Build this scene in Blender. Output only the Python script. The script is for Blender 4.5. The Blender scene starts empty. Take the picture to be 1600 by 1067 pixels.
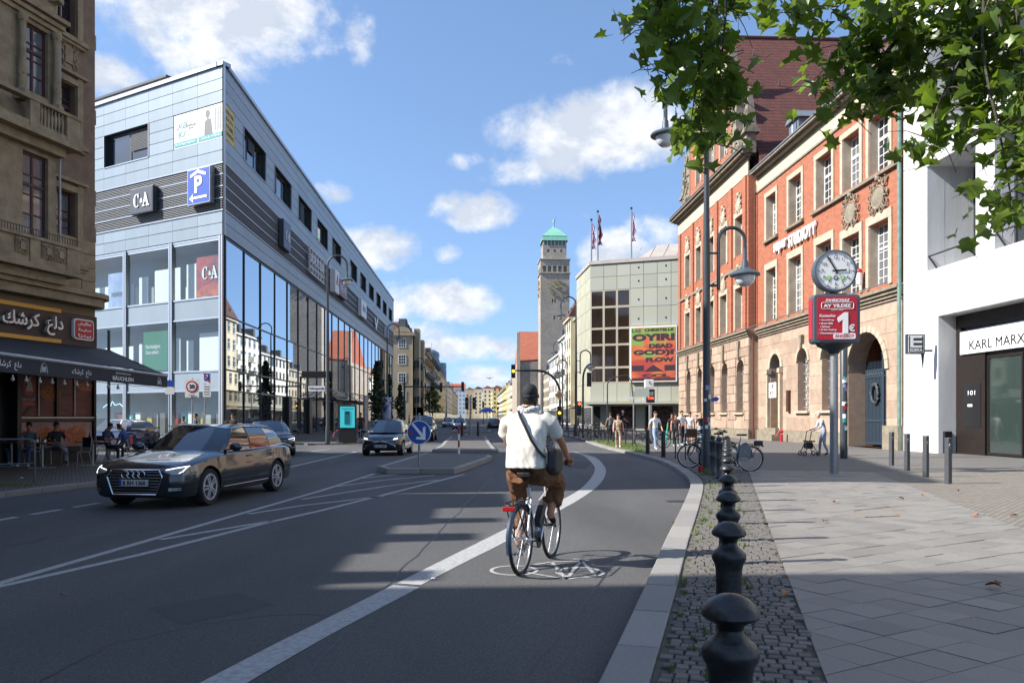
import bpy, bmesh, math, random
from mathutils import Vector, Matrix, noise
R = math.radians
S = bpy.context.scene
COL = S.collection
rnd = random.Random(7)
# ---------------------------------------------------------------- camera, sky, sun, exposure
F = 1244.4; HZ = 651.0; CH = 1.6; TH = math.atan(55/F)
cT, sT = math.cos(TH), math.sin(TH)
cam = bpy.data.cameras.new('camera'); camo = bpy.data.objects.new('camera', cam); COL.objects.link(camo)
cam.lens = 28; cam.sensor_width = 36; cam.sensor_fit = 'HORIZONTAL'; cam.shift_y = 117.5/1600
cam.clip_start = .1; cam.clip_end = 6000
camo.location = (0, 0, CH); camo.rotation_euler = (R(90), 0, -TH); S.camera = camo
SUN = Vector((-.990, -.1365, 0)).normalized()*math.cos(R(37.8)) + Vector((0, 0, math.sin(R(37.8))))
w = bpy.data.worlds.new('World'); S.world = w; w.use_nodes = True
nt = w.node_tree; nt.nodes.clear(); NN = nt.nodes.new; LK = nt.links.new
def wm_(op, a, b=None, c=None):
    n = NN('ShaderNodeMath'); n.operation = op
    for i, q in enumerate((a, b, c)):
        if q is None: continue
        if isinstance(q, (int, float)): n.inputs[i].default_value = q
        else: LK(q, n.inputs[i])
    return n.outputs[0]
sky = NN('ShaderNodeTexSky'); sky.sky_type = 'NISHITA'; sky.sun_disc = False
sky.sun_elevation = R(37.8); sky.sun_rotation = math.atan2(SUN.x, SUN.y)
sky.altitude = 30; sky.air_density = 1.0; sky.dust_density = .3; sky.ozone_density = 3.0
tc = NN('ShaderNodeTexCoord'); sep = NN('ShaderNodeSeparateXYZ'); LK(tc.outputs['Generated'], sep.inputs[0])
# keep the thick yellowish air right at the horizon thin: city horizon in the photo is pale blue
zz_ = wm_('ADD', wm_('MULTIPLY', sep.outputs[2], .80), .17); sc_ = NN('ShaderNodeCombineXYZ'); LK(sep.outputs[0], sc_.inputs[0]); LK(sep.outputs[1], sc_.inputs[1]); LK(zz_, sc_.inputs[2]); LK(sc_.outputs[0], sky.inputs[0])
# cloud coordinates: azimuth and height of the view direction, in units of the picture's pixels
az = wm_('ARCTAN2', sep.outputs[0], sep.outputs[1])
hyp = wm_('SQRT', wm_('ADD', wm_('MULTIPLY', sep.outputs[0], sep.outputs[0]), wm_('MULTIPLY', sep.outputs[1], sep.outputs[1])))
el = wm_('ARCTAN2', sep.outputs[2], hyp)
cb = NN('ShaderNodeCombineXYZ'); LK(az, cb.inputs[0]); LK(el, cb.inputs[1])
def nz_(scale, det, rough, dist=0, sx=1, sy=1):
    mp = NN('ShaderNodeMapping'); mp.inputs['Scale'].default_value = (sx, sy, 1); LK(cb.outputs[0], mp.inputs[0])
    n = NN('ShaderNodeTexNoise'); n.inputs['Scale'].default_value = scale; n.inputs['Detail'].default_value = det
    n.inputs['Roughness'].default_value = rough; n.inputs['Distortion'].default_value = dist; LK(mp.outputs[0], n.inputs['Vector'])
    return n.outputs['Fac']
nA = nz_(9, 8, .58, .3, 1, 1.5); nB = nz_(30, 6, .6)
def cloud(px, py, wx, wy, amp=1.0):
    a = math.atan((px-800)/F)+TH; e = math.atan((HZ-py)/math.hypot(F, px-800))
    k = wx/F*math.cos(a-TH)**2; q = wy/F
    dx = wm_('DIVIDE', wm_('SUBTRACT', az, a), k); dy = wm_('DIVIDE', wm_('SUBTRACT', el, e), q)
    r2 = wm_('ADD', wm_('MULTIPLY', dx, dx), wm_('MULTIPLY', dy, dy))
    return wm_('MULTIPLY', wm_('MAXIMUM', wm_('SUBTRACT', 1.0, r2), -3.0), amp)
cl = None
for c in ((300, 15, 245, 88, 1.2), (170, 118, 60, 35), (560, 45, 22, 40, .45), (925, 205, 160, 58, 1.5), (975, 172, 95, 44, 1.3), (1010, 235, 70, 30, .8), (850, 262, 100, 32, .9), (730, 252, 30, 16, .6), (745, 330, 84, 30, 1.1), (585, 385, 70, 34), (700, 395, 25, 16, .6),
          (700, 470, 95, 38, 1.2), (610, 480, 60, 34), (640, 520, 80, 26, .7), (960, 395, 62, 34, .9), (1030, 350, 40, 30, .5), (690, 545, 110, 26), (790, 545, 45, 20, .8), (760, 590, 90, 22, .8), (660, 600, 90, 30, .7), (520, 300, 20, 12, .2)):
    q = cloud(*c); cl = q if cl is None else wm_('MAXIMUM', cl, q)
# beyond the frame: the same kind of scattered cumulus
gen = wm_('MULTIPLY', wm_('SUBTRACT', nz_(2.3, 3, .5, 0, 1, 1.8), .53), 7)
outm = wm_('MINIMUM', wm_('MAXIMUM', wm_('MULTIPLY', wm_('SUBTRACT', wm_('ABSOLUTE', wm_('SUBTRACT', az, TH)), .62), 6), 0), 1)
genm = wm_('SUBTRACT', wm_('MULTIPLY', wm_('ADD', gen, 3.0), outm), 3.0)
cl = wm_('MAXIMUM', cl, genm)
dens = wm_('ADD', cl, wm_('ADD', wm_('MULTIPLY', wm_('SUBTRACT', nA, .5), 3.6), wm_('MULTIPLY', wm_('SUBTRACT', nB, .5), 1.3)))
rmp = NN('ShaderNodeMapRange'); rmp.interpolation_type = 'SMOOTHSTEP'; LK(dens, rmp.inputs['Value'])
rmp.inputs['From Min'].default_value = -.12; rmp.inputs['From Max'].default_value = 1.05
mask = rmp.outputs[0]
shade = NN('ShaderNodeMapRange'); LK(nz_(13, 6, .6, .2, 1, 1.6), shade.inputs['Value'])
shade.inputs['From Min'].default_value = .42; shade.inputs['From Max'].default_value = .62
cc = NN('ShaderNodeMix'); cc.data_type = 'RGBA'; LK(shade.outputs[0], cc.inputs[0])
cc.inputs[6].default_value = (5.6, 6.2, 7.2, 1); cc.inputs[7].default_value = (9.2, 9.3, 9.6, 1)
mx = NN('ShaderNodeMix'); mx.data_type = 'RGBA'; LK(mask, mx.inputs[0])
hs = NN('ShaderNodeHueSaturation'); hs.inputs['Saturation'].default_value = 1.0; hs.inputs['Value'].default_value = 2.05; LK(sky.outputs[0], hs.inputs['Color'])
LK(hs.outputs[0], mx.inputs[6]); LK(cc.outputs[2], mx.inputs[7])
bg = NN('ShaderNodeBackground'); bg.inputs['Strength'].default_value = .064; LK(mx.outputs[2], bg.inputs[0])
wo = NN('ShaderNodeOutputWorld'); LK(bg.outputs[0], wo.inputs[0])
sl = bpy.data.lights.new('sun', 'SUN'); sl.energy = 5.0; sl.angle = R(.53); sl.color = (1, .955, .89)
so = bpy.data.objects.new('sun', sl); COL.objects.link(so); so.rotation_euler = SUN.to_track_quat('Z', 'Y').to_euler(); so.location = SUN*100
S.view_settings.view_transform = 'Standard'; S.view_settings.look = 'None'; S.view_settings.gamma = 1
S.view_settings.exposure = .95; S.view_settings.use_curve_mapping = False
S.cycles.max_bounces = 6; S.cycles.transparent_max_bounces = 12; S.cycles.caustics_reflective = False; S.cycles.caustics_refractive = False
# ---------------------------------------------------------------- measuring helpers (photo pixel -> place in the street)
def ray(px, py):
    r = (px-800)/F
    return Vector((r*cT+sT, -r*sT+cT, (HZ-py)/F))
def g(px, py, z=0.): d = ray(px, py); return Vector((0, 0, CH))+d*((z-CH)/d.z)
def at(px, py, D): return Vector((0, 0, CH))+ray(px, py)*D
def W(r, D, z=0.): return Vector((r*cT+D*sT, -r*sT+D*cT, z))
def onx(px, x): return ray(px, HZ)*(x/ray(px, HZ).x)
class Fr:
    """a facade plane: origin, direction of u; depth v grows into the building"""
    def __init__(s, o, a): s.o = Vector((o[0], o[1], 0)); s.a = a; s.U = Vector((math.cos(a), math.sin(a), 0)); s.N = Vector((-math.sin(a), math.cos(a), 0))
    def P(s, u, v, z): return s.o+s.U*u+s.N*v+Vector((0, 0, z))
    def uv(s, px, py, v=0):
        d = ray(px, py); c = Vector((0, 0, CH)); q = s.o+s.N*v
        t = (q-c).dot(s.N)/d.dot(s.N); p = c+d*t
        return ((p-s.o).dot(s.U), p.z)
    def M(s): return Matrix.Translation(s.o) @ Matrix.Rotation(s.a, 4, 'Z')
# ---------------------------------------------------------------- object helpers
def lw(o):
    m = Matrix.Translation(o.location) @ o.rotation_euler.to_matrix().to_4x4() @ Matrix.Diagonal((*o.scale, 1))
    return lw(o.parent) @ m if o.parent else m
def tag(o, label=None, cat=None, group=None, kind=None):
    if label: o['label'] = label
    if cat: o['category'] = cat
    if group: o['group'] = group
    if kind: o['kind'] = kind
    return o
def thing(name, label, cat, loc=(0, 0, 0), rz=0, group=None):
    o = bpy.data.objects.new(name, None); COL.objects.link(o); o.location = loc; o.rotation_euler = (0, 0, rz); o.empty_display_size = .3
    return tag(o, label, cat, group)
def dup(o, loc=None, rz=None, label=None, group=None, parent=None, sc=None):
    c = o.copy(); COL.objects.link(c)
    if parent is not None: c.parent = parent
    if loc is not None: c.location = loc
    if rz is not None: c.rotation_euler = (o.rotation_euler.x, o.rotation_euler.y, rz)
    if sc: c.scale = (sc, sc, sc)
    if label: c['label'] = label
    if group: c['group'] = group
    for ch in list(o.children): dup(ch, parent=c)
    return c
def link(name, me, parent=None, loc=(0, 0, 0), rot=(0, 0, 0), mat=None):
    o = bpy.data.objects.new(name, me); COL.objects.link(o); o.parent = parent; o.location = loc; o.rotation_euler = rot
    return o
def clip(poly, p, n):
    out = []
    for i in range(len(poly)):
        a, b = poly[i], poly[(i+1) % len(poly)]; da = (a[0]-p[0])*n[0]+(a[1]-p[1])*n[1]; db = (b[0]-p[0])*n[0]+(b[1]-p[1])*n[1]
        if da >= 0: out.append(a)
        if (da >= 0) != (db >= 0): t = da/(da-db); out.append((a[0]+(b[0]-a[0])*t, a[1]+(b[1]-a[1])*t))
    return out
def V(*a): return Vector(a)
class MB:
    def __init__(s, M=None): s.v = []; s.f = []; s.mi = []; s.M = M; s.m = 0
    def add(s, vs, fs):
        b = len(s.v); M = s.M
        s.v += [tuple(M @ Vector(q)) if M else tuple(q) for q in vs]
        for f in fs: s.f.append([b+i for i in f]); s.mi.append(s.m)
        return s
    def box(s, x0, y0, z0, x1, y1, z1):
        return s.add([(x0, y0, z0), (x1, y0, z0), (x1, y1, z0), (x0, y1, z0), (x0, y0, z1), (x1, y0, z1), (x1, y1, z1), (x0, y1, z1)],
                     [(3, 2, 1, 0), (4, 5, 6, 7), (0, 1, 5, 4), (1, 2, 6, 5), (2, 3, 7, 6), (3, 0, 4, 7)])
    def cb(s, c, d): return s.box(c[0]-d[0]/2, c[1]-d[1]/2, c[2]-d[2]/2, c[0]+d[0]/2, c[1]+d[1]/2, c[2]+d[2]/2)
    def ob(s, c, d, M3):
        c = Vector(c); h = [Vector((x*d[0]/2, y*d[1]/2, z*d[2]/2)) for z in (-1, 1) for x, y in ((-1, -1), (1, -1), (1, 1), (-1, 1))]
        return s.add([c+M3 @ q for q in h], [(3, 2, 1, 0), (4, 5, 6, 7), (0, 1, 5, 4), (1, 2, 6, 5), (2, 3, 7, 6), (3, 0, 4, 7)])
    def bar(s, a, b, w, h=None, up=(0, 0, 1)):
        a = Vector(a); b = Vector(b); d = b-a; L = d.length; d.normalize(); up = Vector(up)
        x = d.cross(up)
        if x.length < 1e-4: x = d.cross(Vector((0, 1, 0)))
        x.normalize(); y = x.cross(d)
        return s.ob((a+b)/2, (w, L, h or w), Matrix((x, d, y)).transposed())
    def tube(s, pts, r, n=8, closed=False, caps=True):
        pts = [Vector(p) for p in pts]; N = len(pts); rs = r if isinstance(r, (list, tuple)) else [r]*N
        T = []
        for i in range(N):
            a = pts[(i-1) % N] if (closed or i > 0) else pts[i]; b = pts[(i+1) % N] if (closed or i < N-1) else pts[i]
            t = b-a; T.append(t.normalized() if t.length > 1e-9 else V(0, 0, 1))
        u = T[0].cross(V(0, 0, 1))
        if u.length < 1e-3: u = T[0].cross(V(0, 1, 0))
        u.normalize(); vs = []
        for i in range(N):
            u = u-T[i]*u.dot(T[i]); u.normalize(); q = T[i].cross(u)
            for k in range(n):
                a = 2*math.pi*k/n; vs.append(pts[i]+(u*math.cos(a)+q*math.sin(a))*rs[i])
        fs = []
        for i in range(N if closed else N-1):
            j = (i+1) % N
            for k in range(n): l = (k+1) % n; fs.append((i*n+k, i*n+l, j*n+l, j*n+k))
        if caps and not closed: fs.append(tuple(range(n))[::-1]); fs.append(tuple(range((N-1)*n, N*n)))
        return s.add(vs, fs)
    def cyl(s, a, b, r0, r1=None, n=12): return s.tube([a, b], [r0, r0 if r1 is None else r1], n)
    def lathe(s, prof, c=(0, 0, 0), n=16, ax=None):
        vs = []; c = Vector(c); Q = ax if ax is not None else Matrix.Identity(3)
        for r, z in prof:
            for k in range(n): a = 2*math.pi*k/n; vs.append(c+Q @ Vector((r*math.cos(a), r*math.sin(a), z)))
        fs = [(i*n+k, i*n+(k+1) % n, (i+1)*n+(k+1) % n, (i+1)*n+k) for i in range(len(prof)-1) for k in range(n)]
        fs.append(tuple(range(n))[::-1]); fs.append(tuple(range((len(prof)-1)*n, len(prof)*n)))
        return s.add(vs, fs)
    def ext(s, pts, vec):
        pts = [Vector(p) for p in pts]; vec = Vector(vec); n = len(pts)
        return s.add(pts+[p+vec for p in pts], [tuple(range(n))[::-1], tuple(range(n, 2*n))]+[(i, (i+1) % n, n+(i+1) % n, n+i) for i in range(n)])
    def prism(s, p2, z0, z1): return s.ext([(p[0], p[1], z0) for p in p2], (0, 0, z1-z0))
    def sph(s, c, r, n=10, m=6, sq=(1, 1, 1)):
        vs = []; c = Vector(c)
        for i in range(m+1):
            t = math.pi*i/m
            for k in range(n): a = 2*math.pi*k/n; vs.append(c+Vector((r*sq[0]*math.sin(t)*math.cos(a), r*sq[1]*math.sin(t)*math.sin(a), -r*sq[2]*math.cos(t))))
        return s.add(vs, [(i*n+k, i*n+(k+1) % n, (i+1)*n+(k+1) % n, (i+1)*n+k) for i in range(m) for k in range(n)])
    def fbox(s, fr, u0, u1, v0, v1, z0, z1):
        c = [fr.P(u, v, z) for z in (z0, z1) for u, v in ((u0, v0), (u1, v0), (u1, v1), (u0, v1))]
        return s.add(c, [(3, 2, 1, 0), (4, 5, 6, 7), (0, 1, 5, 4), (1, 2, 6, 5), (2, 3, 7, 6), (3, 0, 4, 7)])
    def mesh(s, name, mat=None, smooth=False, inv=None, off=None):
        me = bpy.data.meshes.new(name)
        vs = s.v
        if inv is not None: vs = [tuple(inv @ Vector(q)) for q in vs]
        elif off is not None: vs = [(q[0]-off[0], q[1]-off[1], q[2]-off[2]) for q in vs]
        me.from_pydata(vs, [], s.f)
        ms = mat if isinstance(mat, (list, tuple)) else [mat]
        for m in ms: me.materials.append(m)
        if len(ms) > 1: me.polygons.foreach_set('material_index', s.mi)
        if smooth:
            me.polygons.foreach_set('use_smooth', [True]*len(me.polygons)); me.set_sharp_from_angle(angle=R(smooth if smooth is not True else 40))
        me.validate(); return me
    def build(s, name, mat, parent=None, smooth=False, bevel=0, seg=2):
        if not s.v: return None
        if parent is not None: me = s.mesh(name, mat, smooth, inv=lw(parent).inverted()); o = link(name, me, parent)
        else:
            xs = [q[0] for q in s.v]; ys = [q[1] for q in s.v]; zs = [q[2] for q in s.v]
            c = ((min(xs)+max(xs))/2, (min(ys)+max(ys))/2, min(zs)); me = s.mesh(name, mat, smooth, off=c); o = link(name, me, None, c)
        if bevel:
            b = o.modifiers.new('bevel', 'BEVEL'); b.width = bevel; b.segments = seg; b.limit_method = 'ANGLE'; b.angle_limit = R(40)
            if not smooth: b.harden_normals = False
        return o
def wall(mb, fr, u0, u1, z0, z1, holes, dep=.3, v=0, back=False):
    """flat wall with openings (u0,u1,z0,z1[,arch rise]) and their reveals"""
    us = sorted({u0, u1, *[h[0] for h in holes], *[h[1] for h in holes]}); us = [u for u in us if u0 <= u <= u1]
    zs = sorted({z0, z1, *[h[2] for h in holes], *[h[3] for h in holes]}); zs = [q for q in zs if z0 <= q <= z1]
    for i in range(len(us)-1):
        run = None
        for j in range(len(zs)-1):
            uc = (us[i]+us[i+1])/2; zc = (zs[j]+zs[j+1])/2
            if any(h[0] < uc < h[1] and h[2] < zc < h[3] for h in holes):
                if run is not None: mb.add([fr.P(us[i], v, run), fr.P(us[i+1], v, run), fr.P(us[i+1], v, zs[j]), fr.P(us[i], v, zs[j])], [(0, 1, 2, 3)]); run = None
            elif run is None: run = zs[j]
        if run is not None: mb.add([fr.P(us[i], v, run), fr.P(us[i+1], v, run), fr.P(us[i+1], v, zs[-1]), fr.P(us[i], v, zs[-1])], [(0, 1, 2, 3)])
    for h in holes:
        a, b, c, d = h[:4]; rise = h[4] if len(h) > 4 else 0; t = v+dep; top = []
        if rise:
            n = 10
            for k in range(n+1):
                an = math.pi*(1-k/n); top.append(((a+b)/2+(b-a)/2*math.cos(an), d-rise+rise*math.sin(an)))
            for k in range(n):
                (ua, za), (ub, zb) = top[k], top[k+1]
                mb.add([fr.P(ua, v, za), fr.P(ub, v, zb), fr.P(ub, v, d), fr.P(ua, v, d)], [(0, 1, 2, 3)])
        else: top = [(a, d), (b, d)]
        out = [(a, c)]+top+[(b, c)]; n = len(out)
        for k in range(n):
            p, q = out[k], out[(k+1) % n]
            mb.add([fr.P(p[0], v, p[1]), fr.P(p[0], t, p[1]), fr.P(q[0], t, q[1]), fr.P(q[0], v, q[1])], [(0, 1, 2, 3)])
    return mb
# ---------------------------------------------------------------- materials
def C(h):
    h = h.lstrip('#'); r = []
    for i in (0, 2, 4):
        c = int(h[i:i+2], 16)/255; r.append(c/12.92 if c <= .04045 else ((c+.055)/1.055)**2.4)
    return (*r, 1)
MT = {}
def mat(name, col, rough=.6, metal=0, ns=0, na=.25, col2=None, bs=0, bd=.1, emit=0, spec=.5, coat=0, vary=0, coord='Object', sub=0, stretch=None, det=4, lo=.35, hi=.65):
    """principled material: base colour broken up by noise (ns scale, towards col2 by na), bump (bs scale, bd strength)"""
    if name in MT: return MT[name]
    if isinstance(col, str): col = C(col)
    if isinstance(col2, str): col2 = C(col2)
    m = bpy.data.materials.new(name); m.use_nodes = True; t = m.node_tree; p = t.nodes['Principled BSDF']; MT[name] = m
    p.inputs['Base Color'].default_value = col; p.inputs['Roughness'].default_value = rough; p.inputs['Metallic'].default_value = metal
    p.inputs['Specular IOR Level'].default_value = spec; p.inputs['Coat Weight'].default_value = coat; p.inputs['Coat Roughness'].default_value = .04
    if emit: p.inputs['Emission Color'].default_value = col; p.inputs['Emission Strength'].default_value = emit
    cd = t.nodes.new('ShaderNodeTexCoord'); src = cd.outputs[coord]
    if stretch: mp = t.nodes.new('ShaderNodeMapping'); mp.inputs['Scale'].default_value = stretch; t.links.new(src, mp.inputs[0]); src = mp.outputs[0]
    out = None
    if ns:
        n = t.nodes.new('ShaderNodeTexNoise'); n.inputs['Scale'].default_value = ns; n.inputs['Detail'].default_value = det; n.inputs['Roughness'].default_value = .65; t.links.new(src, n.inputs['Vector'])
        r = t.nodes.new('ShaderNodeMapRange'); r.inputs['From Min'].default_value = lo; r.inputs['From Max'].default_value = hi; r.inputs['To Max'].default_value = na; t.links.new(n.outputs['Fac'], r.inputs['Value'])
        x = t.nodes.new('ShaderNodeMix'); x.data_type = 'RGBA'; t.links.new(r.outputs[0], x.inputs[0])
        x.inputs[6].default_value = col; x.inputs[7].default_value = col2 or (col[0]*.3, col[1]*.3, col[2]*.3, 1); out = x.outputs[2]
    if vary:
        oi = t.nodes.new('ShaderNodeObjectInfo'); r = t.nodes.new('ShaderNodeMapRange'); r.inputs['To Min'].default_value = 1-vary; r.inputs['To Max'].default_value = 1+vary; t.links.new(oi.outputs['Random'], r.inputs['Value'])
        h = t.nodes.new('ShaderNodeHueSaturation'); t.links.new(r.outputs[0], h.inputs['Value'])
        if out: t.links.new(out, h.inputs['Color'])
        else: h.inputs['Color'].default_value = col
        out = h.outputs[0]
    if out: t.links.new(out, p.inputs['Base Color'])
    if bs:
        n = t.nodes.new('ShaderNodeTexNoise'); n.inputs['Scale'].default_value = bs; n.inputs['Detail'].default_value = 3; t.links.new(src, n.inputs['Vector'])
        b = t.nodes.new('ShaderNodeBump'); b.inputs['Strength'].default_value = bd; b.inputs['Distance'].default_value = .02; t.links.new(n.outputs['Fac'], b.inputs['Height']); t.links.new(b.outputs[0], p.inputs['Normal'])
    return m
def brickmat(name, c1, c2, mortar, bw, bh, rough=.8, mw=.01, off=.5, bump=.3, ns=1.5, na=.3, axes='XZ', rot=0, dirt=None):
    """bonded pattern in object space: used only where pieces are under ten pixels"""
    m = bpy.data.materials.new(name); m.use_nodes = True; t = m.node_tree; p = t.nodes['Principled BSDF']; p.inputs['Roughness'].default_value = rough; MT[name] = m
    cd = t.nodes.new('ShaderNodeTexCoord'); sp = t.nodes.new('ShaderNodeSeparateXYZ'); cbn = t.nodes.new('ShaderNodeCombineXYZ')
    src = cd.outputs['Object']
    if rot: mp = t.nodes.new('ShaderNodeMapping'); mp.inputs['Rotation'].default_value = (0, 0, rot); t.links.new(src, mp.inputs[0]); src = mp.outputs[0]
    t.links.new(src, sp.inputs[0])
    if axes == 'XYZ':   # facades at any angle: run along x+y
        ad = t.nodes.new('ShaderNodeMath'); ad.operation = 'ADD'; t.links.new(sp.outputs[0], ad.inputs[0]); t.links.new(sp.outputs[1], ad.inputs[1]); t.links.new(ad.outputs[0], cbn.inputs[0]); t.links.new(sp.outputs[2], cbn.inputs[1])
    else: t.links.new(sp.outputs['XYZ'.index(axes[0])], cbn.inputs[0]); t.links.new(sp.outputs['XYZ'.index(axes[1])], cbn.inputs[1])
    b = t.nodes.new('ShaderNodeTexBrick'); b.offset = off; b.inputs['Scale'].default_value = 1; b.inputs['Brick Width'].default_value = bw; b.inputs['Row Height'].default_value = bh; b.inputs['Mortar Size'].default_value = mw; b.inputs['Mortar Smooth'].default_value = .1
    b.inputs['Color1'].default_value = C(c1); b.inputs['Color2'].default_value = C(c2); b.inputs['Mortar'].default_value = C(mortar); t.links.new(cbn.outputs[0], b.inputs['Vector'])
    n = t.nodes.new('ShaderNodeTexNoise'); n.inputs['Scale'].default_value = ns; n.inputs['Detail'].default_value = 6; t.links.new(src, n.inputs['Vector'])
    r = t.nodes.new('ShaderNodeMapRange'); r.inputs['From Min'].default_value = .4; r.inputs['From Max'].default_value = .7; r.inputs['To Max'].default_value = na; t.links.new(n.outputs['Fac'], r.inputs['Value'])
    x = t.nodes.new('ShaderNodeMix'); x.data_type = 'RGBA'; t.links.new(r.outputs[0], x.inputs[0]); t.links.new(b.outputs['Color'], x.inputs[6]); x.inputs[7].default_value = C(dirt or mortar); t.links.new(x.outputs[2], p.inputs['Base Color'])
    bp = t.nodes.new('ShaderNodeBump'); bp.invert = True; bp.inputs['Strength'].default_value = bump; bp.inputs['Distance'].default_value = .02; t.links.new(b.outputs['Fac'], bp.inputs['Height']); t.links.new(bp.outputs[0], p.inputs['Normal'])
    return m
def seethrough(name, tint=(.85, .9, .9), refl=.18, rough=.02):
    m = bpy.data.materials.new(name); m.use_nodes = True; t = m.node_tree; t.nodes.clear(); MT[name] = m
    a = t.nodes.new('ShaderNodeBsdfTransparent'); a.inputs[0].default_value = (*tint, 1); b = t.nodes.new('ShaderNodeBsdfGlossy'); b.inputs['Roughness'].default_value = rough
    f = t.nodes.new('ShaderNodeLayerWeight'); f.inputs[0].default_value = .5; pw = t.nodes.new('ShaderNodeMath'); pw.operation = 'POWER'; t.links.new(f.outputs['Facing'], pw.inputs[0]); pw.inputs[1].default_value = 3.5; ad = t.nodes.new('ShaderNodeMath'); ad.operation = 'ADD'; ad.use_clamp = True; t.links.new(pw.outputs[0], ad.inputs[0]); ad.inputs[1].default_value = refl
    x = t.nodes.new('ShaderNodeMixShader'); t.links.new(ad.outputs[0], x.inputs[0]); t.links.new(a.outputs[0], x.inputs[1]); t.links.new(b.outputs[0], x.inputs[2])
    o = t.nodes.new('ShaderNodeOutputMaterial'); t.links.new(x.outputs[0], o.inputs[0]); return m
def text(s, size, m, parent, M, name='lettering', ext=.004, bold=0, sx=1, align='CENTER', shear=0, spacing=1, label=None, res=3, fit=None):
    """lettering as a mesh; M world matrix: local x along the writing, local y up; fit = target width"""
    cu = bpy.data.curves.new('txt', 'FONT'); cu.body = s; cu.size = size; cu.extrude = ext; cu.offset = bold; cu.align_x = align; cu.align_y = 'CENTER'; cu.shear = shear; cu.space_character = spacing; cu.resolution_u = res
    o = bpy.data.objects.new('txt', cu); COL.objects.link(o); dg = bpy.context.evaluated_depsgraph_get()
    me = bpy.data.meshes.new_from_object(o.evaluated_get(dg)); bpy.data.objects.remove(o); bpy.data.curves.remove(cu)
    if not len(me.vertices): return None
    if fit:
        xs = [v.co.x for v in me.vertices]; ys = [v.co.y for v in me.vertices]; w_ = max(xs)-min(xs); cx = (max(xs)+min(xs))/2; cy = (max(ys)+min(ys))/2; hh = max(ys)-min(ys)
        fw, fh = fit if isinstance(fit, tuple) else (fit, None)
        for v in me.vertices: v.co.x = (v.co.x-cx)*fw/w_; v.co.y = (v.co.y-cy)*(fh/hh if fh else 1)
    elif sx != 1:
        for v in me.vertices: v.co.x *= sx
    inv = lw(parent).inverted() if parent else Matrix.Identity(4)
    me.transform(inv @ M); me.materials.clear(); me.materials.append(m)
    q = link(name, me, parent)
    if label: q['label'] = label
    return q
def TM(fr, u, v, z, tilt=0):
    """matrix for lettering on a facade plane"""
    return Matrix.Translation(fr.P(u, v, z)) @ Matrix.Rotation(fr.a, 4, 'Z') @ Matrix.Rotation(R(90), 4, 'X') @ Matrix.Rotation(tilt, 4, 'Z')
WC = {}
def window(bld, fr, u, z, w_, h_, nx=2, nz=2, v=.2, fm=None, pm=None, bw=.07, mw=.04, tr=None, trm=.09, arch=0, name='window', dep=.08):
    """window part (frame and bars) with its pane as sub-part; meshes shared between alike windows"""
    key = (round(w_, 3), round(h_, 3), nx, nz, fm.name, pm.name, tr, bw, arch, mw)
    if key not in WC:
        a = MB(); a.box(0, 0, 0, bw, dep, h_); a.box(w_-bw, 0, 0, w_, dep, h_); a.box(bw, 0, 0, w_-bw, dep, bw); a.box(bw, 0, h_-bw, w_-bw, dep, h_)
        if arch:
            for k in range(8):
                a0, a1 = math.pi*k/8, math.pi*(k+1)/8; rr = w_/2; c = h_-arch
                a.add([(w_/2+rr*math.cos(q)*e, 0, c+arch*math.sin(q)*e) for q, e in ((a0, 1), (a1, 1), (a1, .86), (a0, .86))], [(0, 1, 2, 3)])
        tz = h_*tr if tr else None
        if tz: a.box(bw, -.012, tz-trm/2, w_-bw, dep-.004, tz+trm/2)
        for i in range(1, nx): x = bw+(w_-2*bw)*i/nx; q = (mw*1.8 if i*2 == nx else mw)/2; a.box(x-q, .004, bw, x+q, dep-.008, h_-bw)
        zz = [bw+(h_-2*bw)*j/nz for j in range(1, nz)]
        for q in zz:
            if tz and abs(q-tz) < .1: continue
            a.box(bw, .008, q-mw/2, w_-bw, dep-.012, q+mw/2)
        b = MB(); b.box(bw*.5, dep*.5, bw*.5, w_-bw*.5, dep*.6, h_-bw*.5)
        WC[key] = (a.mesh(name, fm), b.mesh('pane', pm))
    a, b = WC[key]; p = fr.P(u, v, z)
    iv = lw(bld).inverted(); p = iv @ p; rz = fr.a-bld.rotation_euler.z
    o = link(name, a, bld, p, (0, 0, rz)); link('pane', b, o); return o
def arc(c, r, a0, a1, n, ax='xz'):
    out = []
    for i in range(n+1):
        a = a0+(a1-a0)*i/n; out.append((c[0]+r*math.cos(a), c[1], c[2]+r*math.sin(a)) if ax == 'xz' else (c[0], c[1]+r*math.cos(a), c[2]+r*math.sin(a)))
    return out
# ================================================================ MATERIALS OF THE GROUND
m_asph = mat('asphalt', (.063, .062, .062, 1), .78, ns=60, na=.85, col2=(.15, .15, .148, 1), bs=220, bd=.7, lo=.42, hi=.72)
t = m_asph.node_tree; p = t.nodes['Principled BSDF']; old = p.inputs['Base Color'].links[0].from_socket
n = t.nodes.new('ShaderNodeTexNoise'); n.inputs['Scale'].default_value = .35; n.inputs['Detail'].default_value = 5; cd = t.nodes.new('ShaderNodeTexCoord')
mp = t.nodes.new('ShaderNodeMapping'); mp.inputs['Scale'].default_value = (1.6, .35, 1); t.links.new(cd.outputs['Object'], mp.inputs[0]); t.links.new(mp.outputs[0], n.inputs['Vector'])
r = t.nodes.new('ShaderNodeMapRange'); r.inputs['From Min'].default_value = .3; r.inputs['From Max'].default_value = .7; r.inputs['To Min'].default_value = .72; r.inputs['To Max'].default_value = 1.3; t.links.new(n.outputs['Fac'], r.inputs['Value'])
h = t.nodes.new('ShaderNodeHueSaturation'); t.links.new(r.outputs[0], h.inputs['Value']); t.links.new(old, h.inputs['Color']); t.links.new(h.outputs[0], p.inputs['Base Color'])
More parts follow.
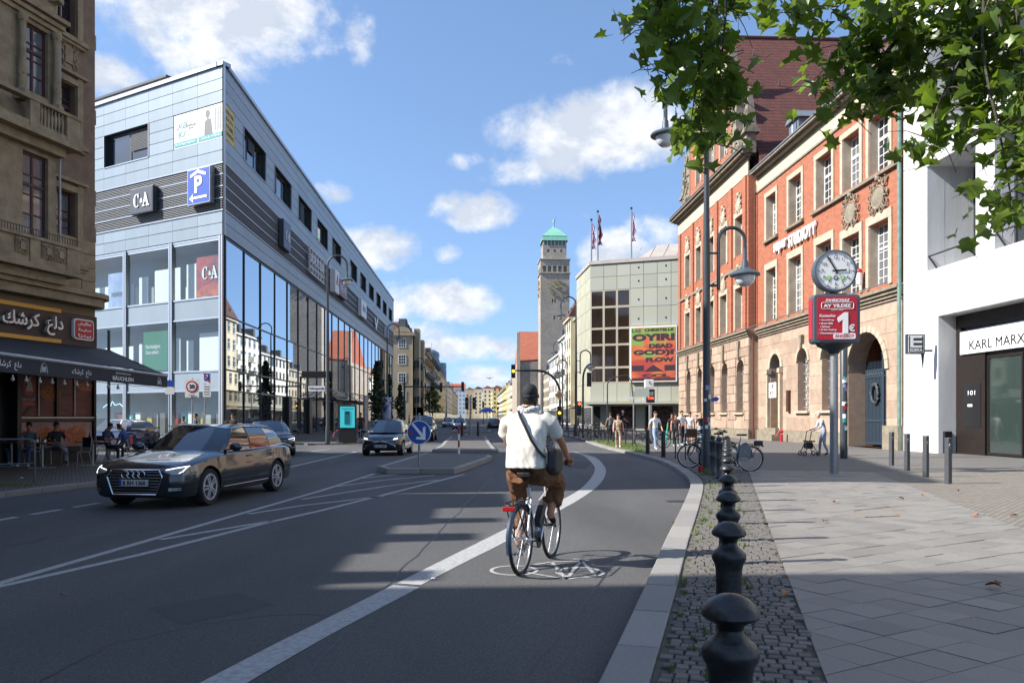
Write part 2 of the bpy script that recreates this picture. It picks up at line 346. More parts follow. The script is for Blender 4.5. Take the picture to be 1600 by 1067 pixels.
m_paint = mat('road paint', (.40, .40, .39, 1), .7, ns=18, na=.75, col2=(.17, .17, .17, 1), bs=200, bd=.4, lo=.42, hi=.72)
m_gran = mat('granite kerb', (.30, .285, .26, 1), .75, ns=90, na=.55, col2=(.13, .125, .12, 1), bs=120, bd=.4, vary=.12, coord='Object')
m_slab = mat('granite slab', (.228, .213, .19, 1), .6, ns=110, na=.6, col2=(.11, .11, .108, 1), bs=150, bd=.3, vary=.14)
m_slabx = mat('granite slab field', (.228, .213, .19, 1), .6, ns=1.3, na=.5, col2=(.115, .115, .115, 1), bs=150, bd=.3)
m_mos = mat('mosaic stone', (.135, .122, .108, 1), .75, ns=60, na=.5, col2=(.075, .07, .066, 1), vary=.35)
m_mosx = mat('mosaic stones field', (.15, .135, .12, 1), .75, ns=9, na=.75, col2=(.085, .08, .078, 1))
m_dirt = mat('joint sand', (.10, .088, .07, 1), .95, ns=14, na=.5, col2=(.05, .055, .03, 1))
m_cob = brickmat('small cobbles', '#8d857a', '#74706a', '#4f4a42', .11, .11, mw=.012, bump=.6, ns=.8, na=.35, axes='XY', rot=.3, dirt='#6b655c')
m_cobd = brickmat('grey cobbles', '#77736e', '#5f5d5a', '#3c3a36', .1, .1, mw=.012, bump=.6, ns=.8, na=.35, axes='XY', dirt='#55524d')
m_gr = mat('ground', (.12, .115, .11, 1), .9, ns=.4, na=.4)
PZ = .10
def struct(mb, name, m, parent=None, **k):
    o = mb.build(name, m, parent, **k)
    if parent is None: o['kind'] = 'structure'
    return o
mb = MB(); mb.box(-900, -200, -.6, 900, 2500, -.03); struct(mb, 'ground', m_gr)
mb = MB(); mb.prism([(-40, -25), (14, -25), (14, 900), (-40, 900)], -.02, 0); struct(mb, 'road', m_asph)
mb = MB(); mb.prism([(14.01, 73.5), (90, 73.5), (90, 85), (14.01, 85)], -.02, 0); struct(mb, 'side_street', m_asph)
# ---- right kerb
kp = [g(*q) for q in ((946, 1067), (982, 988), (1014, 916), (1038, 858), (1060, 812), (1074, 780), (1079, 764), (1076, 754), (1068, 745), (1048, 731), (1020, 719), (980, 709), (950, 702), (924, 694), (908, 688))]
kp += [V(7.2, 60, 0), V(7.3, 66, 0), V(7.3, 73.2, 0)]
d0 = (kp[0]-kp[1]).normalized()
def resample(pts, step):
    out = [pts[0].copy()]; acc = 0
    for a, b in zip(pts, pts[1:]):
        L = (b-a).length; t = step-acc
        while t <= L: out.append(a.lerp(b, t/L)); t += step
        acc = (L-(t-step))
    return out
def catm(P, n=6):
    out = []
    for i in range(len(P)-1):
        a = P[max(i-1, 0)]; b = P[i]; c = P[i+1]; d = P[min(i+2, len(P)-1)]
        for k in range(n):
            t = k/n; out.append(.5*((2*b)+(c-a)*t+(2*a-5*b+4*c-d)*t*t+(3*b-a-3*c+d)*t**3))
    out.append(P[-1]); return out
kfine = [kp[0]+d0*k for k in (24, 18, 12, 9, 6, 4, 3, 2, 1, .5)]+catm(kp, 8)
def offs(P, d):
    out = []
    for i in range(len(P)):
        t = (P[min(i+1, len(P)-1)]-P[max(i-1, 0)]); t.z = 0; t.normalize(); out.append(P[i]+V(t.y, -t.x, 0)*d)
    return out
def kerb(name, pts, wid, z, step, maxn=300, side=1):
    """a row of kerb stones, each a part of its own"""
    root = bpy.data.objects.new(name, None); COL.objects.link(root); root.location = pts[0]; root['kind'] = 'structure'
    P = resample(pts, step); O = offs(P, wid*side)
    for i in range(len(P)-1):
        a, b, c, d = P[i], P[i+1], O[i+1], O[i]; gp = .005
        t = (b-a).normalized()*gp; dz = rnd.uniform(-.003, .003)
        mb = MB(); q = [a+t, b-t, c-t, d+t]
        if side < 0: q = q[::-1]
        mb.prism([(e.x, e.y) for e in q], -.05, z+dz); mb.build('kerb_stone', m_gran, root, bevel=.012)
    return P, O
KP, KO = kerb('right_kerb', kfine, .28, PZ, .98)
far = [KP[-1], V(7.3, 60, 0)]
# ---- right pavement base
ko = offs(kfine, .283)
mb = MB(); poly = [(p.x, p.y) for p in ko if p.y < 73]; poly += [(7.6, 73.4), (24, 73.4), (24, -22)]; mb.prism(poly, -.02, PZ-.02)
struct(mb, 'right_pavement_bed', m_dirt)
# directions of the paving band (parallel to the bollard row)
bA = W(.60+.27*2-.04, 2); bB = W(.60+.2695*21, 21); bd = (bB-bA).normalized(); bn = V(bd.y, -bd.x, 0); bw = 3.25
root = bpy.data.objects.new('right_pavement', None); COL.objects.link(root); root['kind'] = 'structure'; root.location = (4, 10, 0)
# slabs laid diagonally
s_ = .35; e1 = (bd+bn).normalized()*s_; e2 = (bn-bd).normalized()*s_; slabs = []
for i in range(-30, 90):
    for j in range(-80, 80):
        c = bA+e1*i+e2*j; u = (c-bA).dot(bd); v = (c-bA).dot(bn)
        if not (-2 < u < 21.6 and -.4 < v < bw+.4): continue
        gp = .0035; q = [c+e1*a*(.5-gp/s_)+e2*b*(.5-gp/s_) for a, b in ((-1, -1), (1, -1), (1, 1), (-1, 1))]
        q = clip([(p.x, p.y) for p in q], (bA+bn*.004)[:2], bn[:2]); 
        if len(q) > 2: q = clip(q, (bA+bn*bw)[:2], (-bn)[:2])
        if len(q) > 2: q = clip(q, (bA+bd*21.3)[:2], (-bd)[:2])
        if len(q) > 2: slabs.append((c.length, q))
slabs.sort(key=lambda a: a[0] if a[0] > 4.2 else 99)
sm = MB()
for k, (d, q) in enumerate(slabs):
    area = abs(sum(q[i][0]*q[(i+1) % len(q)][1]-q[(i+1) % len(q)][0]*q[i][1] for i in range(len(q))))/2
    if area < .002: continue
    z = PZ+rnd.uniform(-.003, .003); tx, ty = rnd.uniform(-.006, .006), rnd.uniform(-.006, .006); cx = sum(p[0] for p in q)/len(q); cy = sum(p[1] for p in q)/len(q)
    if sum(q[i][0]*q[(i+1) % len(q)][1]-q[(i+1) % len(q)][0]*q[i][1] for i in range(len(q))) < 0: q = q[::-1]
    m_ = sm if k >= 300 else MB(); n = len(q)
    m_.add([(p[0], p[1], PZ-.03) for p in q]+[(p[0], p[1], z+(p[0]-cx)*tx+(p[1]-cy)*ty) for p in q], [tuple(range(n, 2*n))]+[(i, (i+1) % n, n+(i+1) % n, n+i) for i in range(n)])
    if k < 300: m_.build('slab', m_slab, root)
o = sm.build('slab', m_slabx, root); o['kind'] = 'stuff'
# mosaic stones between kerb and slabs
def stone(mb, cx, cy, sx, sy, a, z):
    ca, sa = math.cos(a), math.sin(a); q = []
    for x, y in ((-1, -1), (1, -1), (1, 1), (-1, 1)):
        x = x*sx/2*rnd.uniform(.8, 1.0); y = y*sy/2*rnd.uniform(.8, 1.0); q.append((cx+x*ca-y*sa, cy+x*sa+y*ca))
    q2 = [(cx+(p[0]-cx)*.86, cy+(p[1]-cy)*.86) for p in q]
    mb.add([(p[0], p[1], PZ-.025) for p in q]+[(p[0], p[1], z-.007) for p in q]+[(p[0], p[1], z) for p in q2],
           [(8, 9, 10, 11)]+[(i, (i+1) % 4, 4+(i+1) % 4, 4+i) for i in range(4)]+[(4+i, 4+(i+1) % 4, 8+(i+1) % 4, 8+i) for i in range(4)])
def inside_kerb(p):
    best = None
    for a, b in zip(ko, ko[1:]):
        if a.y <= p.y <= b.y or b.y <= p.y <= a.y:
            t = (p.y-a.y)/(b.y-a.y+1e-9); x = a.x+(b.x-a.x)*t; best = x if best is None else max(best, x)
    return best is not None and p.x > best
st = []
u = .8
while u < 23:
    ang0 = math.atan2(bd.y, bd.x)
    v = -1.9+rnd.uniform(0, .03)
    wv = .086+.010*rnd.random()
    while v < -.05:
        L = rnd.uniform(.078, .108); c = bA+bd*(u+.015*math.sin(v*5))+bn*(v+L/2); v += L+.003
        if inside_kerb(c-bn*.05) and c.y < 22.5 and v < .03: st.append((c.length, c, wv, L, ang0))
    u += wv+.004
st.sort(key=lambda a: a[0] if a[0] > 4 else 99); sm = MB()
for k, (d, c, wv, L, a) in enumerate(st):
    m_ = sm if k >= 300 else MB(); stone(m_, c.x, c.y, wv, L, a, PZ+rnd.uniform(-.007, .004))
    if k < 300: m_.build('mosaic_stone', m_mos, root)
o = sm.build('mosaic_stone', m_mosx, root); o['kind'] = 'stuff'
# cobbled areas: right of the slabs, and beyond them towards the post office
mb = MB(); a = bA+bn*bw-bd*8; b = bA+bn*bw+bd*21.3
mb.prism([(p.x, p.y) for p in (a, b)]+[(24, b.y+1.5), (24, -8)], PZ-.018, PZ); mb.build('cobbles', m_cob, root)
m_brn = mat('worn paving', (.135, .125, .115, 1), .8, ns=7, na=.5, col2=(.09, .085, .08, 1), bs=30, bd=.4)
c = bA+bd*21.304; mb = MB()
q = [(p.x, p.y) for p in offs(kfine, .29) if 22.5 < p.y < 73]+[(7.6, 73.3), (24, 73.3)]+[(24, b.y+1.504), (b.x, b.y+.004), (c.x, c.y), (c.x-bn.x*.9, c.y-bn.y*.9)]
mb.prism(q, PZ-.018, PZ); mb.build('worn_paving', m_brn, root)
# ---- far right pavement beyond the side street and left pavements
mb = MB(); mb.prism([(7.2, 86), (60, 86), (60, 420), (7.2, 420)], -.02, PZ); struct(mb, 'far_pavement', m_brn)
mb = MB(); mb.box(6.9, 86, -.02, 7.19, 420, PZ+.005); struct(mb, 'far_kerb', m_gran)
lk = [W(-12.4, -1), W(-10.1, 15.6), W(-9.62, 18.2), W(-8.9, 22.2), W(-9.4, 25.5), W(-12.2, 28.8), W(-17, 32.2), W(-38, 45)]
lkf = catm(lk, 6); LP, LO = kerb('left_kerb', [p for p in lkf], .25, PZ, 1.0, side=-1)
mb = MB(); q = [(p.x, p.y) for p in offs(lkf, -.253)]+[(-60, 48), (-60, -1)]; mb.prism(q[::-1], -.02, PZ); struct(mb, 'cafe_pavement', m_cobd)
ck = [W(-36, 58.8), W(-13.6, 46.2), W(-11.5, 45.3), W(-10, 46.2), W(-9.5, 48.5), W(-9.9, 60), W(-12.5, 130), W(-22, 400)]
ckf = catm(ck[:6], 5)+ck[6:]; q = offs(ckf[:26], -.253)
kerb('store_kerb', ckf[:26], .25, PZ, 1.0, side=-1)
mb = MB(); P_ = [(p.x, p.y) for p in q]+[(-9.5, 400), (-60, 400), (-60, 70)]; mb.prism(P_[::-1], -.02, PZ); struct(mb, 'store_pavement', m_cobd)
# ---- road markings
def strip(mb, pts, wd, z=.004):
    P = [g(*p) if len(p) == 2 else Vector(p) for p in pts]; a = offs(P, wd/2); b = offs(P, -wd/2)
    for i in range(len(P)-1): mb.add([(a[i].x, a[i].y, z), (a[i+1].x, a[i+1].y, z), (b[i+1].x, b[i+1].y, z), (b[i].x, b[i].y, z)], [(0, 1, 2, 3)])
def band(name, L, Rr, z=.004):
    L = catm([g(*p) for p in L], 5); Rr = catm([g(*p) for p in Rr], 5); mb = MB()
    for i in range(len(L)-1): mb.add([(p.x, p.y, z) for p in (Rr[i], Rr[i+1], L[i+1], L[i])], [(0, 1, 2, 3)])
    return struct(mb, name, m_paint)
band('lane_line', [(180, 1134), (312, 1067), (440, 1001), (500, 971.5), (614, 914)], [(255, 1146), (386, 1067), (440, 1035), (530, 984), (656, 917.5)])
band('lane_line', [(619.5, 911.3), (700, 871), (792, 825.2), (872, 784), (909, 762), (928, 739), (927, 726), (912, 712), (893, 704)],
     [(657.5, 914), (735, 874), (792, 845), (872, 799), (907, 779), (935, 758.5), (946, 741), (944, 728), (929, 714), (897, 702.7)])
mb = MB()
for pts in ([(-60, 930), (0, 911), (312, 821), (500, 767), (585, 740)], [(-60, 928), (0, 916), (217, 867), (424, 815), (500, 798), (598, 773.5), (725, 741)],
            [(250, 843), (340, 828), (424, 814)], [(388, 803), (470, 790), (600, 775)], [(471, 780), (600, 760), (684, 749.5)], [(527, 760), (600, 750), (680, 742.5)], [(564, 747.5), (620, 741)]):
    strip(mb, pts, .115)
struct(mb, 'hatched_marking', m_paint)
mb = MB(); strip(mb, [(440, 732.6), (556, 706)], .14); strip(mb, [(473, 707), (516, 701.5)], .12)
a, b = g(-120, 833), g(170, 783); L = (b-a).length; d = (b-a).normalized(); k = 0
while k*1.05 < L-.6: q = a+d*k*1.05; strip(mb, [q, q+d*.72], .13); k += 1
struct(mb, 'lane_dashes', m_paint)
mb = MB(); c1 = g(803, 891); c2 = g(906, 894)
for c, a0, a1 in ((c1, 0, 360), (c2, 0, 360)):
    P_ = [c+V(.235*math.cos(R(t)), .25*math.sin(R(t)), 0) for t in range(a0, a1+1, 12)]; strip(mb, P_, .042)
A_, B_, C_, D_ = g(885, 905), g(862, 878), g(930, 898), g(908, 876)
for a, b in ((c1, A_), (A_, D_), (A_, C_), (g(835, 882), B_), (B_, A_), (D_, C_), (B_, D_), (g(895, 873), g(920, 876))): strip(mb, [a, b], .04, .0045)
struct(mb, 'bicycle_marking', m_paint)
mb = MB()
for k in range(40):   # lane dashes far down the street
    mb.box(-1.0+.0*k, 70+k*9, .001, -.88, 74+k*9, .004); mb.box(3.1, 74+k*9, .001, 3.22, 78+k*9, .004)
struct(mb, 'far_lane_dashes', m_paint)
m_tar = mat('tar seam', (.018, .018, .02, 1), .5, bs=40, bd=.3); sr = random.Random(12)
for pts in ([(0, 855), (150, 828), (330, 800), (470, 776)], [(470, 1067), (560, 960), (640, 880), (715, 800), (770, 745)], [(60, 1067), (200, 1000), (420, 960), (560, 965)], [(820, 1060), (900, 960), (960, 880)], [(990, 760), (1040, 762), (1074, 758)]):
    P_ = catm([g(*p) for p in pts], 8); P_ = [p+V(sr.gauss(0, .012), sr.gauss(0, .012), 0) for p in P_]; mb = MB(); strip(mb, P_, .022, .002); struct(mb, 'tar_seam', m_tar)
m_patch = mat('newer asphalt patch', (.048, .049, .052, 1), .85, ns=90, na=.6, col2=(.09, .09, .095, 1), bs=200, bd=.6)
for q in ([(230, 950), (370, 925), (430, 945), (285, 975)], [(880, 720), (925, 722), (915, 733), (868, 730)]):
    mb = MB(); P_ = [g(*p) for p in q]; mb.add([(p.x, p.y, .0015) for p in P_], [(3, 2, 1, 0)]); struct(mb, 'asphalt_patch', m_patch)
mb = MB(); c = g(1060, 783); mb.box(c.x-.22, c.y-.16, -.01, c.x+.22, c.y+.16, .003); tag(mb.build('drain_cover', mat('cast iron', (.04, .04, .04, 1), .6, .6, bs=60, bd=.5)), 'small dark drain cover in the asphalt beside the right kerb', 'drain cover')
# ---- traffic islands
def island(name, top, z, label):
    q = [g(px, py, z) for px, py in top]; cx = sum(p.x for p in q)/len(q); cy = sum(p.y for p in q)/len(q)
    r = bpy.data.objects.new(name, None); COL.objects.link(r); r.location = (cx, cy, 0); tag(r, kind='structure')
    n = len(q); inn = []
    for i in range(n):
        a = (q[(i+1) % n]-q[i-1]).normalized(); nn = V(-a.y, a.x, 0)
        if (V(cx, cy, z)-q[i]).dot(nn) < 0: nn = -nn
        inn.append(q[i]+nn*.2)
    for i in range(n):
        j = (i+1) % n; L = (q[j]-q[i]).length; m_ = max(1, round(L/1.1))
        for k in range(m_):
            a, b = q[i].lerp(q[j], k/m_), q[i].lerp(q[j], (k+1)/m_); c, d = inn[i].lerp(inn[j], (k+1)/m_), inn[i].lerp(inn[j], k/m_)
            e = (b-a).normalized()*.004; mb = MB(); P_ = [(a+e)[:2], (b-e)[:2], (c-e)[:2], (d+e)[:2]]
            if (P_[1][0]-P_[0][0])*(P_[2][1]-P_[0][1])-(P_[1][1]-P_[0][1])*(P_[2][0]-P_[0][0]) < 0: P_ = P_[::-1]
            mb.prism(P_, 0, z); mb.build('kerb_stone', m_gran, r, bevel=.012)
    mb = MB(); P_ = [p[:2] for p in inn]
    if sum(P_[i][0]*P_[(i+1) % n][1]-P_[(i+1) % n][0]*P_[i][1] for i in range(n)) < 0: P_ = P_[::-1]
    mb.prism(P_, 0, z-.006); mb.build('paving', m_cobd, r)
    return r
island('traffic_island', [(590, 728), (604, 731.5), (709, 731.6), (722, 729), (769, 713), (766, 710), (664, 707)], .16, '')
island('traffic_island', [(675, 702.5), (777, 703.6), (765, 690), (760, 681.5), (704, 681.5), (693, 690), (689, 695)], .15, '')
island('traffic_island', [(705, 674), (768, 674), (762, 668), (712, 668)], .15, '')
# ================================================================ SHARED FACADE MATERIALS
m_white = mat('white frame paint', (.72, .73, .72, 1), .45)
m_wred = mat('dark red frame paint', '#4a2420', .5)
m_dark = mat('dark frame', (.03, .033, .038, 1), .4)
m_alu = mat('aluminium', (.42, .44, .46, 1), .35, .8)
m_glass = mat('window glass', (.018, .022, .028, 1), .04, 0, spec=1.0, coat=.6)
m_glassc = mat('window with curtain', (.16, .17, .18, 1), .12, 0, ns=4, na=.6, col2=(.05, .055, .06, 1), coat=1, stretch=(6, 6, .3))
m_mirror = mat('mirror glass', (.58, .64, .70, 1), .012, 1.0, bs=.35, bd=.012)
m_see = seethrough('clear glass', (.80, .86, .86), .06)
m_cw = mat('cream plaster', '#cfc3a6', .85, ns=1.2, na=.3, col2='#a3967a', bs=40, bd=.15)
m_wht = mat('white render', (.66, .665, .665, 1), .8, ns=1.1, na=.5, col2=(.46, .45, .43, 1), stretch=(1.6, 1.6, .22), bs=30, bd=.35)
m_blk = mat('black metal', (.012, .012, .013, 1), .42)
m_gal = mat('galvanised steel', (.33, .34, .35, 1), .45, .7, ns=12, na=.3)
m_post = mat('dark grey paint', (.035, .042, .047, 1), .38, ns=18, na=.3, col2=(.07, .075, .08, 1))
m_zinc = mat('zinc', (.22, .25, .27, 1), .45, .4, ns=3, na=.3)
m_ink = mat('black lettering', (.01, .01, .01, 1), .5)
m_wlet = mat('white lettering', (.82, .82, .80, 1), .5)
BX = {}
def part_box(name, par, fr, u, v, z, w_, d_, h_, m, bevel=0):
    """alike cladding pieces share one mesh"""
    k = (name, round(w_, 3), round(d_, 3), round(h_, 3), m.name)
    if k not in BX: a = MB(); a.box(0, 0, 0, w_, d_, h_); BX[k] = a.mesh(name, m)
    o = link(name, BX[k], par, lw(par).inverted() @ fr.P(u, v, z), (0, 0, fr.a-par.rotation_euler.z)); return o
# ================================================================ DEPARTMENT STORE (left, pale blue panels)
K = W((350-800)/F*46.5, 46.5); U = V(cT, -sT, 0)*.863-V(sT, cT, 0)*.505
fL = Fr(K, math.atan2(U.y, U.x)); fR = Fr(K, R(90))
st_ = thing('department_store', 'large department store with pale blue metal panels and a mirrored glass front', 'shop building', (K.x, K.y, 0))
m_pan = mat('pale blue cladding panel', '#8c98a0', .38, .15, ns=1.2, na=.35, col2='#78868f', vary=.08, stretch=(1.5, 1.5, .3))
m_back = mat('dark joint backing', (.02, .022, .025, 1), .8)
m_slat = mat('louvre slat', (.26, .27, .28, 1), .6, .2)
m_boardw = mat('white partition board', (.80, .82, .76, 1), .7)
m_int = mat('store interior', (.35, .36, .34, 1), .8)
LR = 95.0; LL = 34.0
rows_top = [(20.7, 21.4), (21.4, 22.1), (20.0, 20.7)]; rows_mid = [(17.2, 17.9), (16.48, 17.2)]; rows_low = [(12.95, 13.65), (12.24, 12.95)]; rows_w = [(17.9, 18.6), (18.6, 19.3), (19.3, 20.0)]
wr = [(.12, 2.1)]+[(a, a+5.25) for a in (3.96, 11.65, 19.4, 27.15, 34.85, 46.4, 54.4, 62.4, 70.5, 78.6)]+[(87, 92)]
wl = [(-4.55, -.12), (-11.55, -6.97), (-21, -16.2), (-30.5, -25.8)]
bk = MB(); wall(bk, fR, 0, LR, 12.2, 22.1, [(a, b, 17.9, 20.0) for a, b in wr[1:]], dep=.5, v=.1)
wall(bk, fL, -LL, 0, 12.2, 22.1, [(a, b, 17.9, 20.0) for a, b in wl[1:]], dep=.5, v=.1); bk.build('wall_backing', m_back, st_)
cnt = 0; rest = MB()
def panels(fr, edges, z0, z1):
    global cnt
    for a, b in zip(edges, edges[1:]):
        if b-a < .1: continue
        if cnt < 290 and abs(a) < 78: part_box('cladding_panel', st_, fr, a+.008, 0, z0+.028, b-a-.016, .06, z1-z0-.034, m_pan); cnt += 1
        else: rest.fbox(fr, a+.008, b-.008, 0, .06, z0+.02, z1-.018)
def minus(e, hs):
    out = []
    for a, b in zip(e, e[1:]):
        if any(h0-.01 <= a and b <= h1+.01 for h0, h1 in hs): continue
        out.append((a, b))
    return out
jl = [-.001-2.32*k for k in range(15)][::-1]; jr = [.001+3.85*k for k in range(25)]+[LR]
for z0, z1 in rows_top+rows_mid+rows_low:
    panels(fL, [e for e in jl if e > -14], z0, z1); panels(fR, jr, z0, z1)
for z0, z1 in rows_w:
    for fr, hs, j in ((fL, wl, [-LL, 0]), (fR, wr, [0, LR])):
        e = sorted(set(j+[x for h in hs for x in h]))
        for a, b in minus(e, hs): panels(fr, [a, (a+b)/2, b] if b-a > 3 and a < 45 else [a, b], z0, z1)
for z0, z1 in rows_top+rows_mid+rows_low: rest.fbox(fL, -LL, -13.95, 0, .06, z0+.02, z1-.018)
o = rest.build('cladding_panel', m_pan, st_); o['kind'] = 'stuff'
mb = MB(); cop = .12
for fr, a, b in ((fL, -LL, 0), (fR, .12, LR)): mb.fbox(fr, a, b, -.12, .5, 22.12, 22.34)
mb.build('roof_coping', m_alu, st_)
mb = MB()
mb.add([fL.P(-LL, .5, 22.0), fL.P(-.4, .5, 22.0), fR.P(LR, .3, 22.0), fR.P(LR, 40, 22.0), fL.P(-LL, 30, 22.0)], [(0, 1, 2, 3, 4)])
mb.fbox(fR, LR-.3, LR-.004, .05, 30, 0, 22.1); mb.fbox(fL, -LL, -LL+.3, .7, 20, 0, 22.1); mb.build('rear_walls_and_roof', m_wht, st_)
mb = MB(); mb.fbox(fL, -26, -8.2, 2.2, 9, 22.0, 23.9); mb.build('rooftop_box', m_wht, st_); mb = MB(); mb.fbox(fL, -26.2, -8.0, 2.0, 9.2, 23.9, 24.05); mb.build('rooftop_box_edge', m_dark, st_)
# louvre band
mb = MB()
for fr, a, b in ((fL, -LL, -.03), (fR, .03, LR)):
    for k in range(27):
        z = 13.74+k*.102; mb.fbox(fr, a, b, -.02, .06, z, z+.032)
o = mb.build('louvre_slats', m_slat, st_); o['kind'] = 'stuff'
mb = MB()
for fr, a, b in ((fL, -LL, -.05), (fR, .05, LR)):
    for z in (13.66, 14.36, 15.06, 15.76, 16.42): mb.fbox(fr, a, b, -.055, .09, z, z+.06)
mb.build('louvre_rail', m_alu, st_)
mb = MB(); mb.box(K.x-.0, K.y-.07, 12.2, K.x+.08, K.y+.06, 22.1); mb.build('corner_strip', m_alu, st_)
# upper windows
m_blind = mat('dark blind', (.035, .037, .04, 1), .6)
for fr, hs in ((fR, wr[1:]), (fL, wl[1:])):
    for i, (a, b) in enumerate(hs):
        w_ = b-a
        window(st_, fr, a+.02, 17.92, w_-.04, 2.06, nx=2 if fr is fL else 3, nz=1, v=.32, fm=m_dark, pm=m_glass, bw=.08, mw=.12)
        mb = MB(); k0 = .52 if fr is fL else (.0 if i % 2 else .35)
        for k in range(14 if fr is fL else 9+(i*5) % 12): z = 19.9-k*.09; mb.fbox(fr, a+.1+w_*k0, b-.1 if fr is fL else a+w_*(k0+.3), .26, .30, z-.06, z)
        mb.build('window_blind', m_blind, st_)
        mb = MB(); mb.fbox(fr, a, b, -.04, .3, 17.86, 17.92); mb.fbox(fr, a-.05, a, -.04, .02, 17.9, 20.0); mb.fbox(fr, b, b+.05, -.04, .02, 17.9, 20.0); mb.build('window_trim', m_alu, st_)
# posters on the corner
m_pw = mat('pale poster', (.72, .73, .66, 1), .5); m_teal = mat('teal print', '#2f8f92', .5); m_pyel = mat('yellow poster', '#c8b45a', .5); m_pgr = mat('grey print', (.12, .12, .12, 1), .5)
def plate(par, fr, u0, u1, z0, z1, m, name, v0=-.06, v1=.12): mb = MB(); mb.fbox(fr, u0, u1, v0, v1, z0, z1); return mb.build(name, m, par)
a = plate(st_, fL, -4.5, -2.36, 17.93, 19.97, m_pw, 'poster_panel', .02, .12); b = plate(st_, fL, -2.30, -.12, 17.93, 19.97, m_pw, 'poster_panel', .02, .12)
plate(st_, fR, .15, 2.05, 17.93, 19.97, m_pyel, 'poster_panel', .0, .12)
text('LAGER\nBOX', .55, m_teal, st_, TM(fL, -3.75, .01, 19.0), 'poster_print', fit=(1.0, .9)); text('Das flexible Lager\nfuer alle', .2, m_pgr, st_, TM(fL, -2.95, .01, 19.1), 'poster_print', fit=(.9, .3))
plate(st_, fL, -4.45, -2.42, 18.0, 18.3, m_teal, 'poster_strip', .005, .02); text('Ihr Einlagerungshaus', .2, m_wlet, st_, TM(fL, -3.43, 0, 18.15), 'poster_print', fit=(1.8, .18))
plate(st_, fL, -2.25, -.18, 18.0, 18.3, m_teal, 'poster_strip', .005, .02); text('...jetzt 2x in Berlin', .2, m_wlet, st_, TM(fL, -1.2, 0, 18.15), 'poster_print', fit=(1.8, .18))
mb = MB(); c = lambda u, z: fL.P(u, .012, z)   # the printed figure on the right-hand poster
mb.add([c(-1.75, 18.32), c(-1.0, 18.32), c(-1.15, 19.2), c(-1.45, 19.3), c(-1.72, 19.1)], [(0, 1, 2, 3, 4)]); mb.build('poster_print', m_pgr, st_)
mb = MB(); mb.add([c(-1.45+.2*math.cos(q/12*6.28), 19.55+.26*math.sin(q/12*6.28)) for q in range(12)], [tuple(range(12))]); mb.build('poster_print', m_pgr, st_)
for q in range(3): mb = MB(); mb.fbox(fL, -.85+q*.22, -.72+q*.22, .004, .014, 18.5, 19.8); mb.build('poster_print', mat('pale grey print', (.35, .35, .33, 1)), st_)
for q in range(4): text(('DEIN LAGER', 'BOX', 'FLEXIBEL', 'GUENSTIG')[q], .2, m_pgr, st_, TM(fR, 1.1, -.012, 19.6-q*.42), 'poster_print', fit=(1.4, .24))
# signs: each a thing of its own fixed to the louvres
def signbox(name, label, cat, fr, u0, u1, z0, z1, body, face, v0=-.42, group=None, rim=.07):
    mb = MB(); mb.fbox(fr, u0, u1, v0, -.06, z0, z1); t = thing(name, label, cat, fr.P((u0+u1)/2, (v0-.06)/2, z0), 0, group)
    mb.build('sign_box', body, t, bevel=.02)
    mb = MB(); mb.fbox(fr, u0+rim, u1-rim, v0-.012, v0-.002, z0+rim, z1-rim); mb.build('sign_face', face, t); return t
m_sb = mat('sign charcoal', '#343c46', .5); m_blue = mat('sign blue', '#2b4fae', .4); m_rim = mat('sign rim', (.7, .71, .72, 1), .4)
def cna(t, fr, v, uc, zc, s, m):
    """the C&A emblem drawn as a slab serif C, a small ampersand and an A"""
    mb = MB(); P = lambda x, y: fr.P(uc+x*s, v, zc+y*s); e = fr.N*-.02
    n = 16
    for k in range(n):
        a0, a1 = R(48+264*k/n), R(48+264*(k+1)/n)
        def q(a, ro): th = .10*(1-ro)+.0; return P(-.42+(.30 if ro else .30-.155*abs(math.cos(a/1.0))-.03)*math.cos(a), (.42 if ro else .36)*math.sin(a))
        mb.ext([q(a0, 1), q(a1, 1), q(a1, 0), q(a0, 0)], e)
    for pts in ([(-.20, .42), (-.13, .42), (-.13, .16), (-.19, .16), (-.24, .27)], [(.50, .42), (.30, -.34), (.22, -.34), (.22, -.42), (.46, -.42), (.46, -.34), (.38, -.34), (.52, .2)][::1],
                [(.44, .42), (.58, .42), (.84, -.34), (.90, -.34), (.90, -.42), (.58, -.42), (.58, -.34), (.66, -.34)], [(.40, -.16), (.70, -.16), (.70, -.08), (.42, -.08)]):
        mb.ext([P(x-.08, y) for x, y in pts], e)
    mb.build('lettering', m, t); text('&', .4*s, m, t, TM(fr, uc+.04*s, v-.012, zc-.04*s), bold=.012)
t = signbox('store_sign', 'square charcoal C&A sign on the dark louvre band of the sunlit store face', 'sign', fL, -8.2, -5.95, 14.3, 15.9, m_sb, m_sb); cna(t, fL, -.46, -7.07, 15.1, 1.0, m_wlet)
t = signbox('parking_sign', 'blue parking garage sign with white P, roof shape and arrow on the louvres', 'sign', fL, -2.72, -.72, 14.15, 16.28, m_alu, m_blue)
text('P', 1.35, m_wlet, t, TM(fL, -1.72, -.455, 15.25), bold=.05)
def shp(t, fr, v, pts, m, name='symbol'): mb = MB(); mb.ext([fr.P(x, v, y) for x, y in pts], fr.N*-.015); return mb.build(name, m, t)
shp(t, fL, -.44, [(-2.4, 15.75), (-2.4, 15.93), (-1.72, 16.16), (-1.04, 15.93), (-1.04, 15.75), (-1.72, 15.97)], m_wlet)
shp(t, fL, -.44, [(-2.5, 14.52), (-2.1, 14.82), (-2.22, 14.60), (-.95, 14.60), (-.95, 14.46), (-2.22, 14.46), (-2.1, 14.24)], m_wlet)
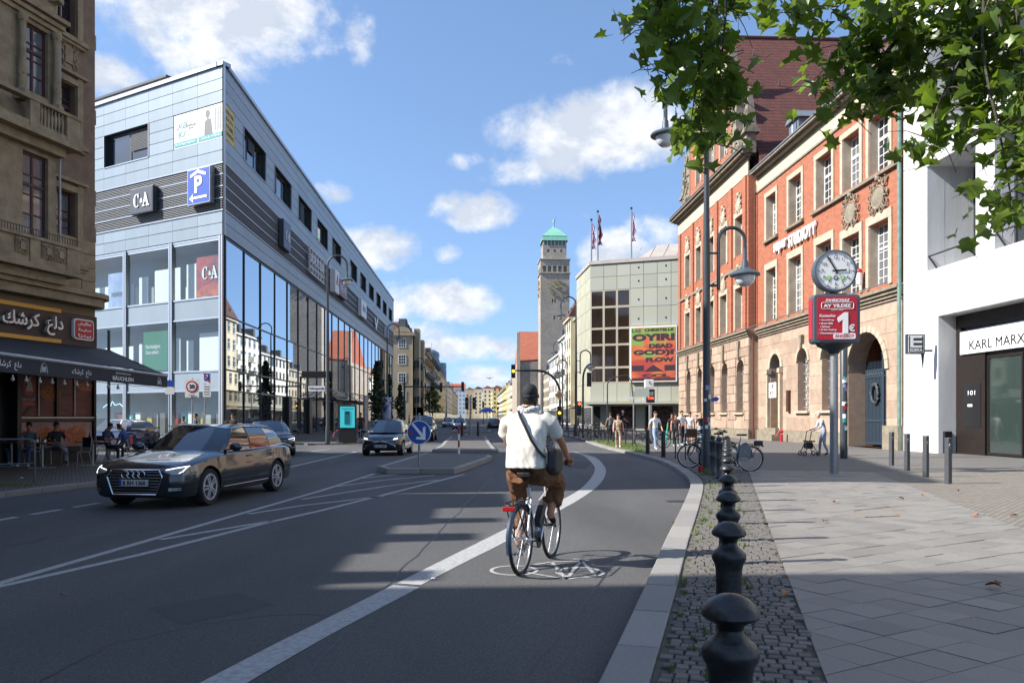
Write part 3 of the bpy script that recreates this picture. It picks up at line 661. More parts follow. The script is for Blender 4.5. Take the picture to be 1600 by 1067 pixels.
t = signbox('store_sign', 'small blue C&A sign high on the shaded store front seen edge on', 'sign', fR, 12.6, 14.9, 14.2, 16.3, m_sb, mat('sign slate blue', '#3d4b63', .4)); cna(t, fR, -.46, 13.75, 15.25, .85, m_wlet)
t = thing('lattice_sign', 'pale open lattice letter sign on the louvres of the shaded store front', 'sign', fR.P(25.5, -.2, 14.2)); mb = MB()
for k in range(6): u = 22.4+k*1.24; mb.fbox(fR, u, u+.1, -.35, -.2, 14.1, 16.3)
for k in range(5): z = 14.1+k*.53; mb.fbox(fR, 22.4, 28.7, -.34, -.21, z, z+.09)
mb.build('frame', m_rim, t)
for k in range(5): text('AHPEH'[k], 1.0, m_rim, t, TM(fR, 23.1+k*1.24, -.36, 15.4), bold=.03)
t = signbox('pharmacy_sign', 'white sign with a red letter A behind the lamp on the store front', 'sign', fR, 33.2, 35.4, 14.1, 16.4, m_rim, m_wlet, -.6); text('A', 1.6, mat('sign red', '#b3202a', .4), t, TM(fR, 34.3, -.64, 15.4), bold=.04); m_red = MT['sign red']
t = signbox('shop_sign', 'maroon shop sign beside the white letter A sign on the store front', 'sign', fR, 36.0, 41, 14.3, 15.9, mat('sign maroon', '#6b2a3a', .4), MT['sign maroon'], -.5); text('REWE', 1.0, m_wlet, t, TM(fR, 38.5, -.54, 15.1), fit=(3.6, .8))
t = signbox('shop_sign', 'tall white shop sign at the far part of the store louvres', 'sign', fR, 52, 56.5, 14.1, 16.2, m_rim, m_wlet, -.5); text('dm', 1.2, m_blue, t, TM(fR, 54.2, -.54, 15.3), fit=(2.4, .9))
t = thing('tick_sign', 'white tick shaped sign near the far end of the store louvres', 'sign', fR.P(68, -.3, 14)); shp(t, fR, -.3, [(66.5, 15.6), (67.2, 15.8), (68, 14.9), (70.2, 16.2), (70.4, 15.9), (68, 13.9)], m_wlet)
t = signbox('shop_sign', 'small pale blue sign last on the store louvres', 'sign', fR, 80, 82, 14.2, 15.9, m_rim, mat('sign pale blue', '#8fa5c4', .4), -.5)
# glazing, sunlit face
mul = [-.16-4.55*k for k in range(8)]
mb = MB()
for u in mul:
    mb.fbox(fL, u-.17, u-.045, -.12, .12, .3, 12.2); mb.fbox(fL, u+.015, u+.14, -.12, .12, .3, 12.2); mb.fbox(fL, u-.045, u+.015, -.02, .1, .3, 12.2)
mb.build('mullion', m_alu, st_)
mb = MB()
for z in (12.1, 8.6, 7.38, 4.26, 3.1, .3): mb.fbox(fL, -LL, -.3, -.05, .1, z, z+.1)
mb.fbox(fL, -LL, -.3, -.02, .1, 11.95, 12.1)
mb.build('transom', m_alu, st_)
for i in range(7):
    a, b = mul[i+1]+.14, mul[i]-.17
    for z0, z1 in ((7.48, 8.6), (3.2, 4.26)): plate(st_, fL, a, b, z0, z1, m_pan, 'spandrel_panel', .0, .06)
    for z0, z1 in ((8.7, 11.95), (4.36, 7.38), (.4, 3.1)): mb = MB(); mb.add([fL.P(a, .04, z0), fL.P(b, .04, z0), fL.P(b, .04, z1), fL.P(a, .04, z1)], [(0, 1, 2, 3)]); mb.build('pane', m_see, st_)
# interior behind the clear glass
mb = MB(); mb.fbox(fL, -LL, -1.75, 2.3, 2.4, .3, 12.1)
for z in (.2, 3.3, 7.5): mb.fbox(fL, -LL, -1.65, .12, 2.3, z, z+.15 if z == .2 else z+.9)
mb.fbox(fL, -LL, -1.65, .12, 2.3, 12.0, 12.1)
for z in (.2, 3.3, 7.5, 12.0): mb.add([fL.P(-.3, .12, z+.1), fL.P(-1.65, 2.3, z+.1), fL.P(-1.65, .12, z+.1)], [(0, 1, 2)])
mb.add([fL.P(-.3, .12, .3), fL.P(-1.7, 2.3, .3), fL.P(-1.7, 2.3, 12.1), fL.P(-.3, .12, 12.1)], [(0, 1, 2, 3)]); mb.build('interior', m_int, st_)
for u0, u1, z0, z1 in ((-4.3, -3.4, 8.7, 11.0), (-2.9, -.75, 8.7, 11.2), (-9.0, -8.1, 8.75, 10.6), (-7.4, -4.9, 8.7, 10.9), (-4.3, -3.7, 4.4, 6.3), (-3.1, -.75, 4.4, 6.7), (-9.0, -8.2, 4.4, 6.3), (-5.3, -4.9, 4.4, 6.5), (-13.5, -9.6, 4.4, 6.2), (-16, -9.6, 8.7, 10.3)):
    plate(st_, fL, u0, u1, z0, z1, m_boardw, 'partition_board', .75, .8)
m_grn = mat('green poster', '#1d6b41', .5); m_org = mat('orange poster', '#d26a2c', .5, ns=1.2, na=1, col2='#8e2f22'); m_rp = mat('red poster', '#b8382c', .5, ns=1.6, na=1, col2='#5c2018')
plate(st_, fL, -7.9, -5.5, 4.5, 7.0, m_grn, 'green_poster', .3, .33); text('Nachhaltigkeit.\nGanz einfach.', .3, m_wlet, st_, TM(fL, -6.9, .28, 5.85), 'poster_print', fit=(1.5, .6), align='LEFT')
plate(st_, fL, -2.8, -.45, 8.8, 11.2, m_rp, 'red_poster', .3, .33); shp(st_, fL, .29, [(-2.8, 8.8), (-.45, 8.8), (-.45, 9.3), (-1.4, 9.6), (-2.8, 9.2)], m_org, 'poster_print'); cna(st_, fL, .27, -1.6, 10.2, .9, m_wlet)
plate(st_, fL, -11.6, -9.8, 8.8, 11.0, mat('pale blue poster', '#aab8d6', .5, ns=1, na=.6, col2='#6a7ba8'), 'blue_poster', .3, .33); text('FASHION', .3, m_pgr, st_, TM(fL, -10.6, .28, 9.6), 'poster_print', fit=(1.2, .3))
rk_ = random.Random(6)
for k in range(13):
    u = -12.5+k*.88; cm = [m_pgr, m_rp, m_teal, m_boardw, m_pyel, m_int][k % 6]; plate(st_, fL, u, u+.5, .45, 1.5+.5*rk_.random(), cm, 'clothes_rack', .9+.5*rk_.random(), 1.7)
    if k % 2: plate(st_, fL, u, u+.4, 8.65, 9.6+.6*rk_.random(), cm, 'display_stand', .9, 1.2)
m_neon = mat('neon tube', (.45, .75, .95, 1), .3, emit=1.2)
mb = MB(); a = [(-12.0, 2.2), (-11.6, 2.4), (-11.2, 2.3), (-11.0, 2.6), (-10.7, 2.35), (-10.2, 2.45), (-9.8, 2.2), (-9.8, 1.6), (-9.5, 1.7), (-9.6, 1.1), (-9.2, 1.0), (-9.1, 1.6)]
mb.tube([fL.P(x, .2, z) for x, z in a], .02, 5); mb.build('neon_outline', m_neon, st_)
# glazing, street front: mirrored panes, one part each
bays = [.16+3.84*k for k in range(25)]; mb = MB()
for u in bays: mb.fbox(fR, u-.035, u+.035, -.05, .1, 0, 12.2)
mb.fbox(fR, 0, .13, -.1, .1, 0, 12.19)
mb.build('mullion', m_dark, st_)
mb = MB()
for z in (12.05, 7.5, 4.33, 3.1, .1): mb.fbox(fR, 0, LR, -.03, .09, z, z+.08)
mb.build('transom', m_dark, st_)
PM = {}
for k in range(24):
    for z0, z1 in ((7.6, 12.04), (4.43, 7.49), (3.2, 4.32), (.2, 3.09)):
        h_ = round(z1-z0, 2)
        if h_ not in PM: q = MB(); q.box(0, 0, 0, 3.68, .02, h_); PM[h_] = q.mesh('pane', m_mirror if z0 > 1 else mat('shop glass', (.10, .12, .13, 1), .02, .75))
        o = link('pane', PM[h_], st_, lw(st_).inverted() @ fR.P(bays[k]+.08, .02, z0), (rnd.uniform(-.0012, .0012), 0, fR.a+rnd.uniform(-.0016, .0016)))
# entrance canopies and portals on the street front
for a, b in ((27, 33), (40, 58)):
    t = thing('entrance_canopy', 'flat dark canopy over the %s doors of the mirrored store front' % ('nearer' if a < 30 else 'farther'), 'canopy', fR.P((a+b)/2, -1, 3.1)); mb = MB(); mb.fbox(fR, a, b, -1.8, -.16, 3.2, 3.38)
    mb.build('roof', m_dark, t); mb = MB()
    for k in range(3): q = a+.4+(b-a-.8)*k/2; mb.bar(fR.P(q, -1.7, 3.3), fR.P(q, -.12, 4.4), .06)
    mb.build('hanger', m_dark, t)
    text('KAUFHAUS  OUTLET' if a > 30 else 'EINGANG', .5, m_red if a > 30 else m_wlet, t, TM(fR, (a+b)/2, -1.75, 3.75), fit=((b-a)*.7, .45))
for u in (15.6, 23.2, 34.8): mb = MB(); mb.fbox(fR, u-.5, u+.5, -.25, -.14, 0, 3.2); mb.build('door_portal', m_dark, st_)

# ================================================================ WHITE BUILDING (right)
fW = Fr((18.9, 36), R(-90))
wb = thing('white_building', 'bright white rendered building with deep loggias and dark ground floor entrance on the right', 'building', (18.9, 20, 0))
mb = MB(); ops = []
zz = [(7.7, 12.1), (13.2, 17.5), (18.6, 22.5)]
for k in range(5):
    u0 = 3.35+k*4.35; ops += [(u0, u0+3.25, a, b) for a, b in zz]
ops += [(4.15, 25.5, 0, 5.72)]
wall(mb, fW, 1.5, 28, 0, 24, ops, dep=.75)
mb.fbox(fW, 1.5, 28, .0, 12, 24, 24.3); mb.fbox(fW, 1.5, 1.8, .002, 12, 0, 24); mb.fbox(fW, 27.7, 28, .002, 12, 0, 24)
for k in range(5):
    if k == 0:
        for a, b in zz: # the first loggia is deeper
            u0 = 3.35; mb.fbox(fW, u0-.25, u0-.004, .75, 2.0, a-.2, b+.2); mb.fbox(fW, u0+3.254, u0+3.5, .75, 2.0, a-.2, b+.2); mb.fbox(fW, u0-.25, u0+3.5, .75, 2.0, a-.25, a-.004); mb.fbox(fW, u0-.25, u0+3.5, .75, 2.0, b+.004, b+.25)
mb.build('wall', m_wht, wb)
mb = MB()
for z in (5.74, 13.15, 18.55): mb.fbox(fW, 1.5, 28, -.004, .01, z, z+.02)
for u in (3.3, 6.62, 10.97, 15.3): mb.fbox(fW, u, u+.015, -.004, .01, 5.76, 24)
mb.build('render_joint', mat('render joint', (.35, .35, .35, 1), .9), wb)
mb = MB(); mb.fbox(fW, 1.5, 28, -.05, .2, 24.3, 24.36); mb.build('roof_flashing', m_zinc, wb)
mb = MB(); mb.fbox(fW, 4.0, 25.5, .75, 1.2, 5.72, 5.9); mb.fbox(fW, 1.85, 27.6, 2.3, 2.5, 5, 24); mb.build('inner_wall', m_wht, wb)
for k in range(5):
    u0 = 3.35+k*4.35
    for a, b in zz:
        window(wb, fW, u0, a, 3.25, b-a, nx=2, nz=1, v=2.0 if k == 0 else .75, fm=m_dark, pm=m_glass, bw=.09, mw=.06)
        mb = MB(); p = [fW.P(u0+.02, .45, a+.08), fW.P(u0+.02, .06, a+.62), fW.P(u0+3.23, .06, a+.62), fW.P(u0+3.23, .45, a+.08)]
        mb.tube(p, .035, 6); mb.build('loggia_rail', mat('bronze rail', '#4a4140', .4, .5), wb)
m_bra = mat('bronze cladding', '#332b27', .45, .4, ns=3, na=.3)
mb = MB(); mb.fbox(fW, 4.2, 25.5, .72, .95, 5.2, 5.70); mb.fbox(fW, 4.2, 4.5, .72, .9, .1, 5.2); mb.fbox(fW, 4.5, 6.05, .72, .9, .1, 4.1); mb.fbox(fW, 4.5, 25.5, .8, .95, 3.93, 4.1); mb.build('bronze_frame', m_bra, wb)
m_sg = mat('shop sign board', (.74, .75, .74, 1), .3); plate(wb, fW, 4.62, 12.0, 4.1, 5.0, m_sg, 'sign_board', .62, .72)
mb = MB()
for z in (4.75, 4.9, 5.02): mb.fbox(fW, 4.62, 12, .61, .62, z, z+.012)
mb.build('sign_grooves', m_alu, wb)
text('KARL MARX STR 101', .44, m_ink, wb, TM(fW, 7.9, .61, 4.42), 'lettering', fit=(5.3, .36))
text('NEUERÖFFNUNG', .2, m_red, wb, TM(fW, 9.0, .68, 5.45), 'lettering', fit=(1.4, .16))
text('101', .4, m_wlet, wb, TM(fW, 5.25, .70, 2.55), 'lettering', fit=(.45, .17)); plate(wb, fW, 4.75, 5.8, 1.2, 2.9, mat('door plate', (.015, .015, .016, 1), .3), 'bell_plate', .705, .722); plate(wb, fW, 5.0, 5.3, 2.0, 2.1, m_pw, 'sticker', .695, .706)
for a, b in ((6.1, 8.1), (8.2, 10.0), (10.1, 11.9), (12.0, 16), (16.1, 20), (20.1, 25)):
    window(wb, fW, a, .15, b-a, 3.78, nx=1, nz=1, v=.78, fm=m_bra, pm=mat('green shop glass', (.03, .045, .04, 1), .04, 0, spec=1, coat=.5), bw=.08, name='shop_window')
plate(wb, fW, 8.5, 9.9, .3, 2.2, mat('green shop poster', '#8fae8c', .5), 'poster', .74, .78)
mb = MB(); mb.fbox(fW, 4.05, 4.3, .2, .5, .1, 1.0); tag(mb.build('waste_bin', m_blk), 'small black waste bin standing against the white wall by the bronze entrance', 'waste bin')
# hanging supermarket sign
t = thing('projecting_sign', 'black and white projecting EDEKA sign on the white wall next to the drainpipe', 'sign', fW.P(2.3, -.5, 4.3)); fE = Fr(g(1419, 700, .1).to_2d(), R(0)); D_ = 34.6
p0 = at(1417, 553, 32.6); p1 = at(1446, 522, 32.6); fE = Fr((p0.x, p0.y), R(0)); wE = p1.x-p0.x
mb = MB(); mb.fbox(fE, 0, wE, 0, .14, p0.z, p1.z); mb.build('sign_box', m_sb, t); mb = MB(); mb.fbox(fE, .05, wE-.05, -.012, -.002, p0.z+.05, p1.z-.05); mb.build('sign_rim', m_wlet, t); mb = MB(); mb.fbox(fE, .08, wE-.08, -.02, -.012, p0.z+.08, p1.z-.08); mb.build('sign_face', m_sb, t)
hE = p1.z-p0.z; mb = MB(); z0 = p0.z+.26
for k in range(3): mb.fbox(fE, .26, wE-.14, -.03, -.02, z0+k*(hE-.42)/2-.0, z0+k*(hE-.42)/2+.085)
mb.fbox(fE, .14, .26, -.03, -.02, z0, z0+hE-.42+.085); mb.build('lettering', m_wlet, t); text('EDEKA', .2, m_wlet, t, TM(fE, wE/2, -.03, p0.z+.16), fit=(wE-.25, .11), bold=.004)
mb = MB(); mb.add([fE.P(wE-.12, .05, p0.z), fE.P(wE, .05, p0.z), fE.P(wE-.05, .05, p0.z-.62), fE.P(wE-.12, .09, p0.z), fE.P(wE, .09, p0.z), fE.P(wE-.05, .09, p0.z-.62)], [(0, 1, 2), (5, 4, 3), (0, 3, 4, 1), (1, 4, 5, 2), (2, 5, 3, 0)]); mb.build('arrow_bracket', m_sb, t)
mb = MB(); mb.fbox(fE, wE, wE+.34, .03, .1, p0.z+.1, p0.z+.18); mb.build('wall_arm', m_sb, t)
# ================================================================ POST OFFICE (right, red brick on a sandstone ground floor)
PO = Fr((18.9, 72), R(-90)); VR = -.55
po = thing('post_office', 'historic red brick post office with sandstone ground floor, gable and steep tiled roof', 'building', (18.9, 54, 0))
m_brk = brickmat('red brick', '#b5633f', '#8f4229', '#8c7261', .25, .077, mw=.012, bump=.5, ns=.9, na=.5, axes='XYZ', dirt='#a8694a')
m_sand = mat('sandstone', '#ad9683', .85, ns=2.2, na=.55, col2='#8c7663', bs=25, bd=.5, vary=.16)
m_sandp = mat('pale sandstone trim', '#b8ab97', .85, ns=2, na=.5, col2='#8d7e68', bs=20, bd=.3)
m_sandy = mat('yellow sandstone frieze', '#cbbb9c', .85, ns=1.5, na=.35, col2='#ad9d80', bs=20, bd=.2)
m_grys = mat('grey weathered sandstone', '#8e8472', .9, ns=3, na=.6, col2='#5f574b', bs=14, bd=.7)
m_tile = brickmat('brown roof tiles', '#6a3a2f', '#57302a', '#2e1a17', .22, .32, mw=.025, bump=1.0, ns=.4, na=.2, axes='XYZ', dirt='#4c2b26')
m_copg = mat('patinated copper', '#5d7a70', .6, .3, ns=4, na=.5, col2='#8fa59b')
m_iron = mat('wrought iron', (.05, .06, .065, 1), .5, .4)
E0, E1 = 18.9, 37.5
c1 = [(2.75, 4.25), (6.15, 7.65), (9.55, 11.15), (12.75, 14.35), (16.25, 17.85)]; c2 = [(20.85, 22.5), (24.6, 26.45), (28.5, 30.4), (31.7, 33.5), (34.45, 36.3)]
top2 = [(a, b, 13.15, 15.85) for a, b in c2[:3]]+[(a, b, 13.15, 15.85) for a, b in c2[3:]]; mid2 = [(a, b, 7.75, 11.1) for a, b in c2[:3]]+[(a, b, 7.75, 10.75) for a, b in c2[3:]]
g2 = [(21.35, 23.15, .9, 5.6, .9), (25.7, 27.25, 1.95, 5.6, .78), (29.0, 30.6, 1.95, 5.6, .8), (32.1, 35.9, .1, 5.72, 1.9)]
br = MB(); wall(br, PO, E0, E1, 7.55, 16.6, top2+mid2, dep=.55)
top1 = [(a, b, 12.9, 15.6) for a, b in c1]; mid1 = [(a, b, 7.75, 10.6) for a, b in c1]; gw1 = [(a, b, 20.9, 23.0) for a, b in (c1[1], c1[2], c1[3])]
wall(br, PO, .3, E0, 7.55, 18.0, top1+mid1, dep=.55, v=VR)
wall(br, PO, 4.2, 15.2, 19.5, 24.6, gw1, dep=.4, v=VR)
br.fbox(PO, E0-.3, E0-.003, VR+.003, .3, 7.5, 18); br.fbox(PO, .3, .6, VR+.003, 14, 7.5, 18)
br.build('brick_wall', m_brk, po)
sd = MB(); g1 = [(a, b, 1.9, 5.6, (b-a)/2) for a, b in c1]
wall(sd, PO, .3, E0, 0, 7.5, g1, dep=.7, v=VR+.06); wall(sd, PO, E0, E1, 0, 7.5, g2, dep=.9, v=.06); sd.fbox(PO, E0-.3, E0-.003, VR+.07, .3, 0, 7.5); sd.fbox(PO, .3, .6, VR+.07, 14, 0, 7.5); sd.fbox(PO, E1-.2, E1, .1, 12, 0, 17)
sd.build('stone_wall', m_sand, po)
# ashlar blocks proud of the wall, running bond, cut round the openings
def blocks(u0, u1, z0, z1, ch, bw_, holes, v, prd, name, m, rough=0):
    nr = round((z1-z0)/ch); ch = (z1-z0)/nr
    for r in range(nr):
        za, zb = z0+r*ch, z0+(r+1)*ch; cuts = []
        for h in holes:
            if zb > h[2]+.02 and za < h[3]-.02:
                a, b = h[0], h[1]
                if h[4] and zb > h[3]-h[4]:
                    y = max(0, za-(h[3]-h[4])); c = (a+b)/2; hw = math.sqrt(max(0, 1-(y/h[4])**2))*(b-a)/2 if y < h[4] else 0
                    if hw < .05: continue
                    a, b = c-hw-.1, c+hw+.1
                cuts.append((a, b))
        u = u0-(bw_/2 if r % 2 else 0)
        while u < u1:
            seg = [(max(u, u0), min(u+bw_, u1))]
            for a, b in cuts: seg = [q for s0, s1 in seg for q in ((s0, min(s1, a)), (max(s0, b), s1)) if q[1]-q[0] > .02]
            for s0, s1 in seg:
                if s1-s0 < .06: continue
                k = (name, round(s1-s0, 1), round(ch, 2), v)
                mb = MB(); e = .022
                A = [(s0+.006, za+.006), (s1-.006, za+.006), (s1-.006, zb-.006), (s0+.006, zb-.006)]; B = [(s0+e+.006, za+e), (s1-e-.006, za+e), (s1-e-.006, zb-e), (s0+e+.006, zb-e)]; p = prd+rnd.uniform(-.3, .3)*prd*rough
                mb.add([PO.P(x, v, z) for x, z in A]+[PO.P(x, v-p, z) for x, z in B], [(4, 5, 6, 7)]+[(i, (i+1) % 4, 4+(i+1) % 4, 4+i) for i in range(4)])
                mb.build(name, m, po)
            u += bw_
blocks(.3, E0, .75, 7.0, .62, 1.55, g1, VR+.06, .075, 'rusticated_block', m_sand, 1)
blocks(E0+.05, E1, .75, 7.0, .78, 1.7, g2, .06, .018, 'ashlar_block', m_sand)
tr = MB()
tr.fbox(PO, .2, E0+.05, VR-.05, VR+.06, 0, .75); tr.fbox(PO, E0+.05, 21.2, -.08, .06, 0, .75); tr.fbox(PO, 23.3, 31.9, -.08, .06, 0, .75); tr.fbox(PO, 36.1, E1, -.25, .06, 0, 1.2)
tr.build('plinth', m_grys, po)
tr = MB()  # cornices
def cornice(a, b, z, v, prof, ends=True):
    for (dz0, dz1, pr) in prof: tr.fbox(PO, a-(pr if ends else 0), b+(pr if ends else 0), v-pr, v+.08, z+dz0, z+dz1)
cornice(.3, E0, 7.05, VR, [(0, .15, .06), (.15, .32, .16), (.32, .46, .28)]); cornice(E0+.3, E1-.05, 7.05, 0, [(0, .15, .06), (.15, .32, .16), (.32, .46, .28)], False)
cornice(E0+.05, E1-.3, 16.62, 0, [(.0, .12, .08)], False)
cornice(.3, E0, 18.0, VR, [(1.0, 1.15, .12), (1.15, 1.3, .35), (1.3, 1.5, .6), (1.5, 1.62, .75)])
cornice(E0+.35, E1, 16.62, 0, [(.9, 1.02, .12), (1.02, 1.18, .38), (1.18, 1.32, .6)], False)
cornice(4.2, 15.2, 24.6, VR, [(.0, .8, .03), (.8, 1.0, .3), (1.0, 1.25, .55)])
tr.fbox(PO, 27.9, E1-.1, -.18, .05, 12.88, 13.02)
for a, b in c2[:2]: tr.fbox(PO, a-.35, b+.35, -.2, .05, 12.88, 13.02)
tr.fbox(PO, .3, E0, VR-.14, VR+.05, 11.9, 12.1)
tr.build('cornice', m_grys, po)
tr = MB(); tr.fbox(PO, E0+.01, E1-.05, -.04, .05, 16.75, 17.5); tr.fbox(PO, .3, E0, VR-.04, VR+.05, 18.0, 19.0); tr.fbox(PO, 4.2, 15.2, VR-.02, VR+.4, 24.62, 25.4); tr.build('frieze', m_sandy, po)
m_zl = m_zinc
tr = MB(); tr.fbox(PO, E0+.4, E1, -.66, -.3, 17.94, 18.02); tr.fbox(PO, .0, E0+.7, VR-.8, VR, 19.62, 19.68); tr.fbox(PO, .2, E1, VR-.3, VR-.2, 7.52, 7.55); tr.build('gutter', m_zl, po)
# window surrounds, windows, carved crests
def surround(a, b, z0, z1, v, wd=.28, pr=.07, top=.35):
    mb = MB(); mb.fbox(PO, a-wd, a-.002, v-pr, v+.02, z0-.05, z1+.002); mb.fbox(PO, b+.002, b+wd, v-pr, v+.02, z0-.05, z1+.002); mb.fbox(PO, a-wd, b+wd, v-pr-.01, v+.02, z1+.004, z1+top)
    mb.fbox(PO, a, a+.012, v-.01, v+.53, z0, z1); mb.build('window_surround', m_sandp, po)
ob = random.Random(3)
def crest(u, z, w_, h_, v):
    """carved stone crest: shield with scrolls"""
    mb = MB(); P = lambda x, y, d: PO.P(u+x*w_, v-d, z+y*h_)
    n = 12; ring = [P(.27*math.cos(6.283*k/n), .48+.3*math.sin(6.283*k/n)*(1.15 if math.sin(6.283*k/n) < 0 else 1), .10) for k in range(n)]; mb.add(ring+[P(0, .48, .22)], [(k, (k+1) % n, n) for k in range(n)]); mb.tube([q for q in ring], .05, 6, closed=True)
    for s in (-1, 1):
        for cx, cy, rr, tn in ((.3, .85, .13, 1.4), (.36, .55, .12, 1.2), (.33, .25, .14, 1.5), (.14, .95, .12, 1.2), (.18, .08, .12, 1.3)):
            pts = [P(s*(cx+rr*(1-k/14)*math.cos(tn*6.283*k/14+cx*9)), cy+rr*w_/h_*(1-k/14)*math.sin(tn*6.283*k/14+cx*9), .08+.06*k/14) for k in range(13)]
            mb.tube(pts, [.05*(1-k/20) for k in range(13)], 6)
    for k in range(14): x, y = ob.uniform(-.42, .42), ob.uniform(0, 1); mb.sph(P(x, y, .05), ob.uniform(.05, .10), 6, 4)
    mb.sph(P(0, 1.0, .08), .16, 8, 6); return mb
for i, (a, b, z0, z1) in enumerate(top2+mid2):
    surround(a, b, z0, z1, 0, top=.42 if z0 < 12 else .3)
    window(po, PO, a, z0, b-a, z1-z0, nx=4, nz=6 if z0 > 12 else 7, v=.42, fm=m_white, pm=m_glass if i % 3 else m_glassc, bw=.07, mw=.035, tr=.62)
    if i in (8, 9): crest((a+b)/2, 11.15, 2.1, 1.62, .0).build('carved_crest', m_grys, po, smooth=50)
for i, (a, b, z0, z1) in enumerate(top1+mid1):
    surround(a, b, z0, z1, VR, wd=.24); window(po, PO, a, z0, b-a, z1-z0, nx=4, nz=6, v=VR+.42, fm=m_white, pm=m_glass, bw=.07, mw=.035, tr=.62)
    crest((a+b)/2, z1+.25, 1.35, 1.25, VR).build('carved_crest', m_sandp, po, smooth=50)
for a, b, z0, z1 in gw1: surround(a, b, z0, z1, VR, wd=.2); window(po, PO, a, z0, b-a, z1-z0, nx=2, nz=3, v=VR+.3, fm=m_white, pm=m_glass)
tr = MB()
for u in (.9, 5.1, 8.6, 11.9, 15.3, 18.3): tr.fbox(PO, u-.32, u+.32, VR-.12, VR+.02, 7.55, 18.0)
tr.build('brick_pilaster', m_brk, po)
# ground floor windows with grilles, door, gate
for i, (a, b, z0, z1, ar) in enumerate(g1+g2[1:3]):
    v = (VR if i < 5 else 0)+.5
    window(po, PO, a, z0, b-a, z1-z0, nx=3, nz=5, v=v+.1, fm=m_white, pm=m_glass, bw=.06, mw=.03, arch=ar)
    mb = MB()
    for k in range(1, 7): u = a+(b-a)*k/7; hh = z1-ar+math.sqrt(max(0, 1-((u-(a+b)/2)/((b-a)/2))**2))*ar; mb.bar(PO.P(u, v-.05, z0), PO.P(u, v-.05, hh), .03)
    for k in range(7): z = z0+.2+k*.5; mb.bar(PO.P(a, v-.06, z), PO.P(b, v-.06, z), .03)
    for k in range(7):
        z = z0+.45+k*.5
        if z > z1-.4: continue
        for q in (.3, .7): mb.tube([PO.P(a+(b-a)*q+.13*math.cos(t*.785), v-.07, z+.16*math.sin(t*.785)) for t in range(8)], .012, 4, closed=True)
    mb.build('window_grille', mat('pale iron grille', (.42, .43, .42, 1), .5, .3), po)
    mb = MB(); mb.fbox(PO, a-.2, b+.2, (VR if i < 5 else 0)-.12, v-.2, z0-.14, z0-.002); mb.build('window_sill', m_sandp, po)
    # keystone
    mb = MB(); c = (a+b)/2; vv = (VR if i < 5 else 0)
    mb.ext([PO.P(c-.1, vv-.16, z1-.05), PO.P(c+.1, vv-.16, z1-.05), PO.P(c+.2, vv-.16, 6.9 if i < 5 else z1+.75), PO.P(c-.2, vv-.16, 6.9 if i < 5 else z1+.75)], PO.N*.2); mb.build('keystone', m_grys, po)
for (a, b, z0, z1, ar), wd in ((g2[0], .3), (g2[1], .22), (g2[2], .22), (g2[3], .3)):   # arch rings
    c = (a+b)/2; n = 9 if b-a < 3 else 15
    for k in range(n):
        a0, a1 = math.pi*k/n+.006, math.pi*(k+1)/n-.006; r0, r1 = (b-a)/2, (b-a)/2+wd; zc = z1-ar
        mb = MB(); mb.ext([PO.P(c+r*math.cos(t)*1, -.035, zc+r*math.sin(t)*(ar/((b-a)/2))) for r, t in ((r0, a0), (r1, a0), (r1, a1), (r0, a1))], PO.N*.12); mb.build('voussoir', m_sandp, po)
mb = MB(); a, b = g2[0][:2]
for u in (a-.3, b+.02): mb.fbox(PO, u, u+.28, -.16, .1, .75, 4.35)
for u in (a-.36, b-.04): mb.fbox(PO, u, u+.4, -.22, .1, 4.35, 4.62)
mb.build('door_pilaster', m_sandp, po)
mb = MB(); mb.fbox(PO, a, b, .55, .62, .9, 3.3); d = mb.build('door', mat('oak door', '#9b7a55', .6, ns=5, na=.4), po); mb = MB(); mb.fbox(PO, a+.2, a+1.0, .53, .548, 1.6, 2.9); mb.build('door_panel', mat('door glass panel', (.05, .05, .05, 1), .2), d)
mb = MB(); mb.fbox(PO, a, b, .56, .62, 3.35, 4.5); mb.build('transom_light', m_glass, po)
mb = MB()
for k in range(8): mb.tube([PO.P((a+b)/2+(.2+.6*(k % 4)/4)*math.cos(t*.5+k), .5, 4.75+(.1+.5*(k % 4)/4)*math.sin(t*.5+k)) for t in range(7)], .03, 4)
mb.build('fanlight_grille', m_iron, po)
mb = MB(); mb.fbox(PO, a-.4, b+.4, -.7, .4, .1, .5); mb.fbox(PO, a-.2, b+.2, -.4, .5, .5, .9); mb.build('door_steps', m_grys, po)
t = thing('hanging_banner', 'small white banner reading DIE POST in the post office doorway', 'banner', PO.P(22.6, -.2, 3)); mb = MB(); mb.fbox(PO, 22.0, 23.2, -.30, -.27, 2.8, 3.75); mb.build('cloth', m_wlet, t); text('DIE\nPOST', .5, m_ink, t, TM(PO, 22.6, -.31, 3.28), fit=(.9, .8))
mb = MB(); mb.fbox(PO, 24.35, 24.7, -.12, .05, 1.9, 3.2); t = tag(mb.build('information_board', mat('brown board', '#4a3022', .5)), 'narrow brown notice board on the sandstone wall right of the door', 'sign')
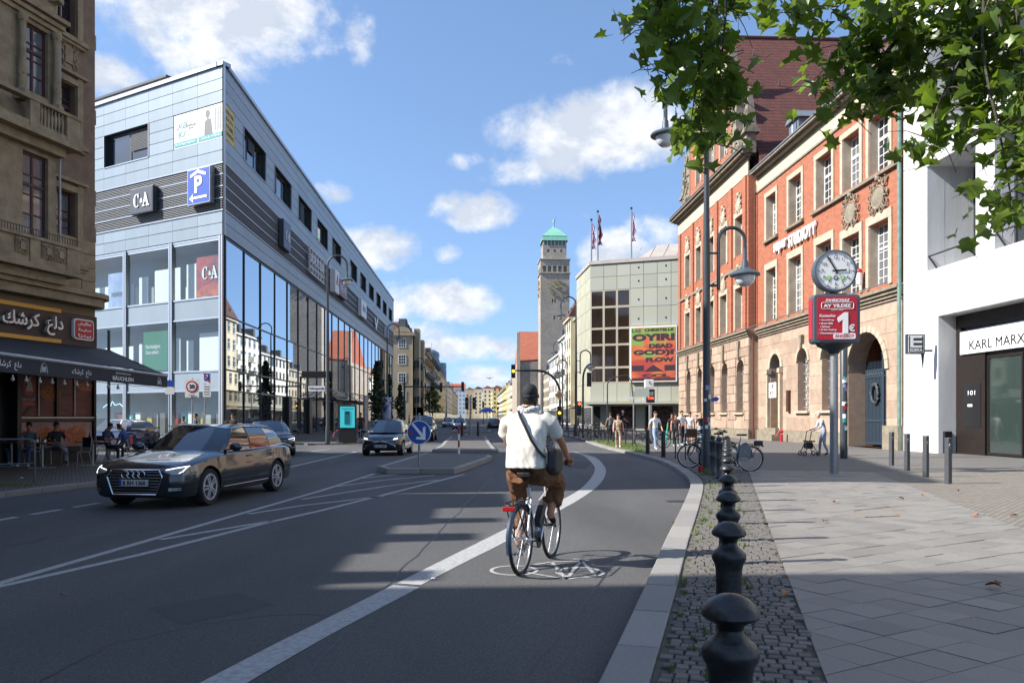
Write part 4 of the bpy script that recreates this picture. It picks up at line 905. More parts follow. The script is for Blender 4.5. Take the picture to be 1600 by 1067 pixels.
# gateway
ga, gb, _, gz, gr_ = g2[3]; mb = MB(); mb.fbox(PO, ga-.2, gb+.2, 4.5, 4.7, 0, 6); mb.build('passage_back', mat('dark passage wall', (.05, .05, .05, 1), .9), po)
mb = MB(); mb.fbox(PO, ga-.3, ga-.002, .9, 4.5, 0, 6); mb.fbox(PO, gb+.002, gb+.3, .9, 4.5, 0, 6); mb.fbox(PO, ga-.3, gb+.3, .9, 4.5, 5.8, 6.1); mb.build('passage_wall', m_brk, po)
gt = thing('iron_gate', 'dark blue grey iron double gate with spikes and a wreath in the sandstone archway', 'gate', PO.P((ga+gb)/2, .95, .1))
m_gate = mat('gate paint', '#35424e', .45, .2)
for s, (x0, x1) in enumerate(((ga+.05, (ga+gb)/2-.03), ((ga+gb)/2+.03, gb-.05))):
    mb = MB(); n = 13
    for k in range(n): u = x0+(x1-x0)*(k+.5)/n; mb.fbox(PO, u-.05, u+.05, .95, .98, .25, 3.75); mb.fbox(PO, u-.015, u+.015, .94, .99, 3.7, 4.35)
    for z in (.22, 1.35, 3.55, 3.85): mb.fbox(PO, x0, x1, .92, .99, z, z+.12)
    mb.fbox(PO, x0, x1, .985, .995, .25, 1.35)
    for k in range(8): u = x0+.1+(x1-x0-.2)*k/7; mb.tube([PO.P(u+.1*math.cos(q*.785), .93, 3.76+.09*math.sin(q*.785)) for q in range(8)], .014, 4, closed=True)
    mb.build('gate_leaf', m_gate, gt)
mb = MB(); c = (ga+gb)/2; mb.fbox(PO, c-.09, c+.09, .88, 1.0, .15, 4.6); mb.lathe([(.11, 0), (.13, .1), (.05, .25), (.09, .35), (.0, .9)], PO.P(c, .94, 4.6), 8); mb.build('centre_post', m_gate, gt)
mb = MB(); pts = [PO.P(c-.75+.33*math.cos(q*.5236), .86, 2.75+.46*math.sin(q*.5236)) for q in range(12)]; mb.tube(pts, .07, 6, closed=True); [mb.sph(p_+V(0, ob.uniform(-.06, .06), ob.uniform(-.06, .06)), ob.uniform(.05, .10), 6, 4) for p_ in pts for _ in (0, 1, 2)]; mb.build('wreath', m_iron, gt, smooth=True)
# lettering over the windows
for s, u, w_ in (("super", 23.35, 2.1), ("STUDIOYY", 26.6, 3.9)): text(s, .8, m_wlet, po, TM(PO, u+.15, -.12, 12.1), 'wall_lettering', ext=.06, fit=(w_, .75), bold=.02)
# gable: scrolls, obelisks, corner roof
for s, c in ((1, 15.3), (-1, 4.1)):
    mb = MB(); pts = [PO.P(c+s*x, VR-.02, z) for x, z in ((0, 19.6), (2.3, 19.6), (2.2, 20.6), (1.3, 21.2), (1.0, 22.4), (1.15, 23.4), (.9, 24.3), (0, 24.6))]; mb.ext(pts, PO.N*.6)
    for cx, cz, rr in ((.75, 23.9, .45), (1.5, 20.4, .55)): mb.tube([PO.P(c+s*(cx+rr*(1-k/20)*math.cos(k*.6)), VR-.12, cz+rr*(1-k/20)*math.sin(k*.6)) for k in range(19)], .09, 6)
    for k in range(40): x, z = ob.uniform(.1, 1.5), ob.uniform(19.8, 23.5); (x < 2.2-(z-19.6)*.4) and mb.sph(PO.P(c+s*x, VR-.05, z), ob.uniform(.08, .16), 6, 4)
    mb.build('gable_scroll', m_grys, po, smooth=50)
def obelisk(u, v, z, s):
    mb = MB(); c = PO.P(u, v, z)
    mb.cb(c+V(0, 0, .8*s), (.8*s, .8*s, 1.6*s)); mb.cb(c+V(0, 0, 1.72*s), (1.3*s, 1.3*s, .24*s)); mb.cb(c+V(0, 0, 1.95*s), (1.0*s, 1.0*s, .24*s))
    mb.lathe([(.62*s, 0), (.22*s, 3.1*s), (.0, 3.5*s)], c+V(0, 0, 2.05*s), 4, Matrix.Rotation(R(45), 3, 'Z'))
    for k in range(3): mb.tube([c+V(-.4*s+.02*k, (.2-.04*k)*s*math.cos(q*.785), (2.5+k*.9)*s+.28*s*math.sin(q*.785)) for q in range(8)], .05*s, 5, closed=True)
    mb.build('obelisk', m_grys, po)
obelisk(18.0, VR+.4, 19.65, .85); obelisk(1.4, VR+.4, 19.65, .85); obelisk(14.4, VR+.4, 25.8, .7); obelisk(5.0, VR+.4, 25.8, .7)
mb = MB(); mb.ext([PO.P(x, VR, z) for x, z in ((5.4, 25.8), (14.0, 25.8), (12.6, 28.2), (11.2, 29.0), (9.7, 30.8), (8.2, 29.0), (6.8, 28.2))], PO.N*.5); mb.build('gable_top', m_sandy, po)
# roofs
rf = MB(); ZR, VRg = 22.6, 4.2
rf.add([PO.P(.3, .0, 18.2), PO.P(E1+.0, .2, 18.0), PO.P(E1, VRg, ZR), PO.P(.3+1.5, VRg, ZR)], [(0, 1, 2, 3)]); rf.add([PO.P(.3, 0, 18.2), PO.P(1.8, VRg, ZR), PO.P(.3, 15, 18.2)], [(0, 1, 2)]); rf.add([PO.P(1.8, VRg, ZR), PO.P(E1, VRg, ZR), PO.P(E1, 15, 18.2), PO.P(.3, 15, 18.2)], [(0, 1, 2, 3)])
rf.add([PO.P(.3, .4, 18.4), PO.P(E0+.2, .4, 18.4), PO.P(9.7, .4, 31.6), PO.P(.3, 17, 18.4), PO.P(E0+.2, 17, 18.4), PO.P(9.7, 17, 31.6)], [(1, 4, 5, 2), (0, 2, 5, 3), (3, 5, 4), (0, 1, 2)])
rf.build('tiled_roof', m_tile, po)
rf = MB(); rf.tube([PO.P(9.7, .4, 31.65), PO.P(9.7, 17, 31.65)], .16, 8); rf.build('ridge_tiles', m_tile, po)
mb = MB()
for k in range(12):
    v, q = 2.5+(k % 4)*3+(k//4)*1.1, (.85, .6, .35)[k//4]; p = PO.P(E0+.2-9.4*q, v, 18.4+q*13.2); mb.bar(p, p+V(0, -.25, .3), .07)
mb.build('snow_hooks', m_gal, po)
for u in (23.4, 31.4):
    mb = MB(); mb.fbox(PO, u-.75, u+.75, .75, 3.2, 17.9, 19.9); d = mb.build('dormer', m_zinc, po); mb = MB(); mb.ext([PO.P(u-.95, .55, 19.9), PO.P(u+.95, .55, 19.9), PO.P(u, .55, 20.6)], PO.N*3); mb.build('dormer_roof', m_zinc, d)
    mb = MB(); mb.fbox(PO, u-.5, u+.5, .68, .74, 18.35, 19.7); mb.build('dormer_window', m_glassc, d); mb = MB(); mb.fbox(PO, u-.04, u+.04, .64, .7, 18.35, 19.7); mb.fbox(PO, u-.5, u+.5, .64, .69, 19.0, 19.06); mb.build('dormer_frame', m_white, d)
mb = MB(); mb.tube([PO.P(E1-.08, -.35, 18), PO.P(E1-.08, -.16, 17.3), PO.P(E1-.08, -.16, 5), PO.P(E1-.08, -.16, .1)], .09, 10); mb.build('drainpipe', m_copg, po, smooth=True)
mb = MB(); mb.tube([PO.P(E0+.2, -.16, 17.3), PO.P(E0+.2, -.16, 7.6)], .06, 8); mb.tube([PO.P(E0+.2, -.28, 7.0), PO.P(E0+.2, -.28, .2)], .06, 8); mb.build('drainpipe', mat('brown pipe', '#5a3020', .5), po)
mb = MB(); p = PO.P(33.95, -.25, 8.05); mb.cyl(p, p+V(0, 0, .55), .14, .14, 10); t = tag(mb.build('alarm_beacon', m_white), 'small white alarm box with a red lamp on the brick wall above the gate', 'alarm'); mb = MB(); mb.lathe([(.11, 0), (.1, .15), (.05, .22), (0, .24)], p+V(0, 0, .55), 8); mb.build('lamp', m_red, t)
mb = MB(); p = PO.P(24.5, -.45, .1); mb.cyl(p, p+V(0, 0, .45), .09, .09, 8); mb.sph(p+V(0, 0, .6), .12, 8, 5); mb.cyl(p+V(-.1, 0, .7), p+V(-.35, 0, .3), .03); tag(mb.build('fire_hydrant', m_red), 'small red standpipe at the foot of the sandstone wall right of the steps', 'hydrant')
# ================================================================ CAFE BUILDING (left, brown old facade)
d_ = V(cT, -sT, 0)*.2344+V(sT, cT, 0)*.972; A = Fr(W(-14.4, 27.5), math.atan2(d_.y, d_.x))
ab = thing('cafe_building', 'tall brown plastered old building with ornate balconies above a restaurant, at the left edge', 'building', tuple(A.P(-4, 4, 0)))
m_pl = mat('brown pebbledash', '#8a7460', .92, ns=2.2, na=.45, col2='#55483c', bs=90, bd=.6)
m_st = mat('brown dressed stone', '#a08e70', .85, ns=2.5, na=.6, col2='#655845', bs=30, bd=.35)
m_bei = mat('beige band', '#8d7a5c', .8, ns=1, na=.3, col2='#6e5e46')
HA = 21.0
ops = [(-1.74, -.88, 6.72, 9.03), (-2.62, -1.92, 6.72, 9.03), (-1.74, -.88, 10.72, 12.6), (-2.55, -1.9, 10.72, 12.6), (-1.74, -.88, 14.2, 17.0), (-2.55, -1.9, 14.2, 17.0)]
near = [(-6.6-k*3.3, -5.3-k*3.3, z, z+2.3) for k in range(3) for z in (6.7, 10.5, 14.3)]
mb = MB(); wall(mb, A, -14.1, 0, 5.7, HA, ops+near, dep=.3)
mb.add([A.P(0, 0, 0), A.P(0, 16, 0), A.P(0, 16, HA), A.P(0, 0, HA)], [(0, 1, 2, 3)]); mb.add([A.P(-14.1, 0, 0), A.P(-14.1, 12, 0), A.P(-14.1, 12, HA), A.P(-14.1, 0, HA)], [(3, 2, 1, 0)]); mb.add([A.P(-14.1, 12, 0), A.P(0, 16, 0), A.P(0, 16, HA), A.P(-14.1, 12, HA)], [(3, 2, 1, 0)])
mb.build('wall', m_pl, ab)
mb = MB(); mb.prism([tuple(A.P(*q)[:2]) for q in ((-14.6, -.6, 0), (.5, -.6, 0), (.5, 16.4, 0), (-14.6, 12.4, 0))], HA, HA+.5); mb.build('roof', mat('dark roofing', (.04, .035, .03, 1), .8), ab)
for a, b, z0, z1 in ops+near: window(ab, A, a, z0, b-a, z1-z0, nx=2, nz=4 if z1-z0 < 2.5 else 5, v=.2, fm=m_wred, pm=m_glass if z0 > 8 else m_glassc, bw=.06, mw=.035, tr=.62)
mb = MB()
for z0, z1 in ((6.72, 9.03), (10.72, 12.6), (14.2, 17.0)):
    mb.fbox(A, -.86, -.62, -.08, .02, z0-.1, z1+.3); mb.fbox(A, -1.9, -1.76, -.08, .02, z0-.1, z1+.3); mb.fbox(A, -2.85, -2.64, -.08, .02, z0-.1, z1+.3); mb.fbox(A, -2.85, -.62, -.09, .02, z1+.03, z1+.22)
mb.build('window_surround', m_st, ab)
for z0, z1 in ((6.72, 9.03), (10.72, 12.6), (14.2, 17.0)): mb = MB(); mb.fbox(A, -2.9, -.5, -.22, .02, z0-.2, z0-.05); mb.fbox(A, -2.86, -.56, -.14, .02, z0-.3, z0-.2); mb.build('window_sill', m_st, ab); mb = MB(); mb.fbox(A, -2.95, -.5, -.2, .02, z1+.3, z1+.4); mb.build('window_cornice', m_st, ab)
for k in range(4):  # stone courses below the lower windows
    z = 5.75+k*.46
    for a, b in ((-2.9, -1.8), (-1.78, -.64), (-.62, 0)): part_box('stone_course', ab, A, a+.01, -.03, z+.012, b-a-.02, .05, .435, m_st)
def relief(u, z, w_, h_, v, fr=A, m=None, par=None):
    mb = MB(); P = lambda x, y, d: fr.P(u+x*w_, v-d, z+y*h_)
    mb.fbox(fr, u-w_*.5, u+w_*.5, v-.04, v+.02, z, z+h_); mb.fbox(fr, u-w_*.2, u+w_*.2, v-.1, v-.04, z+h_*.25, z+h_*.75)
    for s in (-1, 1):
        for y in (.2, .5, .8): mb.tube([P(s*(.36+.1*math.cos(k*.9)), y+.12*math.sin(k*.9), .06+.005*k) for k in range(8)], .035*min(1, w_), 5)
    for k in range(9): mb.sph(P(.36*math.cos(k*.7), .5+.42*math.sin(k*.7), .05), .05*min(1, w_)+.02, 6, 4)
    mb.build('stucco_relief', m or m_st, par or ab, smooth=50)
relief(-1.25, 12.98, .8, 1.05, 0); relief(-2.25, 12.98, .6, 1.05, 0)
# bay with columns and two balconies
v = -.62
bay = [(-3.62, -2.66, 11.45, 13.5), (-3.62, -2.66, 14.9, 17.0), (-3.62, -2.66, 7.1, 9.6)]
mb = MB(); wall(mb, A, -4.9, -2.35, 6.3, HA, bay, dep=.22, v=v); mb.add([A.P(-2.35, v, 6.3), A.P(-2.35, 0, 6.3), A.P(-2.35, 0, HA), A.P(-2.35, v, HA)], [(0, 1, 2, 3)]); mb.add([A.P(-4.9, v, 6.3), A.P(-4.9, 0, 6.3), A.P(-4.9, 0, HA), A.P(-4.9, v, HA)], [(3, 2, 1, 0)])
mb.add([A.P(-4.9, v, 6.3), A.P(-2.35, v, 6.3), A.P(-2.35, 0, 6.3), A.P(-4.9, 0, 6.3)], [(3, 2, 1, 0)]); mb.build('bay_wall', m_st, ab)
for a, b, z0, z1 in bay: window(ab, A, a, z0, b-a, z1-z0, nx=2, nz=4, v=v+.12, fm=m_wred, pm=m_glassc, bw=.07, mw=.04, tr=.62)
def column(u, v, z0, z1, r):
    mb = MB(); h_ = z1-z0
    mb.lathe([(r*1.3, 0), (r*1.3, .08), (r*1.1, .12), (r*1.25, .2), (r*1.05, h_*.18), (r*1.35, h_*.24), (r*1.1, h_*.33), (r, h_*.36), (r*.9, h_*.82), (r*1.1, h_*.85), (r*.95, h_*.88), (r*1.5, h_*.94), (r*1.5, h_)], A.P(u, v, z0), 14)
    for k in range(6): mb.sph(A.P(u+r*math.cos(k), v-r*.9*abs(math.sin(k+.5)), z0+h_*(.2+.02*(k % 3))), r*.4, 6, 4); mb.sph(A.P(u+r*1.2*math.cos(k), v-r*abs(math.sin(k+.5)), z0+h_*.92), r*.45, 6, 4)
    mb.cb(A.P(u, v, z0-.15), (r*3, r*3, .3)); mb.build('column', m_st, ab, smooth=40)
for z0, z1 in ((11.3, 13.55), (14.8, 17.4)):
    for u in (-3.78, -2.5): column(u, v-.16, z0, z1, .1)
    column(-2.28, v+.3, z0, z1, .09)
for z in (13.62, 17.45):
    mb = MB()
    for dz, pr in ((0, .1), (.14, .2), (.3, .32)): mb.fbox(A, -4.9, -2.3+pr*.6, v-pr, v+.02, z+dz, z+dz+.13)
    mb.build('bay_cornice', m_st, ab)
def balcony(zt, zb, v0, ubr, carved):
    """parapet with corner pier; deck below"""
    mb = MB(); fb = [(-5.2, v0), (ubr, v0), (ubr, -.02), (-5.2, -.02)]
    mb.prism([tuple(A.P(a, b, 0)[:2]) for a, b in [(-5.2, v0-.08), (ubr+.08, v0-.08), (ubr+.08, -.02), (-5.2, -.02)]], zb-.16, zb)
    mb.prism([tuple(A.P(a, b, 0)[:2]) for a, b in [(-5.2, v0+.25), (ubr-.25, v0+.25), (ubr-.35, -.02), (-5.2, -.02)]], zb-.42, zb-.16)
    mb.fbox(A, -5.2, ubr+.06, v0-.06, v0+.2, zt-.1, zt); mb.fbox(A, ubr-.14, ubr+.06, v0+.2, -.02, zt-.1, zt); mb.fbox(A, -5.2, ubr, v0, v0+.14, zb, zb+.18); mb.fbox(A, ubr-.12, ubr, v0+.14, -.02, zb, zt-.1)
    mb.fbox(A, ubr-.5, ubr+.02, v0-.03, v0+.16, zb, zt-.1); mb.fbox(A, ubr-1.9, ubr-1.55, v0-.03, v0+.16, zb, zt-.1)
    if carved: mb.fbox(A, -5.2, ubr, v0+.02, v0+.1, zb, zt-.1)
    d = mb.build('balcony', m_st, ab)
    if carved:
        for u in (ubr-.78, ubr-1.25, ubr-2.2): relief(u, zb+.2, .42, zt-zb-.35, v0+.02, par=d)
        mb = MB()
        for k in range(34): u = ubr-.06-k*.1; mb.bar(A.P(u, v0, zt), A.P(u, v0, zt+.2), .012)
        mb.bar(A.P(-5.2, v0, zt+.2), A.P(ubr, v0, zt+.2), .02); mb.build('railing', m_blk, d)
    else:
        for k in range(7):
            b_ = MB(); b_.lathe([(.045, 0), (.05, .04), (.03, .1), (.055, .3), (.05, .38), (.028, .55), (.045, .62), (.045, zt-zb-.28)], A.P(ubr-.6-k*.135, v0+.07, zb+.18), 8); b_.build('baluster', m_st, d, smooth=50)
balcony(11.05, 10.15, -1.15, -2.0, False); balcony(6.95, 6.15, -1.15, -2.0, True)
mb = MB()
for k in range(24): x = -5.2+k*.13; mb.fbox(A, x, x+.07, -1.2, -1.08, 6.2, 6.24)
mb = MB(); mb.tube([A.P(-2.28, -.7, 13.4), A.P(-2.28, -.7, 7.0)], .035, 8); mb.build('drainpipe', m_gal, ab)
mb = MB()
for z in (12.0, 9.2, 7.9, 14.6): mb.cb(A.P(.08, .2, z), (.16, .3, .5))
mb.fbox(A, 0, .1, .3, .9, 15.6, 18); mb.build('side_bracket', m_st, ab)
# round ledge over the shop
mb = MB(); pts = [(-14.1, -.75)]+[(-.55+.95*math.sin(R(a)), .2-.95*math.cos(R(a))) for a in range(0, 181, 15)]+[(-14.1, 1.15)]
mb.prism([tuple(A.P(a, b, 0)[:2]) for a, b in pts], 5.58, 5.74); pts = [(-14.1, -.6)]+[(-.55+.8*math.sin(R(a)), .2-.8*math.cos(R(a))) for a in range(0, 181, 15)]+[(-14.1, 1)]
mb.prism([tuple(A.P(a, b, 0)[:2]) for a, b in pts], 5.3, 5.57); mb.build('shop_ledge', m_st, ab, smooth=40)
m_fas = mat('dark brown fascia', '#2c211d', .5); m_gold = mat('gold strip', '#b98f3e', .4, .3); m_silv = mat('silver letters', (.62, .61, .58, 1), .35, .4)
mb = MB(); mb.fbox(A, -14.1, -.05, -.02, .25, 5.0, 5.3); mb.build('beige_fascia', m_bei, ab)
mb = MB(); mb.fbox(A, -14.1, -.05, -.12, .2, 3.9, 5.02); mb.build('sign_fascia', m_fas, ab)
mb = MB(); mb.fbox(A, -14.1, -1.66, -.17, -.12, 4.96, 5.08); mb.build('gold_strip', m_gold, ab); mb = MB(); mb.fbox(A, -14.1, -1.66, -.17, -.12, 3.98, 4.1); mb.build('gold_strip', m_gold, ab)
AR = '\uFB9A\uFEB7\uFEAE\uFEDB  \uFECA\uFEDF\uFEA9'  # built right to left with joined letter forms
AR = '\uFEDA\uFEB7\uFEAE\uFEDB  \uFEC9\uFEDF\uFEA9'
for u in (-2.9, -6.3): text(AR, .8, m_silv, ab, TM(A, u+.05, -.24, 4.5), 'sign_lettering', ext=.05, fit=(2.3 if u > -5 else 2.6, .62), bold=.012)
t = thing('shop_sign', 'small rounded red sign with three white lines of script on the brown fascia', 'sign', A.P(-.74, -.2, 4.2))
def rrect(fr, u0, u1, z0, z1, r, v): return [fr.P(cx+r*math.cos(R(a)), v, cz+r*math.sin(R(a))) for cx, cz, s in ((u1-r, z1-r, 0), (u0+r, z1-r, 90), (u0+r, z0+r, 180), (u1-r, z0+r, 270)) for a in range(s, s+91, 30)]
mb = MB(); mb.ext(rrect(A, -1.18, -.3, 4.17, 4.86, .12, -.22), A.N*.1); mb.build('sign_rim', m_wlet, t); mb = MB(); mb.ext(rrect(A, -1.14, -.34, 4.21, 4.82, .1, -.235), A.N*.012); mb.build('sign_face', mat('sign red face', '#b32b25', .5), t)
for k, s in enumerate(('\uFEB6\uFBFF\uFED7\uFE8E\uFEE8\uFEE3', '\uFE94\uFEA4\uFBFF\uFED4\uFEBB', '\uFE8D\uFEB0\uFE98\uFBFF\uFE91')): text(s, .2, m_wlet, t, TM(A, -.74, -.245, 4.7-k*.2), 'lettering', fit=(.56, .14), bold=.004)
# ground floor: dark entrance, window graphics
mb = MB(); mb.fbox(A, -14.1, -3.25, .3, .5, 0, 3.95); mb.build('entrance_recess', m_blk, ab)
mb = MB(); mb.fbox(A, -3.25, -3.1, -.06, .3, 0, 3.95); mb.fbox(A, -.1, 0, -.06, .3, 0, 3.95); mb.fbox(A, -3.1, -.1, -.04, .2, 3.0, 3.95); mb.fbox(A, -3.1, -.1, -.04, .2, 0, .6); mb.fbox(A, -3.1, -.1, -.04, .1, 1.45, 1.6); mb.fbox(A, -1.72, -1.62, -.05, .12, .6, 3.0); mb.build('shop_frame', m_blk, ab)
m_piz = mat('pizza poster wood', '#7d3f33', .5, ns=1.4, na=.8, col2='#431d18', stretch=(1, 1, 2.5)); m_pz2 = mat('pale pizza poster', '#a98d86', .5, ns=2.5, na=.6, col2='#8a5a50'); m_crust = mat('pizza crust print', '#c07a44', .6, ns=9, na=.9, col2='#8c2d1e'); m_lg = mat('light frame', (.4, .4, .4, 1), .4, .5)
for a, b in ((-3.1, -2.4), (-2.4, -1.72), (-1.62, -.92), (-.92, -.1)): plate(ab, A, a+.015, b-.015, 1.62, 2.98, m_piz, 'window_graphic', .02, .05)
for a, b in ((-3.1, -1.72), (-1.62, -.1)): plate(ab, A, a+.02, b-.02, .62, 1.43, m_pz2, 'window_graphic', .02, .05)
def disc(par, fr, u, v, z, ru, rz_, m, name, n=18, a0=0, a1=360): mb = MB(); p = [fr.P(u+ru*math.cos(R(a0+(a1-a0)*k/n)), v, z+rz_*math.sin(R(a0+(a1-a0)*k/n))) for k in range(n)]; mb.add(p, [tuple(range(n))]); return mb.build(name, m, par)
disc(ab, A, -1.9, .012, 2.35, .42, .26, m_crust, 'pizza_print'); disc(ab, A, -.4, .012, 2.6, .4, .14, m_crust, 'pizza_print'); disc(ab, A, -.85, .012, 1.0, .45, .3, m_crust, 'pizza_print'); disc(ab, A, -2.1, .012, 1.0, .4, .25, m_crust, 'pizza_print')
for u, z in ((-2.95, 1.1), (-2.8, 1.05), (-1.5, 1.15), (-1.35, 1.12)): disc(ab, A, u, .01, z, .07, .07, m_red, 'tomato_print', 10)
disc(ab, A, -2.76, .011, 2.5, .24, .24, m_red, 'logo_print'); shp(ab, A, .008, [(-2.9, 2.4), (-2.62, 2.4), (-2.66, 2.62), (-2.72, 2.72), (-2.7, 2.9), (-2.78, 2.78), (-2.86, 2.86), (-2.84, 2.6)], m_pw, 'logo_print')
text('BÄUCHLEIN', .2, m_pw, ab, TM(A, -2.76, .008, 2.15), 'logo_print', fit=(.5, .1)); plate(ab, A, -3.0, -2.52, 1.95, 2.06, m_red, 'logo_print', .006, .012)
mb = MB(); mb.ext([A.P(x, .012, z) for x, z in ((-3.05, 1.65), (-2.95, 1.65), (-2.28, 2.25), (-2.33, 2.3))], A.N*-.002); mb.build('peel_print', mat('dark print', (.03, .02, .02, 1)), ab)
for u in (-2.4, -.92): plate(ab, A, u-.015, u+.015, 1.62, 2.98, m_lg, 'mullion', -.02, .05)
plate(ab, A, -3.1, -.1, 1.55, 1.6, m_lg, 'window_rail', -.06, -.04)
# awning
aw = thing('awning', 'dark retractable restaurant awning with white lettering along its valance', 'awning', (-13, 20, 2.8))
m_awn = mat('awning cloth', (.018, .022, .03, 1), .8, ns=20, na=.4, col2=(.04, .045, .055, 1))
pr0, pr1 = W(-11.35, 26.2), W(-10.55, 9.5); w0 = A.P(.35, -.3, 0); w1 = A.P(-14.1, -.2, 0); zr, zt_ = 2.86, 3.92
mb = MB(); n = 8
for k in range(n+1):
    for j in range(7):
        s = j/6; t = k/n; a = w0.lerp(w1, t); b = pr0.lerp(pr1, t); p = a.lerp(b, s); mb.v.append((p.x, p.y, zt_+(zr+.12-zt_)*s-.05*math.sin(s*math.pi)+.02*math.sin(k*1.3)))
mb.f = [(k*7+j, k*7+j+1, (k+1)*7+j+1, (k+1)*7+j) for k in range(n) for j in range(6)]; mb.mi = [0]*len(mb.f); o = mb.build('awning_cloth', m_awn, aw, smooth=True)
so_ = o.modifiers.new('solid', 'SOLIDIFY'); so_.thickness = .01
mb = MB(); mb.tube([pr0+V(0, 0, zr+.08), pr1+V(0, 0, zr+.08)], .045, 8); mb.build('front_rail', m_lg, aw)
mb = MB(); e = (pr1-pr0).normalized(); nn_ = V(-e.y, e.x, 0)
mb.ext([pr0+V(0, 0, zr+.04), pr1+V(0, 0, zr+.04), pr1+V(0, 0, zr-.3), pr0+V(0, 0, zr-.3)], nn_*.012); mb.build('valance', m_awn, aw)
fV = Fr(pr1, math.atan2(-e.y, -e.x)); LV = (pr0-pr1).length; FV0 = -.02
def vt(px, s, wd, hh):
    u, z = fV.uv(px, 590, FV0); text(s, .2, m_wlet, aw, TM(fV, u, FV0, zr-.14), 'valance_lettering', fit=(wd, hh), ext=.001)
vt(128, AR, 1.0, .2); vt(14, AR, .95, .2)
u = fV.uv(193, 590, FV0)[0]; text('BÄUCHLEIN', .2, m_wlet, aw, TM(fV, u, FV0, zr-.16), 'valance_lettering', fit=(1.35, .14), ext=.001, bold=.003); text('VEGANÖSEN DAZU', .2, m_wlet, aw, TM(fV, u, FV0, zr-.02), 'valance_lettering', fit=(1.0, .05), ext=.001)
for px in (69, 249):
    u = fV.uv(px, 590, FV0)[0]; mb = MB(); mb.tube([fV.P(u+.15*math.cos(R(a)), FV0-.002, zr-.24+.24*math.sin(R(a))) for a in range(0, 181, 15)], .006, 4); mb.tube([fV.P(u-.1+.02*k, FV0-.002, zr-.22+.07*(k % 3)) for k in range(10)], .006, 4); mb.build('valance_emblem', m_wlet, aw)
mb = MB(); mb.ext([pr0+V(0, 0, zr+.1), w0+V(0, 0, zt_), w0+V(0, 0, zt_-.25), pr0+V(0, 0, zr-.3)], e*.01); mb.build('side_valance', m_awn, aw)
mb = MB(); q = W(-14.2, 26.6)
for a in (A.P(-.3, -.1, 3.4), A.P(-7, -.1, 3.4)): b = a.lerp(pr0 if a is not None and a.y > 22 else pr1.lerp(pr0, .4), .97); b.z = zr+.05; m0 = a.lerp(b, .5)+V(.2, -.6, .1); mb.bar(a, m0, .05); mb.bar(m0, b, .05)
mb.build('folding_arm', m_gal, aw)
m_bulb = mat('bulb glass', (.5, .48, .42, 1), .2); sb = thing('string_lights', 'string of round light bulbs hanging along the awning edge', 'string lights', (pr0+V(0, 0, zr-.3)))
mb = MB(); mb.tube([pr0.lerp(pr1, k/40)+V(-.1, 0, zr-.3-.04*abs(math.sin(k*.9))) for k in range(41)], .008, 4); mb.build('cable', m_blk, sb)
for px in (3, 27, 48, 69, 88, 107, 126, 142, 175, 190):
    u = fV.uv(px, 600, 0)[0]; mb = MB(); p = fV.P(u, .1, zr-.4); mb.sph(p-V(0, 0, .03), .045, 10, 6); mb.cyl(p, p+V(0, 0, .07), .02); mb.build('bulb', m_bulb, sb, smooth=True)
mb = MB(); p = A.P(.25, -.35, 0); mb.cyl(p+V(0, 0, .1), p+V(0, 0, 4.6), .05, n=10); t = tag(mb.build('corner_pole', m_post), 'thin dark grey pole at the corner of the brown cafe building', 'pole')
# ---- neighbours along the left side that stand outside the frame and shade the foreground
def plain_house(name, label, x0, x1, y0, y1, h_, m, win=1):
    t = thing(name, label, 'building', ((x0+x1)/2, (y0+y1)/2, 0)); f = Fr((x1, y0), R(90)) if x1 < 0 else Fr((x0, y1), R(-90)); L = y1-y0; n = int(L/3.2); ops = [(1+k*3.2, 2.3+k*3.2, 1.2+j*3.6, 3.2+j*3.6) for k in range(n) for j in range(int(h_/3.6))]
    mb = MB(); wall(mb, f, 0, L, 0, h_, ops, dep=.25); mb.box(x0+.02, y0, 0, x1-.3, y0+.02, h_); mb.box(x0, y0, h_, x1, y1, h_+.3); mb.box(x0+.02, y1-.02, 0, x1-.3, y1, h_); mb.box(x0, y0, 0, x0+.02, y1, h_); mb.build('wall', m, t)
    for a, b, c, d in ops: window(t, f, a, c, b-a, d-c, v=.2, fm=m_white, pm=m_glass)
    return t, f
plain_house('town_house', 'grey plastered town house on the left just outside the picture', -26, -13.2, -24, 4.6, 16.3, m_st)
t, f = plain_house('low_house', 'low two storey house between the cafe building and the grey town house', -26, -14.2, 5.0, 14.6, 9.7, m_bei)
mb = MB()
for y, z, w_ in ((5.9, 1.0, .5), (8.4, 1.3, .6), (10.1, 1.6, .5), (12.1, 1.9, .6)): mb.box(-15.4, y, 9.9, -14.3, y+w_, 9.9+z)
mb.box(-26, 7.6, 9.9, -14.2, 10.0, 10.2); mb.box(-26, 10.0, 9.9, -14.2, 12.6, 10.6); mb.box(-26, 12.6, 9.9, -14.2, 14.6, 11.6)
mb.build('chimney', m_brk, t)  # unseen chimneys and added roof steps, shaped for the shadow edge on the road
